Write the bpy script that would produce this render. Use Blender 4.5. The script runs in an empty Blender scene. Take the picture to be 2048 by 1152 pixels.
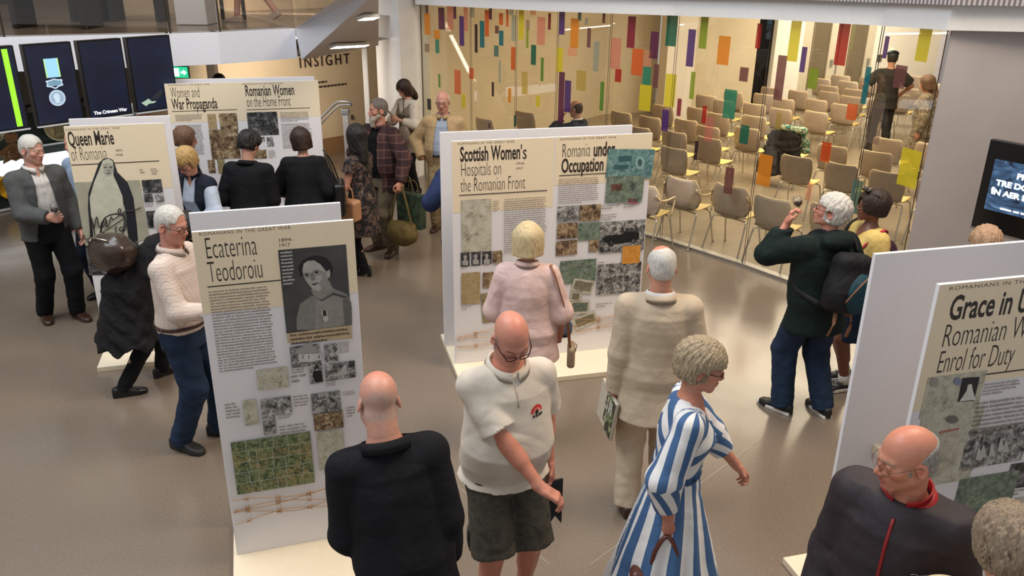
import bpy, bmesh, math, random
import numpy as np
from mathutils import Vector, Matrix
random.seed(7)
S = bpy.context.scene
COL = S.collection
# ---------------------------------------------------------------- camera
F, TH, RO, CH = 1650.0, 0.38263, 0.01134, 3.27      # focal length (px of 2048), pitch, roll, eye height
_c, _s, _cr, _sr = math.cos(TH), math.sin(TH), math.cos(RO), math.sin(RO)
RIGHT = Vector((_cr, _sr*_s, _sr*_c)); DOWN = Vector((_sr, -_cr*_s, -_cr*_c)); FWD = Vector((0, _c, -_s))
cam_d = bpy.data.cameras.new('camera'); cam = bpy.data.objects.new('camera', cam_d); COL.objects.link(cam)
cam_d.sensor_width = 36.0; cam_d.lens = F/2048*36; cam_d.clip_end = 200; cam_d.clip_start = .05
M = Matrix.Identity(4)
for i in range(3):
    M[i][0] = RIGHT[i]; M[i][1] = -DOWN[i]; M[i][2] = -FWD[i]
M[2][3] = CH
cam.matrix_world = M
S.camera = cam
#CAMHOOK
def ray(x, y): return RIGHT*((x-1024)/F) + DOWN*((y-576)/F) + FWD
EYE = Vector((0, 0, CH))
def atz(x, y, z=0.0):
    r = ray(x, y); return EYE + r*((z-CH)/r.z)
def aty(x, y, Y):
    r = ray(x, y); return EYE + r*(Y/r.y)
# ---------------------------------------------------------------- world, light, exposure
S.view_settings.view_transform = 'Standard'; S.view_settings.look = 'None'
S.view_settings.gamma = 1.0; S.view_settings.exposure = 0.5
S.view_settings.use_curve_mapping = False
W = bpy.data.worlds.new('world'); S.world = W; W.use_nodes = True
W.node_tree.nodes['Background'].inputs[0].default_value = (.92, .96, 1.0, 1)
W.node_tree.nodes['Background'].inputs[1].default_value = 0.36
try:
    S.cycles.max_bounces = 7; S.cycles.diffuse_bounces = 3; S.cycles.glossy_bounces = 3
    S.cycles.transmission_bounces = 6; S.cycles.transparent_max_bounces = 12
    S.cycles.sample_clamp_indirect = 4.0; S.cycles.caustics_reflective = False; S.cycles.caustics_refractive = False
    S.cycles.use_denoising = True
except Exception: pass
def area(name, loc, target, size, power, col, sy=None):
    d = bpy.data.lights.new(name, 'AREA'); d.energy = power; d.color = col; d.size = size
    if sy: d.shape = 'RECTANGLE'; d.size_y = sy
    o = bpy.data.objects.new(name, d); COL.objects.link(o); o.location = loc
    v = Vector(target)-Vector(loc); o.rotation_euler = v.to_track_quat('-Z', 'Y').to_euler()
    return o
area('rooflight', (-4.0, 4.5, 9.0), (-2.5, 6.5, 0), 5.0, 560, (.90, .95, 1.0), 7.0)      # daylight of the atrium
area('atrium_warm_light', (3.2, 5.0, 7.0), (1.6, 5.6, 0), 2.2, 260, (1.0, .84, .66))
area('seminar_light', (4.6, 13.0, 3.3), (4.6, 13.1, 0), 4.5, 300, (1.0, .86, .66), 5.0)
area('seminar_back_light', (8.0, 17.2, 3.25), (8.6, 20.5, 1.0), 3.0, 190, (1.0, .93, .82), 2.0)
area('insight_light', (-3.4, 12.4, 2.0), (-3.2, 14.6, .9), 1.6, 44, (1.0, .90, .78))
# ---------------------------------------------------------------- materials
MATS = {}
def hexc(h):
    v = [int(h[i:i+2], 16)/255 for i in (0, 2, 4)]
    return tuple((c/12.92 if c <= .04045 else ((c+.055)/1.055)**2.4) for c in v)+(1,)
def C4(c): return hexc(c) if isinstance(c, str) else (tuple(c)+(1,) if len(c) == 3 else tuple(c))
class NT:
    def __init__(s, name):
        s.m = bpy.data.materials.new(name); s.m.use_nodes = True; s.t = s.m.node_tree; s.b = s.t.nodes['Principled BSDF']
    def n(s, ty, **kw):
        o = s.t.nodes.new(ty)
        for k, v in kw.items():
            if k in o.inputs.keys(): o.inputs[k].default_value = v
            else: setattr(o, k, v)
        return o
    def l(s, a, b): s.t.links.new(a, b)
    def coord(s, kind='Object', scale=(1, 1, 1), rot=(0, 0, 0)):
        tc = s.n('ShaderNodeTexCoord'); mp = s.n('ShaderNodeMapping')
        mp.inputs['Scale'].default_value = scale; mp.inputs['Rotation'].default_value = rot
        s.l(tc.outputs[kind], mp.inputs[0]); return mp.outputs[0]
    def noise(s, vec, scale, detail=3, rough=.55, dist=0):
        o = s.n('ShaderNodeTexNoise'); o.inputs['Scale'].default_value = scale; o.inputs['Detail'].default_value = detail
        o.inputs['Roughness'].default_value = rough; o.inputs['Distortion'].default_value = dist
        s.l(vec, o.inputs['Vector']); return o.outputs['Fac']
    def ramp(s, fac, stops, interp='LINEAR'):
        o = s.n('ShaderNodeValToRGB'); o.color_ramp.interpolation = interp
        while len(o.color_ramp.elements) < len(stops): o.color_ramp.elements.new(.5)
        for e, (p, c) in zip(o.color_ramp.elements, stops): e.position = p; e.color = C4(c)
        s.l(fac, o.inputs[0]); return o.outputs[0]
    def mix(s, fac, a, b, bt='MIX'):
        o = s.n('ShaderNodeMixRGB'); o.blend_type = bt
        for i, v in ((0, fac), (1, a), (2, b)):
            if hasattr(v, 'links'): s.l(v, o.inputs[i])
            elif i == 0: o.inputs[0].default_value = v
            else: o.inputs[i].default_value = C4(v)
        return o.outputs[0]
    def math(s, op, a, b=0.0):
        o = s.n('ShaderNodeMath'); o.operation = op
        for i, v in ((0, a), (1, b)):
            if hasattr(v, 'links'): s.l(v, o.inputs[i])
            else: o.inputs[i].default_value = v
        return o.outputs[0]
    def bump(s, h, strength=.3, dist=.01):
        o = s.n('ShaderNodeBump'); o.inputs['Strength'].default_value = strength; o.inputs['Distance'].default_value = dist
        s.l(h, o.inputs['Height']); s.l(o.outputs[0], s.b.inputs['Normal']); return o
    def base(s, c):
        if hasattr(c, 'links'): s.l(c, s.b.inputs['Base Color'])
        else: s.b.inputs['Base Color'].default_value = C4(c)
def mat(name, col, rough=.6, metal=0, var=.06, scale=30, bump=0, bscale=200, sheen=0, spec=.5, coat=0):
    """plain surface with slight procedural variation"""
    key = (name, str(col), rough)
    if key in MATS: return MATS[key]
    t = NT(name); c = C4(col)
    v = t.coord()
    if var:
        d = tuple(x*(1-var) for x in c[:3]); u = tuple(min(1, x*(1+var)) for x in c[:3])
        t.base(t.ramp(t.noise(v, scale), [(.35, d), (.65, u)]))
    else: t.base(c)
    b = t.b; b.inputs['Roughness'].default_value = rough; b.inputs['Metallic'].default_value = metal
    b.inputs['Specular IOR Level'].default_value = spec
    if sheen: b.inputs['Sheen Weight'].default_value = sheen
    if coat: b.inputs['Coat Weight'].default_value = coat
    if bump: t.bump(t.noise(v, bscale, 2), bump, .004)
    MATS[key] = t.m; return t.m
def emis(name, col, strength):
    t = NT(name); t.base((.02, .02, .02)); t.b.inputs['Emission Color'].default_value = C4(col); t.b.inputs['Emission Strength'].default_value = strength
    return t.m
def glass_mat(name, tint=(1, 1, 1), rough=.0, refl=.10):
    """thin pane: mostly see-through, a fresnel share of mirror"""
    t = NT(name); t.t.nodes.remove(t.b)
    tr = t.n('ShaderNodeBsdfTransparent'); tr.inputs[0].default_value = C4(tint)
    gl = t.n('ShaderNodeBsdfGlossy'); gl.inputs[1].default_value = rough
    fr = t.n('ShaderNodeFresnel'); fr.inputs[0].default_value = 1.5
    f2 = t.math('MINIMUM', t.math('MULTIPLY', fr.outputs[0], refl*8), .13)
    mx = t.n('ShaderNodeMixShader'); t.l(f2, mx.inputs[0]); t.l(tr.outputs[0], mx.inputs[1]); t.l(gl.outputs[0], mx.inputs[2])
    t.l(mx.outputs[0], t.t.nodes['Material Output'].inputs[0]); return t.m
# ---------------------------------------------------------------- objects
def tag(o, label=None, cat=None, group=None, kind=None):
    if label: o['label'] = label
    if cat: o['category'] = cat
    if group: o['group'] = group
    if kind: o['kind'] = kind
    return o
def link(o, parent=None):
    COL.objects.link(o)
    if parent is not None: o.parent = parent
    return o
def empty(name, loc=(0, 0, 0), rz=0.0):
    o = bpy.data.objects.new(name, None); o.empty_display_size = .1; link(o); o.location = loc; o.rotation_euler = (0, 0, rz); return o
class MB:
    """collects shapes into one mesh"""
    def __init__(s): s.v = []; s.f = []; s.sm = []
    def add(s, vs, fs, smooth=False):
        k = len(s.v); s.v += [tuple(v) for v in vs]; s.f += [tuple(i+k for i in f) for f in fs]; s.sm += [smooth]*len(fs); return s
    def box(s, lo, hi, m=None):
        (a, b, c), (d, e, f) = lo, hi
        vs = [Vector(p) for p in ((a, b, c), (d, b, c), (d, e, c), (a, e, c), (a, b, f), (d, b, f), (d, e, f), (a, e, f))]
        if m is not None: vs = [m @ v for v in vs]
        return s.add(vs, [(3, 2, 1, 0), (4, 5, 6, 7), (0, 1, 5, 4), (1, 2, 6, 5), (2, 3, 7, 6), (3, 0, 4, 7)])
    def tube(s, pts, r, n=8, flat=1.0, closed=False, up=(0, 0, 1)):
        pts = [Vector(p) for p in pts]; N = len(pts); k = []
        rr = r if isinstance(r, (list, tuple)) else [r]*N
        for i, p in enumerate(pts):
            t = (pts[(i+1) % N if closed else min(i+1, N-1)]-pts[(i-1) % N if closed else max(i-1, 0)]).normalized()
            a = t.cross(Vector(up))
            if a.length < 1e-3: a = t.cross(Vector((1, 0, 0)))
            a.normalize(); b = a.cross(t)
            for j in range(n):
                q = 2*math.pi*j/n; k.append(p+a*math.cos(q)*rr[i]+b*math.sin(q)*rr[i]*flat)
        f = []
        for i in range(N if closed else N-1):
            i2 = (i+1) % N
            for j in range(n):
                j2 = (j+1) % n; f.append((i*n+j, i*n+j2, i2*n+j2, i2*n+j))
        if not closed: f += [tuple(range(n))[::-1], tuple((N-1)*n+j for j in range(n))]
        return s.add(k, f, True)
    def lathe(s, prof, n=20, c=(0, 0, 0), m=None):
        vs = []
        for r, z in prof:
            for j in range(n):
                q = 2*math.pi*j/n; p = Vector((c[0]+r*math.cos(q), c[1]+r*math.sin(q), c[2]+z)); vs.append(m @ p if m is not None else p)
        fs = [(i*n+j, i*n+(j+1) % n, (i+1)*n+(j+1) % n, (i+1)*n+j) for i in range(len(prof)-1) for j in range(n)]
        if prof[0][0] > 1e-4: fs.append(tuple(range(n))[::-1])
        if prof[-1][0] > 1e-4: fs.append(tuple((len(prof)-1)*n+j for j in range(n)))
        return s.add(vs, fs, True)
    def prism(s, poly, axis_lo, axis_hi, m=None):
        """poly in (x,z), extruded along y"""
        n = len(poly); vs = [Vector((x, axis_lo, z)) for x, z in poly]+[Vector((x, axis_hi, z)) for x, z in poly]
        if m is not None: vs = [m @ v for v in vs]
        return s.add(vs, [tuple(range(n)), tuple(range(n, 2*n))[::-1]]+[((i+1) % n, i, n+i, n+(i+1) % n) for i in range(n)])
    def build(s, name, material, parent=None, bevel=0):
        me = bpy.data.meshes.new(name); me.from_pydata(s.v, [], s.f); me.materials.append(material)
        me.polygons.foreach_set('use_smooth', s.sm)
        o = bpy.data.objects.new(name, me); link(o, parent)
        if bevel:
            b = o.modifiers.new('bevel', 'BEVEL'); b.width = bevel; b.segments = 2; b.limit_method = 'ANGLE'; b.angle_limit = math.radians(50)
        return o
def smooth_path(pts, k=5):
    """Catmull-Rom through the points"""
    P = [Vector(p) for p in pts]; out = []
    for i in range(len(P)-1):
        a, b, c, d = P[max(i-1, 0)], P[i], P[i+1], P[min(i+2, len(P)-1)]
        for j in range(k):
            t = j/k; out.append(.5*((2*b)+(c-a)*t+(2*a-5*b+4*c-d)*t*t+(3*b-a-3*c+d)*t**3))
    out.append(P[-1]); return out
def copy_tree(o, parent=None):
    c = o.copy(); link(c, parent)
    for ch in list(o.children): copy_tree(ch, c)
    return c
def text_mesh(name, s, material, parent, size=.1, xs=1.0, bold=0.0, align='LEFT', space=1.0, mat4=None, extrude=0.0, lines=1.0):
    """lettering as a flat mesh in the local x-z plane (faces -y)"""
    cu = bpy.data.curves.new(name, 'FONT'); cu.body = s; cu.size = size; cu.offset = bold; cu.align_x = align
    cu.space_character = space; cu.space_line = lines; cu.resolution_u = 3; cu.extrude = extrude
    t = bpy.data.objects.new(name, cu); COL.objects.link(t)
    dg = bpy.context.evaluated_depsgraph_get(); me = bpy.data.meshes.new_from_object(t.evaluated_get(dg)); COL.objects.unlink(t); bpy.data.objects.remove(t)
    me.transform(Matrix.Rotation(math.pi/2, 4, 'X') @ Matrix.Diagonal((xs, 1, 1, 1)))
    if mat4 is not None: me.transform(mat4)
    me.materials.clear(); me.materials.append(material); me.name = name
    o = bpy.data.objects.new(name, me); link(o, parent); return o
# ---------------------------------------------------------------- signed-distance sculpting
def A(*a): return np.array(a, float)
def nrm(v): v = np.asarray(v, float); return v/max(1e-9, np.linalg.norm(v))
def Rx(a): c, s = math.cos(a), math.sin(a); return np.array([[1, 0, 0], [0, c, -s], [0, s, c]])
def Ry(a): c, s = math.cos(a), math.sin(a); return np.array([[c, 0, s], [0, 1, 0], [-s, 0, c]])
def Rz(a): c, s = math.cos(a), math.sin(a); return np.array([[c, -s, 0], [s, c, 0], [0, 0, 1]])
D2R = math.pi/180
def ln(q): return np.sqrt((q*q).sum(1))
def cap(P, a, b, ra, rb):
    ba = b-a; pa = P-a; h = np.clip(pa @ ba/max(1e-9, ba @ ba), 0, 1); return ln(pa-h[:, None]*ba)-(ra+(rb-ra)*h)
def ell(P, c, r, R=None):
    q = P-np.asarray(c, float)
    if R is not None: q = q @ R
    r = np.asarray(r, float); k0 = ln(q/r); k1 = ln(q/(r*r)); return k0*(k0-1)/np.maximum(k1, 1e-6)
def rbox(P, c, h, r, R=None):
    q = P-np.asarray(c, float)
    if R is not None: q = q @ R
    q = np.abs(q)-(np.asarray(h, float)-r); return ln(np.maximum(q, 0))+np.minimum(q.max(1), 0)-r
def smin(a, b, k): h = np.maximum(k-np.abs(a-b), 0)/k; return np.minimum(a, b)-h*h*k*.25
def smax(a, b, k): return -smin(-a, -b, k)
def loft(P, rows, lo=None, hi=None, ex=2.0):
    """elliptical loft along z; rows of (z, half width, half depth, y offset)"""
    r = np.asarray(rows, float); z = P[:, 2]
    a = np.interp(z, r[:, 0], r[:, 1]); b = np.interp(z, r[:, 0], r[:, 2]); c = np.interp(z, r[:, 0], r[:, 3])
    x = np.abs(P[:, 0])/a; y = np.abs(P[:, 1]-c)/b
    q = (x**ex+y**ex)**(1/ex); d = (q-1)*np.minimum(a, b)
    d = smax(d, z-(r[-1, 0] if hi is None else hi), .03); return np.maximum(d, (r[0, 0] if lo is None else lo)-z)
def wave(P, seed, f=1.0):
    rs = np.random.RandomState(seed); o = np.zeros(len(P)); w = 0
    for i in range(4):
        k = rs.normal(size=3); k = k/np.linalg.norm(k)*(30*1.55**i)*f; k2 = rs.normal(size=3)*9*f
        a = .62**i; o += a*(1-2*np.abs(np.sin(.5*(P @ k)+1.3*np.sin(P @ k2+i+seed)))); w += a
    return o/w
def grow(fn, lo, hi, vox):
    """surface of fn(P)=0 as quads (naive surface nets over the blocks near it)"""
    B = 8; lo = np.asarray(lo, float); hi = np.asarray(hi, float)
    nb = np.ceil((hi-lo)/(vox*B)).astype(int)+1; n = nb*B
    ctr = np.stack(np.meshgrid(*[np.arange(k) for k in nb], indexing='ij'), -1).reshape(-1, 3)
    dc = fn(lo+(ctr*B+(B-1)/2)*vox); near = np.abs(dc) < vox*B*1.25+.012
    D = np.repeat(np.repeat(np.repeat(np.where(dc < 0, -1, 1).reshape(nb).astype(np.float32), B, 0), B, 1), B, 2)
    off = np.stack(np.meshgrid(*[np.arange(B)]*3, indexing='ij'), -1).reshape(-1, 3)
    idx = ctr[near]
    for s in range(0, len(idx), 220):
        q = (idx[s:s+220, None, :]*B+off[None]).reshape(-1, 3); D[q[:, 0], q[:, 1], q[:, 2]] = fn(lo+q*vox)
    I = D < 0; cnt = np.zeros(n-1, np.uint8)
    sl = lambda a, d: slice(d, a-1+d)
    for i in (0, 1):
        for j in (0, 1):
            for k in (0, 1): cnt += I[sl(n[0], i), sl(n[1], j), sl(n[2], k)]
    act = np.argwhere((cnt > 0) & (cnt < 8)); ids = -np.ones(n-1, np.int64); ids[act[:, 0], act[:, 1], act[:, 2]] = np.arange(len(act))
    val = lambda c: D[act[:, 0]+c[0], act[:, 1]+c[1], act[:, 2]+c[2]]
    acc = np.zeros((len(act), 3)); w = np.zeros(len(act))
    for ax in range(3):
        o1, o2 = [a for a in range(3) if a != ax]
        for p in (0, 1):
            for q in (0, 1):
                c0 = [0, 0, 0]; c0[o1] = p; c0[o2] = q; c1 = list(c0); c1[ax] = 1
                a, b = val(c0), val(c1); m = (a < 0) != (b < 0); t = np.where(m, a/np.where(m, a-b, 1), 0)
                pt = np.tile(np.array(c0, float), (len(act), 1)); pt[:, ax] = t; acc[m] += pt[m]; w[m] += 1
    V = lo+(act+acc/w[:, None])*vox; Q = []
    for ax in range(3):
        o1, o2 = (ax+1) % 3, (ax+2) % 3
        a = [slice(None)]*3; b = [slice(None)]*3; a[ax] = slice(0, n[ax]-1); b[ax] = slice(1, n[ax])
        e = np.argwhere(I[tuple(a)] != I[tuple(b)]); e = e[(e[:, o1] > 0) & (e[:, o2] > 0) & (e[:, o1] < n[o1]-1) & (e[:, o2] < n[o2]-1)]
        ins = I[e[:, 0], e[:, 1], e[:, 2]]; g = []
        for d1, d2 in ((0, 0), (1, 0), (1, 1), (0, 1)):
            c = e.copy(); c[:, o1] -= d1; c[:, o2] -= d2; g.append(ids[c[:, 0], c[:, 1], c[:, 2]])
        g = np.stack(g, 1); g[~ins] = g[~ins][:, ::-1]; Q.append(g)
    return V, np.concatenate(Q)
def np_mesh(name, V, Q, material, parent=None, cols=None, attr=None):
    me = bpy.data.meshes.new(name); me.vertices.add(len(V)); me.vertices.foreach_set('co', np.asarray(V, np.float32).ravel())
    me.loops.add(Q.size); me.loops.foreach_set('vertex_index', Q.astype(np.int32).ravel())
    me.polygons.add(len(Q)); me.polygons.foreach_set('loop_start', np.arange(0, Q.size, 4, dtype=np.int32))
    me.polygons.foreach_set('use_smooth', np.ones(len(Q), bool)); me.update(calc_edges=True); me.materials.append(material)
    if cols is not None:
        a = me.color_attributes.new('Col', 'FLOAT_COLOR', 'POINT'); a.data.foreach_set('color', np.concatenate([cols, np.ones((len(V), 1))], 1).astype(np.float32).ravel())
    for k, v in (attr or {}).items():
        a = me.attributes.new(k, 'FLOAT', 'POINT'); a.data.foreach_set('value', np.asarray(v, np.float32))
    o = bpy.data.objects.new(name, me); link(o, parent); return o
def ik(a, t, l1, l2, pole):
    d = t-a; L = np.linalg.norm(d)
    if L > (l1+l2)*.998: t = a+d/L*(l1+l2)*.998; d = t-a; L = np.linalg.norm(d)
    u = d/L; x = (l1*l1-l2*l2+L*L)/(2*L); h = math.sqrt(max(0, l1*l1-x*x)); p = np.asarray(pole, float); p = p-u*(p @ u)
    return a+u*x+nrm(p)*h, t
# ---------------------------------------------------------------- head
def head_sdf(P, fem=0.0, jaw=1.0, age=0.0):
    X = P.copy(); X[:, 0] = np.abs(X[:, 0])
    d = ell(P, (0, -.012, .036), (.076, .098, .088))
    d = smin(d, ell(P, (0, .028, -.022), (.060*jaw, .066, .080)), .03)
    d = smin(d, cap(X, A(.044*jaw, .008, -.058), A(.012, .066, -.097), .024*jaw, .017), .03)
    d = smin(d, ell(P, (0, .074, -.098), (.022, .017, .015)), .02)
    d = smin(d, ell(X, (.040, .060, -.020), (.024, .022, .020)), .025)
    d = smin(d, cap(X, A(0.004, .089, .026), A(.040, .072, .024), .010-.003*fem, .008), .016)
    d = smax(d, -ell(X, (.031, .102, .003), (.018, .018, .0115)), .012)
    lid = ell(X, (.031, .0800, .0028), (.0142, .0142, .0142)); d = smin(d, lid, .004); d = smax(d, -ell(X, (.031, .096, .0012), (.0132, .012, .0036)), .0015)
    d = smin(d, ell(P, (0, .078, -.062), (.030, .020, .026)), .02)
    n = cap(P, A(0, .090, .014), A(0, .1135, -.026), .0065, .0105-.002*fem)
    n = smin(n, ell(X, (.0125, .101, -.031), (.0085, .011, .008)), .008); d = smin(d, n, .010)
    d = smin(d, ell(P, (0, .0965, -.0565), (.022, .0085, .0048)), .004)
    d = smin(d, ell(P, (0, .0945, -.0665), (.019, .0085, .0058)), .004)
    d = smax(d, -ell(P, (0, .1035, -.0612), (.024, .006, .0016)), .003)
    e = smax(ell(X, (.079, -.012, -.006), (.0095, .021, .033), Ry(-.25)), -ell(X, (.088, -.004, -.004), (.006, .011, .019)), .006)
    return smin(d, e, .006)
def head_cols(P, base, o):
    """skin colour by place on the head: lips, brows, lids, cheeks, scalp"""
    c = np.tile(np.array(base, float), (len(P), 1)); x = np.abs(P[:, 0]); y = P[:, 1]; z = P[:, 2]
    def blend(w, col): c[:] = c*(1-w[:, None])+np.array(col)*w[:, None]
    g = lambda cx, cy, cz, rx, ry, rz: np.exp(-(((x-cx)/rx)**2+((y-cy)/ry)**2+((z-cz)/rz)**2))
    b = np.array(base); red = b*np.array([1.08, .70, .64])
    blend(.6*g(.045, .07, -.025, .022, .03, .02), red); blend(.65*g(0, .115, -.028, .016, .02, .014), red)
    blend(.55*g(.083, 0, 0, .012, .03, .04), red); blend(o.get('scalp', .25)*g(0, 0, .12, .06, .08, .05), red)
    blend(.45*np.clip(g(.031, .09, -.004, .018, .02, .012)*1.2, 0, 1), b*np.array([.74, .58, .55]))
    blend(np.clip(1.6*g(.0, .1, -.0575, .020, .02, .0055), 0, 1)*(y > .085), o.get('lips', b*np.array([.82, .45, .43])))
    blend(np.clip(1.5*g(.0, .1, -.0665, .017, .02, .006), 0, 1)*(y > .085), o.get('lips', b*np.array([.85, .48, .46])))
    blend(np.clip(1.5*g(0, .1, -.0612, .022, .02, .0018), 0, .8)*(y > .08), b*.35)
    blend(np.clip(1.8*g(.033, .085, .0235, .016, .03, .0042), 0, o.get('browa', .8))*(y > .05), o.get('brow', (.10, .08, .07)))
    if o.get('stubhead'):
        w = np.clip((.050-z+.012*np.sin(y*40))/.03, 0, 1)*np.clip((.035-y)/.02, 0, 1)*np.clip((z+.085)/.02, 0, 1)*(x < .078); blend(w*o['stubhead'], o.get('stubc', (.35, .29, .26)))
    if o.get('stub'): blend(o['stub']*np.clip(g(0, .06, -.085, .06, .07, .04)*1.3, 0, 1), o.get('stubc', (.35, .3, .28)))
    return c
def hair_sdf(P, o):
    """P in head space; o['style'] chooses the cut"""
    st = o['style']; X = P.copy(); X[:, 0] = np.abs(X[:, 0]); y = P[:, 1]; z = P[:, 2]
    t = o.get('t', .012); am = o.get('amp', .004)
    ph = np.arctan2(P[:, 0], -y+.02)
    str_ = np.sin(ph*o.get('sf', 46)+3*np.sin(z*30)+2*np.sin(ph*7))*am*.28+wave(P, o.get('seed', 3), o.get('wf', 2.6))*am*.8+wave(P*np.array([2.2, 2.2, .8]), 17, 2.2)*am*.5
    d = smin(ell(P, (0, -.012, .036), (.076, .098, .088)), ell(P, (0, .028, -.022), (.060, .066, .080)), .03)-t-.0015
    d = smin(d, ell(P, (0, -.045, -.02), (.062+t, .056+t*.7, .068)), .03)
    if st in ('bob', 'long', 'pouf'):
        v = o.get('vol', .02); zl = o.get('low', -.10)
        s = cap(X, A(.050, -.02, .03), A(.058, -.018, zl), .040+v, .030+v)
        s = smin(s, cap(P, A(0, -.055, .03), A(0, -.06, zl-.01), .055+v, .045+v), .03)
        d = smin(d, s, .03); d = smax(d, zl-.02*np.cos(ph)-z, .015)
    if st == 'long': d = smin(d, cap(P, A(0, -.075, -.08), A(.0, -.095, o.get('tail', -.30)), .062, .05), .03)
    d = d+str_
    fz = o.get('line', .075)                                   # hairline height on the forehead
    face = ell(P, (0, .115, fz-.095), (.066+o.get('fw', 0), .085, .098)); d = smax(d, -face, .010)
    if st in ('short', 'fringe', 'pouf'):
        nk = o.get('nape', -.075); d = smax(d, (nk+.45*np.maximum(y+.02, 0))-z, .012)
        d = smax(d, -ell(X, (.086, .004, -.012), (.022, .030, .042)), .008) if not o.get('ears') else d
        d = smax(d, -rbox(P, (0, .12, -.06), (.2, .085, .10), .01), .01)
    if st == 'fringe':                                         # bald crown, hair round the sides and back
        d = smax(d, z+.55*y-o.get('crown', .045)-.006*np.sin(ph*5), .02); d = smax(d, y-.040, .012); d = smax(d, -.078-z+.45*np.maximum(y+.04, 0), .015)
    if o.get('bald'): d = smax(d, -ell(P, (0, o['bald'][0], .14), (o['bald'][1], o['bald'][2], .06)), .01)
    return d
# ---------------------------------------------------------------- body
def hand_sdf(P, h, s, fat=1.0):
    f, n, l, w = h['f'], h['n'], h['l'], h['w']; s = s*1.0
    R = np.stack([l, f, n], 1)
    d = rbox(P, w+f*.052*s, (.038*s*fat, .046*s, .0135*s*fat), .013*s, R)
    d = smin(d, cap(P, w-f*.02*s, w+f*.03*s, .026*s*fat, .024*s), .02)
    d = smin(d, cap(P, w+f*.02*s+l*.022*s+n*.008*s, w+f*.055*s+l*.030*s+n*.010*s, .015*s, .012*s), .012)
    cu = h['curl']; rf = .0084*s*fat
    for i, (o, L, ex) in enumerate(((.029, .070, 0), (.0098, .078, .0), (-.0098, .072, .03), (-.028, .057, .06))):
        b = w+f*(.093-.004*abs(i-1.2))*s+l*o*s; a = 0; p = b; r = rf*(1 if i < 3 else .88)
        c_ = cu[i] if isinstance(cu, (list, tuple)) else cu
        for j, (sg, k) in enumerate(((.46, 62), (.30, 88), (.24, 55))):
            a += k*D2R*min(1.15, c_+ex); di = f*math.cos(a)+n*math.sin(a)+l*(o*1.6*(1-c_)); q = p+nrm(di)*L*sg*s
            d = smin(d, cap(P, p, q, r, r*.92), .005 if j else .010); p = q; r *= .93
    tc = h.get('thumb', .5); b = w+f*.030*s+l*.030*s+n*.008*s
    d1 = nrm(f*.72+l*(.75-.5*tc)+n*(.15+.55*tc)); q = b+d1*.040*s; d2 = nrm(f*.9+l*(.25-.55*tc)+n*(.1+.55*tc)); q2 = q+d2*.030*s
    d = smin(d, cap(P, b, q, .0125*s, .0105*s), .010); return smin(d, cap(P, q, q2, .0105*s, .0082*s), .005)
TORSO_M = [(-.14, .10, .095, .0), (-.06, .168, .118, -.005), (.02, .172, .122, -.008), (.12, .158, .112, .0), (.22, .160, .114, .0), (.32, .172, .120, .002), (.40, .172, .112, .0), (.455, .125, .085, -.006), (.50, .062, .056, -.006)]
TORSO_F = [(-.14, .11, .10, .0), (-.06, .172, .120, -.008), (.02, .168, .118, -.01), (.12, .138, .100, .0), (.20, .136, .100, .002), (.31, .150, .128, .016), (.38, .152, .108, .004), (.46, .122, .078, -.006), (.50, .064, .054, -.006)]
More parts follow.
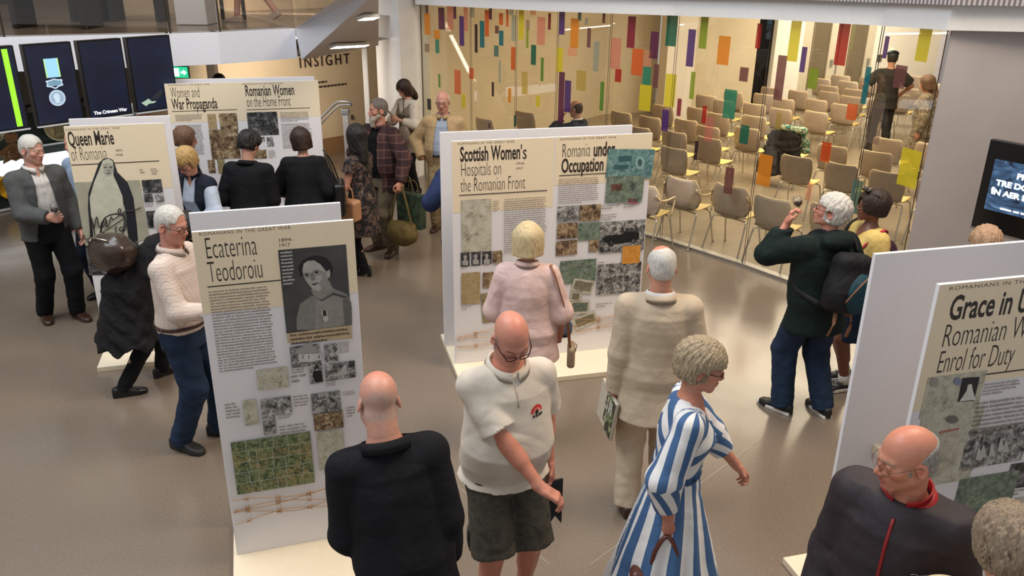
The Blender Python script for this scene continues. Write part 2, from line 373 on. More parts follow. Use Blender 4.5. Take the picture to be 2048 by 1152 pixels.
class Rig:
    def __init__(r, o):
        r.o = o; H = o.get('H', 1.75); s = r.s = H/1.75; fem = r.fem = o.get('fem', 0); g = o.get('belly', 0.0); th = r.th = o.get('th', 1.0)
        r.pel = A(*o.get('pel', (0, 0)), .94-o.get('drop', 0))*s
        r.T = Rz(o.get('twist', 0)*D2R) @ Rx(-o.get('lean', 3)*D2R) @ Ry(o.get('side', 0)*D2R)
        k = o.get('hunch', .0)
        r.neck = r.pel+r.T @ A(0, k*.5, .50)*s; sw = (.150 if fem else .172)*o.get('sw', 1.0)
        r.sh = [r.pel+r.T @ A(x*sw, k*.4+o.get('shf', 0), .428-o.get('shd', 0))*s for x in (-1, 1)]
        hy, hp, hr = o.get('head', (0, 8, 0)); r.HR = Rz(-hy*D2R) @ Rx(-hp*D2R) @ Ry(hr*D2R)
        r.hs = (.965 if fem else 1.0)*o.get('hs', 1.0); up = nrm(r.T[:, 2]*.4+r.HR[:, 2]*.8+A(0, 0, .3))
        r.hc = r.neck+r.T @ A(0, k*.6, .070)*s+up*.108*s+r.HR[:, 1]*.012
        rows = np.array(TORSO_F if fem else TORSO_M); rows[:, 1:3] *= th
        if g:
            w = np.exp(-((rows[:, 0]-.13)/.15)**2); rows[:, 1] += .45*g*w; rows[:, 2] += .62*g*w; rows[:, 3] += .50*g*w
        rows[:, 3] += k*.8*np.clip(rows[:, 0]/.5, 0, 1)**1.5
        if o.get('sw'): rows[4:, 1] *= o['sw']
        r.rows = rows*s
        r.hands = []; r.el = []; r.wr = []
        for i, key in enumerate(('L', 'R')):
            sx = -1 if i == 0 else 1; h = dict(o.get(key, {})); w = A(*h.get('w', (sx*.27, .03, .83)))*s
            e, w = ik(r.sh[i], w, .292*s, .262*s, h.get('e', (sx*.5, -1, -.2))); fa = nrm(w-e)
            f = nrm(A(*h['f'])) if 'f' in h else fa; n = A(*h.get('p', (-sx, .1, 0))); n = nrm(n-f*(n @ f)); l = np.cross(f, n)*(1 if i else -1)
            r.el.append(e); r.wr.append(w); r.hands.append(dict(w=w, f=f, n=n, l=l, curl=h.get('curl', .3), thumb=h.get('thumb', .5), show=h.get('show', 1), c=w+f*.085*s))
        r.hip = [r.pel+A(x*.092, 0, -.03)*s for x in (-1, 1)]; r.kn = []; r.an = []; r.toe = []
        for i, key in enumerate(('FL', 'FR')):
            sx = -1 if i == 0 else 1; f = o.get(key, (sx*.10, 0, sx*8, 0)); yaw = f[2]*D2R; td = A(math.sin(yaw), math.cos(yaw), 0)
            an = A(f[0]*s, f[1]*s, (.085+(f[3] if len(f) > 3 else 0))*s)-td*.03*s; k2, an = ik(r.hip[i], an, .435*s, .425*s, o.get('knee', (.0, 1, 0)) if len(f) < 5 else f[4])
            r.kn.append(k2); r.an.append(an); r.toe.append((td, f[3] if len(f) > 3 else 0))
        lo = np.min([r.pel, r.hc, *r.el, *r.wr, *r.kn, *r.an, *r.sh], 0)-.33; hi = np.max([r.pel, r.hc, *r.el, *r.wr, *r.kn, *r.an, *r.sh], 0)+.33; lo[2] = max(lo[2], -.01); r.lo, r.hi = lo, hi
    def tp(r, P): return (P-r.pel) @ r.T
    def hp(r, P): return (P-r.hc) @ r.HR/r.hs
    def bare(r, P):
        """skin below the head, without the hands"""
        s, th = r.s, r.th*(.93 if r.fem else 1.0); d = loft(r.tp(P), r.rows)
        d = smin(d, r.yoke(P, .046*s), .04)
        for i in (0, 1):
            a = smin(cap(P, r.sh[i], r.el[i], .052*s*th, .040*s*th), cap(P, r.el[i], r.wr[i], .041*s*th, .026*s), .03); fa = r.wr[i]-r.el[i]
            a = smin(a, cap(P, r.el[i]+fa*.12, r.el[i]+fa*.40, .043*s*th, .038*s*th), .02); d = smin(d, a, .03)
            g = smin(cap(P, r.hip[i], r.kn[i], .085*s*th, .056*s*th), cap(P, r.kn[i], r.an[i], .053*s*th, .038*s), .03); sa = r.an[i]-r.kn[i]
            g = smin(g, cap(P, r.kn[i]+sa*.15+A(0, -.012, 0), r.kn[i]+sa*.45+A(0, -.014, 0), .052*s*th, .044*s*th), .03); d = smin(d, g, .04)
        return smin(d, r.neckd(P), .05)
    def yoke(r, P, q):
        n = r.neck-r.T[:, 2]*.035*r.s; return np.minimum(cap(P, n, r.sh[0], q*1.02, q), cap(P, n, r.sh[1], q*1.02, q))
    def neckd(r, P):
        q = .058*r.s*(.84 if r.fem else 1)*r.o.get('nk', 1); return cap(P, r.neck-r.T[:, 2]*.06, r.hc+r.HR @ A(0, -.022, -.055), q*1.06, q*.92)
    def sleeve(r, P, i, ease, t, r_end=0, puff=0):
        """arm of a garment; t = 1 ends at the elbow, 2 at the wrist"""
        s = r.s; th = r.th; a, b, c = r.sh[i], r.el[i], r.wr[i]; ru = (.050 if r.fem else .056)*s*th+ease
        if t <= 1:
            e = a+(b-a)*t; d = cap(P, a, a+(b-a)*t*1.05, ru, (.056*s*th+ease*1.5)+puff); return np.maximum(d, (P-e) @ nrm(b-a))
        e = b+(c-b)*(t-1); d = cap(P, a, b, ru, .050*s*th+ease+puff*.5); f = cap(P, b, b+(c-b)*(t-1)*1.05, .050*s*th+ease+puff, (.036*s+ease*.9 if not r_end else r_end))
        return smin(d, np.maximum(f, (P-e) @ nrm(c-b)), .025)
    def nearj(r, P, pts, rad=.11): return sum(np.exp(-((P-p)**2).sum(1)/(rad*rad)) for p in pts)
    def top(r, g):
        """returns the field of an upper garment"""
        e = g.get('ease', .012); hem = g.get('hem', -.10)*r.s; rows = r.rows.copy(); rows[:, 1:3] += e
        z0 = rows[:, 0]
        if hem < rows[0, 0]+.05 or 'flare' in g:
            i = np.argmax(z0 > -.09*r.s); base = rows[i].copy(); fl = g.get('flare', .02)
            low = base.copy(); low[0] = hem-.02; low[1] += fl; low[2] += fl+g.get('fd', 0); rows = np.vstack([low[None], rows[i:]])
        else: rows[0, 1:3] = rows[1, 1:3]
        lz = g.get('loose', 0)
        if lz: w = np.exp(-((rows[:, 0]-.10)/.16)**2); rows[:, 1] += lz*w; rows[:, 2] += lz*w
        am = g.get('amp', .006); seed = g.get('seed', 5); op = g.get('open'); vn = g.get('vneck'); t = g.get('sleeve', 2.0)
        def fn(P):
            q = r.tp(P); wob = am*.8*np.sin(q[:, 0]*28+seed)*0
            d = loft(q, rows, lo=hem)
            d = smin(d, r.yoke(P, .047*r.s+e), .04)
            for i in (0, 1):
                ds = ln(P-r.sh[i]); k = .010+.030*np.exp(-(ds/.11)**2)
                if t > .05: d = smin(d, r.sleeve(P, i, e*g.get('se', 1.0), g.get('ts', (t, t))[i], g.get('cuff', 0), g.get('puff', 0)), k)
                elif t < 0: pass
            m = .45+1.3*r.nearj(P, r.el, .10)+.7*r.nearj(P, [r.pel+r.T[:, 2]*.10], .16)+.5*r.nearj(P, r.sh, .12)
            d = d+wave(P*np.array([1, 1, g.get('fz', .7)]), seed, g.get('wf', 1.0))*am*np.minimum(m, 1.8)
            if g.get('shear'): d = d+g['shear']*np.sin(q[:, 2]*120)*.5
            if op:
                w = np.interp(q[:, 2], [hem, .15, .34, .46, .52], [op[0], op[1], op[2], op[3], op[3]]); d = smax(d, -np.maximum(np.maximum(np.abs(q[:, 0]-g.get('ox', 0))-w, -q[:, 1]), -.2+0*w), .006)
            if vn:
                w = vn[0]*np.clip((q[:, 2]-(.50*r.s-vn[1]))/vn[1], 0, 1.3); d = smax(d, -np.maximum(np.abs(q[:, 0])-w, -q[:, 1]), .006)
            d = smax(d, q[:, 2]-(.515*r.s if not g.get('high') else .54*r.s), .01)
            if g.get('collar') == 'hood': d = smin(d, r.collar(P, 'hood', e), .03)
            return d
        return fn
    def collar(r, P, kind, e=.01):
        ax = nrm(r.HR @ A(0, -.03, -.05)*0+(r.hc-r.neck)); x = r.T[:, 0]; x = nrm(x-ax*(x @ ax)); y = np.cross(ax, x); q = (P-(r.neck+r.T[:, 2]*.005)) @ np.stack([x, y, ax], 1)
        rr = np.sqrt((q[:, 0]/1.0)**2+((q[:, 1]+.004)/1.02)**2); ph = np.abs(np.arctan2(q[:, 0], q[:, 1])); z = q[:, 2]; n0 = .058*r.s*(.84 if r.fem else 1)*r.o.get('nk', 1)+.010
        if kind == 'hood':
            d = ell(q, (0, -.105, -.01), (.135, .085, .075)); d = smin(d, ell(q, (0, -.02, .0), (.12, .10, .045)), .03); return smax(d, -cap(q, A(0, .03, -.02), A(0, .06, .2), .066, .10), .01)
        return 0*z+1
    def bottoms(r, g):
        e = g.get('ease', .012); s = r.s; L = g.get('len', 2.0); am = g.get('amp', .006); th = r.th; rows = r.rows.copy(); rows[0, 1:3] = rows[1, 1:3]; rows[:, 1:3] += e; wz = g.get('waist', .10)*s
        ra = (.092*s*th+e, .064*s*th+e*1.4, g.get('ank', .056)*s+e)
        def fn(P):
            q = r.tp(P); d = loft(q, rows, lo=-.15*s, hi=wz)
            for i in (0, 1):
                a, b, c = r.hip[i], r.kn[i], r.an[i]+A(0, 0, -.035*s)
                if L <= 1.2: dd = nrm(b-a); en = a+(b-a)*L; t = np.maximum(cap(P, a, a+(b-a)*max(1, L*1.02), ra[0], g.get('hemr', ra[1])), (P-en) @ dd)
                else: t = smin(cap(P, a, b, ra[0], ra[1]), np.maximum(cap(P, b, b+(c-b)*(L-1), ra[1], ra[2]), (P-(b+(c-b)*(L-1))) @ nrm(c-b)), .03)
                d = smin(d, t, .022)
            m = .4+.9*r.nearj(P, r.kn, .12)+1.4*r.nearj(P, r.an, .12)+.5*r.nearj(P, [r.pel-A(0, 0, .08)], .12)
            d = d+wave(P*np.array([1, 1, 1.15]), g.get('seed', 9), g.get('wf', 1.1))*am*m; return smax(d, q[:, 2]-wz, .008)
        return fn
    def skirt(r, g):
        s = r.s; e = g.get('ease', .01); wz = g.get('waist', .13)*s; hem = g['hem']*s; fl = g.get('flare', .10); am = g.get('amp', .012); c = g.get('c', (0, 0)); n = g.get('n', 9)
        R = r.rows; aw = np.interp(wz, R[:, 0], R[:, 1])+e; bw = np.interp(wz, R[:, 0], R[:, 2])+e; ah = np.interp(0, R[:, 0], R[:, 1])+e+.006; bh = np.interp(0, R[:, 0], R[:, 2])+e+.01
        W0 = r.pel+r.T[:, 2]*wz; zs = [hem-.03, r.pel[2]-.02, W0[2]]
        rows = [(zs[0], ah+fl, bh+fl, 0), (zs[1], ah, bh, 0), (W0[2]+.02, aw, bw, 0)]
        def fn(P):
            t = np.clip((W0[2]-P[:, 2])/(W0[2]-hem), 0, 1); q = P.copy(); q[:, 0] -= np.interp(P[:, 2], zs, [r.pel[0]+c[0], r.pel[0], W0[0]]); q[:, 1] -= np.interp(P[:, 2], zs, [r.pel[1]+c[1], r.pel[1], W0[1]])
            ph = np.arctan2(q[:, 0], q[:, 1]); d = loft(q, rows, lo=hem, hi=W0[2]+.02)
            return d+am*t*np.sin(ph*n+1.3*np.sin(ph*3+2)+P[:, 2]*2)+wave(P, 4, .8)*.003
        return fn
    def shoe(r, i, big=1.0, heel=0.0, ankle=.0):
        s = r.s*big; td, lift = r.toe[i]; an = r.an[i]; pitch = 0 if lift < .03 else .5; f = nrm(td*math.cos(pitch)-A(0, 0, math.sin(pitch))); up = nrm(A(0, 0, 1)-f*f[2]); x = np.cross(f, up); R = np.stack([x, f, up], 1); o = an-A(0, 0, .085*r.s)
        def fn(P):
            q = (P-o) @ R; zl = heel*np.clip((.05-q[:, 1])/.12, 0, 1); z = q[:, 2]-zl
            w = np.interp(q[:, 1]/s, [-.085, -.03, .06, .12, .175, .195], [.028, .035, .040, .048, .034, .012])*s
            h = np.interp(q[:, 1]/s, [-.09, -.05, .03, .10, .17, .20], [.075, .09, .085, .055, .042, .026])*s
            d = np.maximum(np.maximum(np.abs(q[:, 0])-w, z-h), -z); m = np.stack([np.maximum(np.abs(q[:, 0])-w+.02, 0), np.maximum(z-h+.02, 0)], 1)
            d = np.maximum(np.maximum(ln(m)-.02, np.abs(q[:, 1]-.055*s)-.145*s), -z); d = smax(d, np.abs(q[:, 1]-.055*s)-.140*s, .02)
            if heel: d = np.minimum(d, np.maximum(rbox(q, (0, -.06*s, heel*.5), (.022, .022, heel*.5+.01), .006), -q[:, 2]))
            if ankle: d = smin(d, cap(P, r.an[i]-A(0, 0, .02), r.an[i]+(r.kn[i]-r.an[i])*ankle, .048*s, .050*s), .02)
            return d
        return fn
SKINM = None
def skin_mat():
    global SKINM
    if SKINM: return SKINM
    t = NT('skin'); a = t.n('ShaderNodeAttribute'); a.attribute_name = 'Col'; v = t.coord(); n = t.noise(v, 55, 4, .6)
    c = t.mix(.5, a.outputs['Color'], t.ramp(n, [(.3, (.78, .70, .68)), (.7, (1, 1, 1))]), 'MULTIPLY'); t.base(c)
    t.b.inputs['Roughness'].default_value = .46; t.b.inputs['Subsurface Weight'].default_value = .12; t.b.inputs['Subsurface Radius'].default_value = (.012, .004, .002); t.b.inputs['Subsurface Scale'].default_value = .6
    t.bump(t.noise(v, 260, 2), .12, .002); SKINM = t.m; return t.m
def hair_mat(name, a, b, rough=.5):
    t = NT(name); v = t.coord('Object', (1, 1, .22)); w = t.noise(v, 190, 4, .7, .6); t.base(t.ramp(w, [(.30, a), (.70, b)])); t.b.inputs['Roughness'].default_value = rough
    t.b.inputs['Specular IOR Level'].default_value = .35; t.bump(w, .6, .004); return t.m
def cloth(name, col, col2=None, rough=.85, scale=420, bump=.25, sheen=.0, var=.10, spec=.25):
    t = NT(name); v = t.coord(); c = C4(col); d = C4(col2) if col2 else tuple(x*(1-var) for x in c[:3])+(1,)
    t.base(t.ramp(t.noise(v, 9, 4, .6), [(.3, d), (.7, c)])); t.b.inputs['Roughness'].default_value = rough; t.b.inputs['Specular IOR Level'].default_value = spec
    if sheen: t.b.inputs['Sheen Weight'].default_value = sheen
    t.bump(t.math('ADD', t.math('MULTIPLY', t.noise(v, scale, 2), .4), t.math('MULTIPLY', t.noise(v, 6.5, 3, .42, .7), 5.0)), bump*1.5, .020); return t.m
EYEM = []
def collar_mesh(root, r, kind, m, e=.01, name='collar'):
    """folded collar as a closed band round the neck, open at the throat"""
    H, drop, out, gap, tip = dict(shirt=(.036, .030, .018, .20, .016), polo=(.032, .028, .020, .16, .010), jacket=(.022, .034, .026, .75, .05), stand=(.045, .0, .0, .3, 0), rib=(.012, 0, 0, 0, 0))[kind]
    ax = nrm(r.hc-r.neck); ax = nrm(ax+r.T[:, 2]); x = nrm(r.T[:, 0]-ax*(r.T[:, 0] @ ax)); y = np.cross(ax, x); n0 = .058*r.s*(.84 if r.fem else 1)*r.o.get('nk', 1)*1.05+.007+e*.30
    o = r.neck+r.T[:, 2]*.004; mb = MB(); N = 40; vs = []; t = .004
    prof = [(0, -.035), (0, H*.5), (.001, H), (.004, H+.004)]+([(.004+out*.5, H-drop*.2), (.004+out, H-drop)] if drop else [(.006, H)])
    back = [(a+t, b-(.002 if k > 1 else 0)) if k < 3 else (a+t*.5, b-t) for k, (a, b) in enumerate(prof)][::-1] if drop else [(a+t, b) for a, b in prof][::-1]
    pr = prof+back; K = len(pr)
    for i in range(N+1):
        ph = gap+(2*math.pi-2*gap)*i/N; fr = max(0, math.cos(ph)); edge = min(i, N-i)/5
        for k, (a, b) in enumerate(pr):
            w = tip*max(0, 1-edge) if drop and k in (5, 6) else 0; rr = n0+a+w*.35
            p = o+x*math.sin(ph)*rr+y*(math.cos(ph)*rr*1.06-.002)+ax*(b-.014*max(0, math.cos(ph))-w); vs.append(p)
    fs = [(i*K+k, (i+1)*K+k, (i+1)*K+(k+1) % K, i*K+(k+1) % K) for i in range(N) for k in range(K)]
    if gap: fs += [tuple(range(K)), tuple(N*K+k for k in range(K))[::-1]]
    mb.add(vs, fs, True); return mb.build(name, m, root)
def spectacles(root, r, m, w=.023, h=.018, drop=.0, rt=.0016):
    """rims, bridge and temples on the nose"""
    mb = MB(); T = lambda p: r.hc+r.HR @ (np.array(p)*r.hs)
    for sx in (-1, 1):
        c = (sx*.032, .106, .000-drop); mb.tube([T((c[0]+w*math.copysign(abs(math.cos(a))**.75, math.cos(a)), c[1]-.006*abs(math.cos(a))*(1 if math.cos(a)*sx > 0 else 0), c[2]+h*math.copysign(abs(math.sin(a))**.75, math.sin(a)))) for a in [2*math.pi*k/20 for k in range(20)]], rt, 6, closed=True)
        mb.tube([T((sx*(.032+w), .100, .006-drop)), T((sx*.074, .07, .008)), T((sx*.083, -.005, .012)), T((sx*.084, -.022, -.004))], rt*1.15, 6)
    mb.tube([T((-.010, .107, .004-drop)), T((0, .110, .007-drop)), T((.010, .107, .004-drop))], rt, 6); mb.build('glasses', m, root)
def person(o, loc, yaw, label, group=None):
    """builds a figure facing heading `yaw` degrees clockwise from +y; returns (root, rig)"""
    r = Rig(o); vox = o.get('vox', .010); fine = o.get('fine', .004); base = np.array(C4(o.get('skin', 'c99a83'))[:3]); s = r.s
    Vs = []; Qs = []; Cs = []; k = 0
    def put(V, Q, C): nonlocal k; Vs.append(V); Qs.append(Q+k); Cs.append(C); k += len(V)
    V, Q = grow(r.bare, r.lo, r.hi, vox); arm = np.zeros(len(V)); put(V, Q, np.tile(base*np.array(o.get('limb', (.97, .92, .90))), (len(V), 1)))
    if o.get('hd', 1):
        up = nrm(r.hc-r.neck); cut = r.neck+up*.0
        def hf(P): return smax(smin(head_sdf(r.hp(P), r.fem, o.get('jaw', 1))*r.hs, r.neckd(P)-.0006, .028), -((P-cut) @ up), .004)
        V, Q = grow(hf, r.hc-.19, r.hc+.17, fine); put(V, Q, head_cols(r.hp(V), base, o.get('face', {})))
    for i in (0, 1):
        h = r.hands[i]
        if h['show']:
            fa = nrm(r.wr[i]-r.el[i]); st = r.wr[i]-fa*.05
            hf = lambda P: smin(hand_sdf(P, h, s*(.92 if r.fem else 1)), np.maximum(cap(P, r.wr[i]-fa*.09, r.wr[i], .0315*s*(.9 if r.fem else 1), .0262*s), -((P-st) @ fa)), .012)
            V, Q = grow(hf, h['c']-.15, h['c']+.15, fine); kn = h['w']+h['f']*.095; dd = np.exp(-((V-kn)**2).sum(1)/.035**2)[:, None]
            put(V, Q, base*np.array([.98, .90, .87])*(1-.25*dd)+base*np.array([1, .74, .7])*.25*dd)
    body = np_mesh('person', np.concatenate(Vs), np.concatenate(Qs), skin_mat(), None, np.concatenate(Cs))
    body.location = loc; body.rotation_euler = (0, 0, -yaw*D2R); tag(body, label, 'person', group)
    if o.get('hair'):
        hh = o['hair']; tl = hh.get('tail', -.15) if hh['style'] == 'long' else -.17
        V, Q = grow(lambda P: hair_sdf(r.hp(P), hh)*r.hs, r.hc-A(.2, .2, .17-tl-.17+.06), r.hc+.19, fine*1.05); np_mesh('hair', V, Q, hh['mat'], body)
    if o.get('beard'):
        bb = o['beard']
        def bf(P):
            q = r.hp(P); X = q.copy(); X[:, 0] = np.abs(X[:, 0]); L = bb.get('len', .03)
            d = smin(cap(X, A(.058, .015, -.045), A(.02, .072, -.095), .022, .026), ell(q, (0, .080, -.100-L*.5), (.030, .026, .024+L)), .03)
            d = smin(d, cap(X, A(.0, .104, -.047), A(.030, .088, -.066), .007, .008), .01); d = smax(d, -ell(q, (0, .10, -.062), (.020, .03, .006)), .004); return (smax(d, q[:, 2]+.040, .01)+wave(q, 8, 3.)*.004)*r.hs
        V, Q = grow(bf, r.hc-.19, r.hc+.15, fine); np_mesh('beard', V, Q, bb['mat'], body)
    if o.get('eyes', 1) and o.get('hd', 1):
        if not EYEM: EYEM.extend([mat('eye_white', (.62, .57, .54), .25, var=0), mat('iris', (.05, .04, .035), .2, var=0)])
        for sx in (-1, 1):
            me = bpy.data.meshes.new('eye'); bm = bmesh.new(); bmesh.ops.create_uvsphere(bm, u_segments=16, v_segments=12, radius=.0122*r.hs)
            bmesh.ops.rotate(bm, verts=bm.verts, matrix=Matrix.Rotation(-math.pi/2, 3, 'X')); bm.to_mesh(me); bm.free(); me.materials.append(EYEM[0]); me.materials.append(EYEM[1])
            me.polygons.foreach_set('use_smooth', [True]*len(me.polygons))
            for p in me.polygons:
                if p.center.normalized().y > .86: p.material_index = 1
            e = bpy.data.objects.new('eye', me); link(e, body); c = r.hc+r.HR @ (A(sx*.031, .0795, .0035)*r.hs); gz = o.get('gaze', 0); R = r.HR @ Rx(-gz*D2R)
            e.matrix_local = Matrix.Translation(Vector(c)) @ Matrix(R.tolist()).to_4x4()
    if o.get('specs'): spectacles(body, r, o['specs'], *o.get('specdim', ()))
    for g in o.get('wear', []):
        kk = g['k']
        if g.get('collar', 'hood') != 'hood': collar_mesh(body, r, g['collar'], g.get('cmat', g['mat']), g.get('ease', .012))
        if kk == 'collar': collar_mesh(body, r, g['kind'], g['mat'], g.get('ease', .012), g.get('name', 'collar')); continue
        kk = g['k']; vx = g.get('vox', vox*.9)
        if kk == 'top': fs = [(g.get('name', 'shirt'), r.top(g))]
        elif kk == 'bottoms': fs = [(g.get('name', 'trousers'), r.bottoms(g))]
        elif kk == 'skirt': fs = [(g.get('name', 'skirt'), r.skirt(g))]
        elif kk == 'shoes': fs = [('shoe', r.shoe(0, g.get('big', 1), g.get('heel', 0), g.get('ankle', 0))), ('shoe', r.shoe(1, g.get('big', 1), g.get('heel', 0), g.get('ankle', 0)))]
        elif kk == 'belt':
            rw = r.rows.copy(); rw[:, 1:3] += g.get('ease', .02); z = g.get('z', .09)*s; fs = [('belt', lambda P: np.maximum(np.abs(loft(r.tp(P), rw))-.0035, np.abs(r.tp(P)[:, 2]-z)-.017))]
        elif kk == 'fn': fs = [(g['name'], (lambda ff: (lambda P: ff(P, r)))(g['fn']))]
        for j, (nm, f) in enumerate(fs):
            lo, hi = r.lo, r.hi
            if kk == 'shoes': lo = r.an[j]-A(.16, .26, .0)-A(0, 0, .1); hi = r.an[j]+A(.16, .28, .18+.4*g.get('ankle', 0))
            if 'box' in g: lo, hi = [np.array(b) for b in g['box'](r)]
            V, Q = grow(f, lo, hi, vx if kk != 'shoes' else min(vx, .007)); at = {'pat': g['attr'](V, r)} if 'attr' in g else None
            if len(Q): tag(np_mesh(nm, V, Q, g['mat'], body, attr=at), g.get('label'))
    return body, r
def place(root, local):
    """a point of the figure's own frame as a world point"""
    return Matrix.Translation(root.location) @ root.rotation_euler.to_matrix().to_4x4() @ Vector(local)
# ---------------------------------------------------------------- the setting
def resin_floor(name, a, b, rough, joints=True):
    t = NT(name); v = t.coord(); n = t.noise(v, .35, 3); m = t.noise(v, 60, 3, .7)
    c = t.ramp(n, [(.3, a), (.7, b)]); c = t.mix(t.math('MULTIPLY', m, .25), c, (.50, .48, .45)); t.base(c)
    t.b.inputs['Specular IOR Level'].default_value = .85; r = t.ramp(t.noise(v, 2.2, 4), [(.3, (rough*.8,)*3), (.7, (rough*1.25,)*3)]); t.l(r, t.b.inputs['Roughness']); t.bump(m, .04, .002); return t.m
FLOOR = resin_floor('floor_resin', '655340', '725f4b', .20)
fl = MB().add([(-13, -1, 0), (5.2, -1, 0), (5.2, 26, 0), (-13, 26, 0)], [(0, 1, 2, 3)]).build('floor', FLOOR); fl['kind'] = 'structure'
JOINT = mat('floor_joint', '93897c', .35)
def joint(a, b, w=.004):
    p, q = Vector(a), Vector(b); d = (q-p).normalized(); n = Vector((-d.y, d.x, 0))*w; z = Vector((0, 0, .0015)); tag(MB().add([p-n+z, q-n+z, q+n+z, p+n+z], [(0, 1, 2, 3)]).build('trim_1', JOINT), kind='structure')
joint(atz(0, 497), atz(230, 452)); joint(atz(1520, 880), atz(1180, 1130)); joint(atz(1100, 1130), atz(900, 960))
WHITE = mat('white_paint', 'dcdad8', .55, var=.02); GREYW = mat('wall_grey', 'aaa29f', .7, var=.03, scale=3); OCHRE = mat('wall_ochre', 'c9b493', .75, var=.04, scale=2)
def hitp(px, py, p0, d):
    """pixel to the upright plane through p0 with ground direction d"""
    n = Vector((-d[1], d[0], 0)); r = ray(px, py); t = (Vector((p0[0], p0[1], CH))-EYE).dot(n)/r.dot(n); return EYE+r*t
def wall(name, pts, z0, z1, m, th=.12, parent=None, kind='structure'):
    """upright slab along a ground polyline, thickness away from the camera; z may vary along it"""
    mb = MB(); zs0 = z0 if isinstance(z0, (list, tuple)) else [z0]*len(pts); zs1 = z1 if isinstance(z1, (list, tuple)) else [z1]*len(pts)
    for i in range(len(pts)-1):
        a, b = Vector((pts[i][0], pts[i][1], 0)), Vector((pts[i+1][0], pts[i+1][1], 0)); n = Vector((-(b-a).y, (b-a).x, 0)).normalized()
        if n.dot(a) < 0: n = -n
        n = n*th; Z = lambda v, z: (v.x, v.y, z)
        vs = [Z(a, zs0[i]), Z(b, zs0[i+1]), Z(b, zs1[i+1]), Z(a, zs1[i]), Z(a+n, zs0[i]), Z(b+n, zs0[i+1]), Z(b+n, zs1[i+1]), Z(a+n, zs1[i])]
        mb.add(vs, [(0, 1, 2, 3), (5, 4, 7, 6), (3, 2, 6, 7), (1, 0, 4, 5), (0, 3, 7, 4), (2, 1, 5, 6)])
    o = mb.build(name, m, parent)
    if kind and parent is None: o['kind'] = kind
    return o
# glass wall of the seminar room -------------------------------------------------
GP = [(-1.40, 12.81, 2.60), (-.62, 12.08, 2.61), (.02, 11.48, 2.62), (.55, 10.97, 2.63), (1.16, 10.40, 2.65), (1.85, 9.80, 2.67), (2.65, 8.88, 2.70), (3.37, 7.90, 2.72), (3.62, 7.20, 2.74)]
SEMF = resin_floor('seminar_floor', '8a7a60', '98866a', .26)
tag(MB().add([(p[0], p[1], .002) for p in GP]+[(5.2, 7.2, .002), (13, 7.2, .002), (13, 26, .002), (-1.4, 26, .002)], [tuple(range(len(GP)+4))]).build('floor_seminar', SEMF), kind='structure')
fl2 = MB().add([(5.2, 7, 0), (14, 7, 0), (14, 26, 0), (5.2, 26, 0)], [(0, 1, 2, 3)]).build('floor_outer', FLOOR); fl2['kind'] = 'structure'
GLASS = glass_mat('pane_glass', (.965, .965, .94), 0, .10); EDGE = mat('glass_edge', '3a3024', .3)
ALU = mat('brushed_metal', 'b9b7b3', .32, .9)
panes = []
for i in range(len(GP)-1):
    a, b = GP[i], GP[i+1]; d = Vector((b[0]-a[0], b[1]-a[1], 0)); L = d.length; d.normalize(); g = .012
    p, q = Vector((a[0], a[1], 0))+d*g, Vector((b[0], b[1], 0))-d*g
    o = wall('window_%d' % (i+1), [p, q], .03, [a[2], b[2]], GLASS, .012); o['kind'] = 'structure'
    for e, z in ((p, a[2]), (q, b[2])): MB().box((e.x-.003, e.y-.003, .03), (e.x+.003, e.y+.003, z)).build('glass_edge', EDGE, o)
    panes.append((a, b, d, o))
wall('trim_2', [(p[0]+.0, p[1]-.04) for p in GP], 0, .032, ALU, .10)
wall('beam_header', [(p[0]-.06, p[1]-.10) for p in GP]+[(5.2, 6.9)], [p[2] for p in GP]+[2.74], [p[2]+.20 for p in GP]+[2.94], WHITE, .30)
t = NT('ribbed_metal'); v = t.coord('Object', (1, 1, 0), (0, 0, .65)); w = t.n('ShaderNodeTexWave'); w.inputs['Scale'].default_value = 9.0; w.bands_direction = 'X'; t.l(v, w.inputs[0])
t.base(t.ramp(w.outputs['Fac'], [(.3, '6f6b6c'), (.7, 'b5b0b0')])); t.b.inputs['Roughness'].default_value = .4; t.bump(w.outputs['Fac'], .6, .01)
HG = [(p[0]-.10, p[1]-.16) for p in GP]+[(5.2, 6.84)]
wall('beam_ribbed', HG, [p[2]+.20 for p in GP]+[2.94], 4.2, t.m, .36)
tag(wall('wall_unseen_upper', HG, 4.2, 8.0, mat('wall_unseen_grey', 'a39b94', .8), .3), kind='structure')  # unseen upper wall, added to darken and warm the floor's reflections
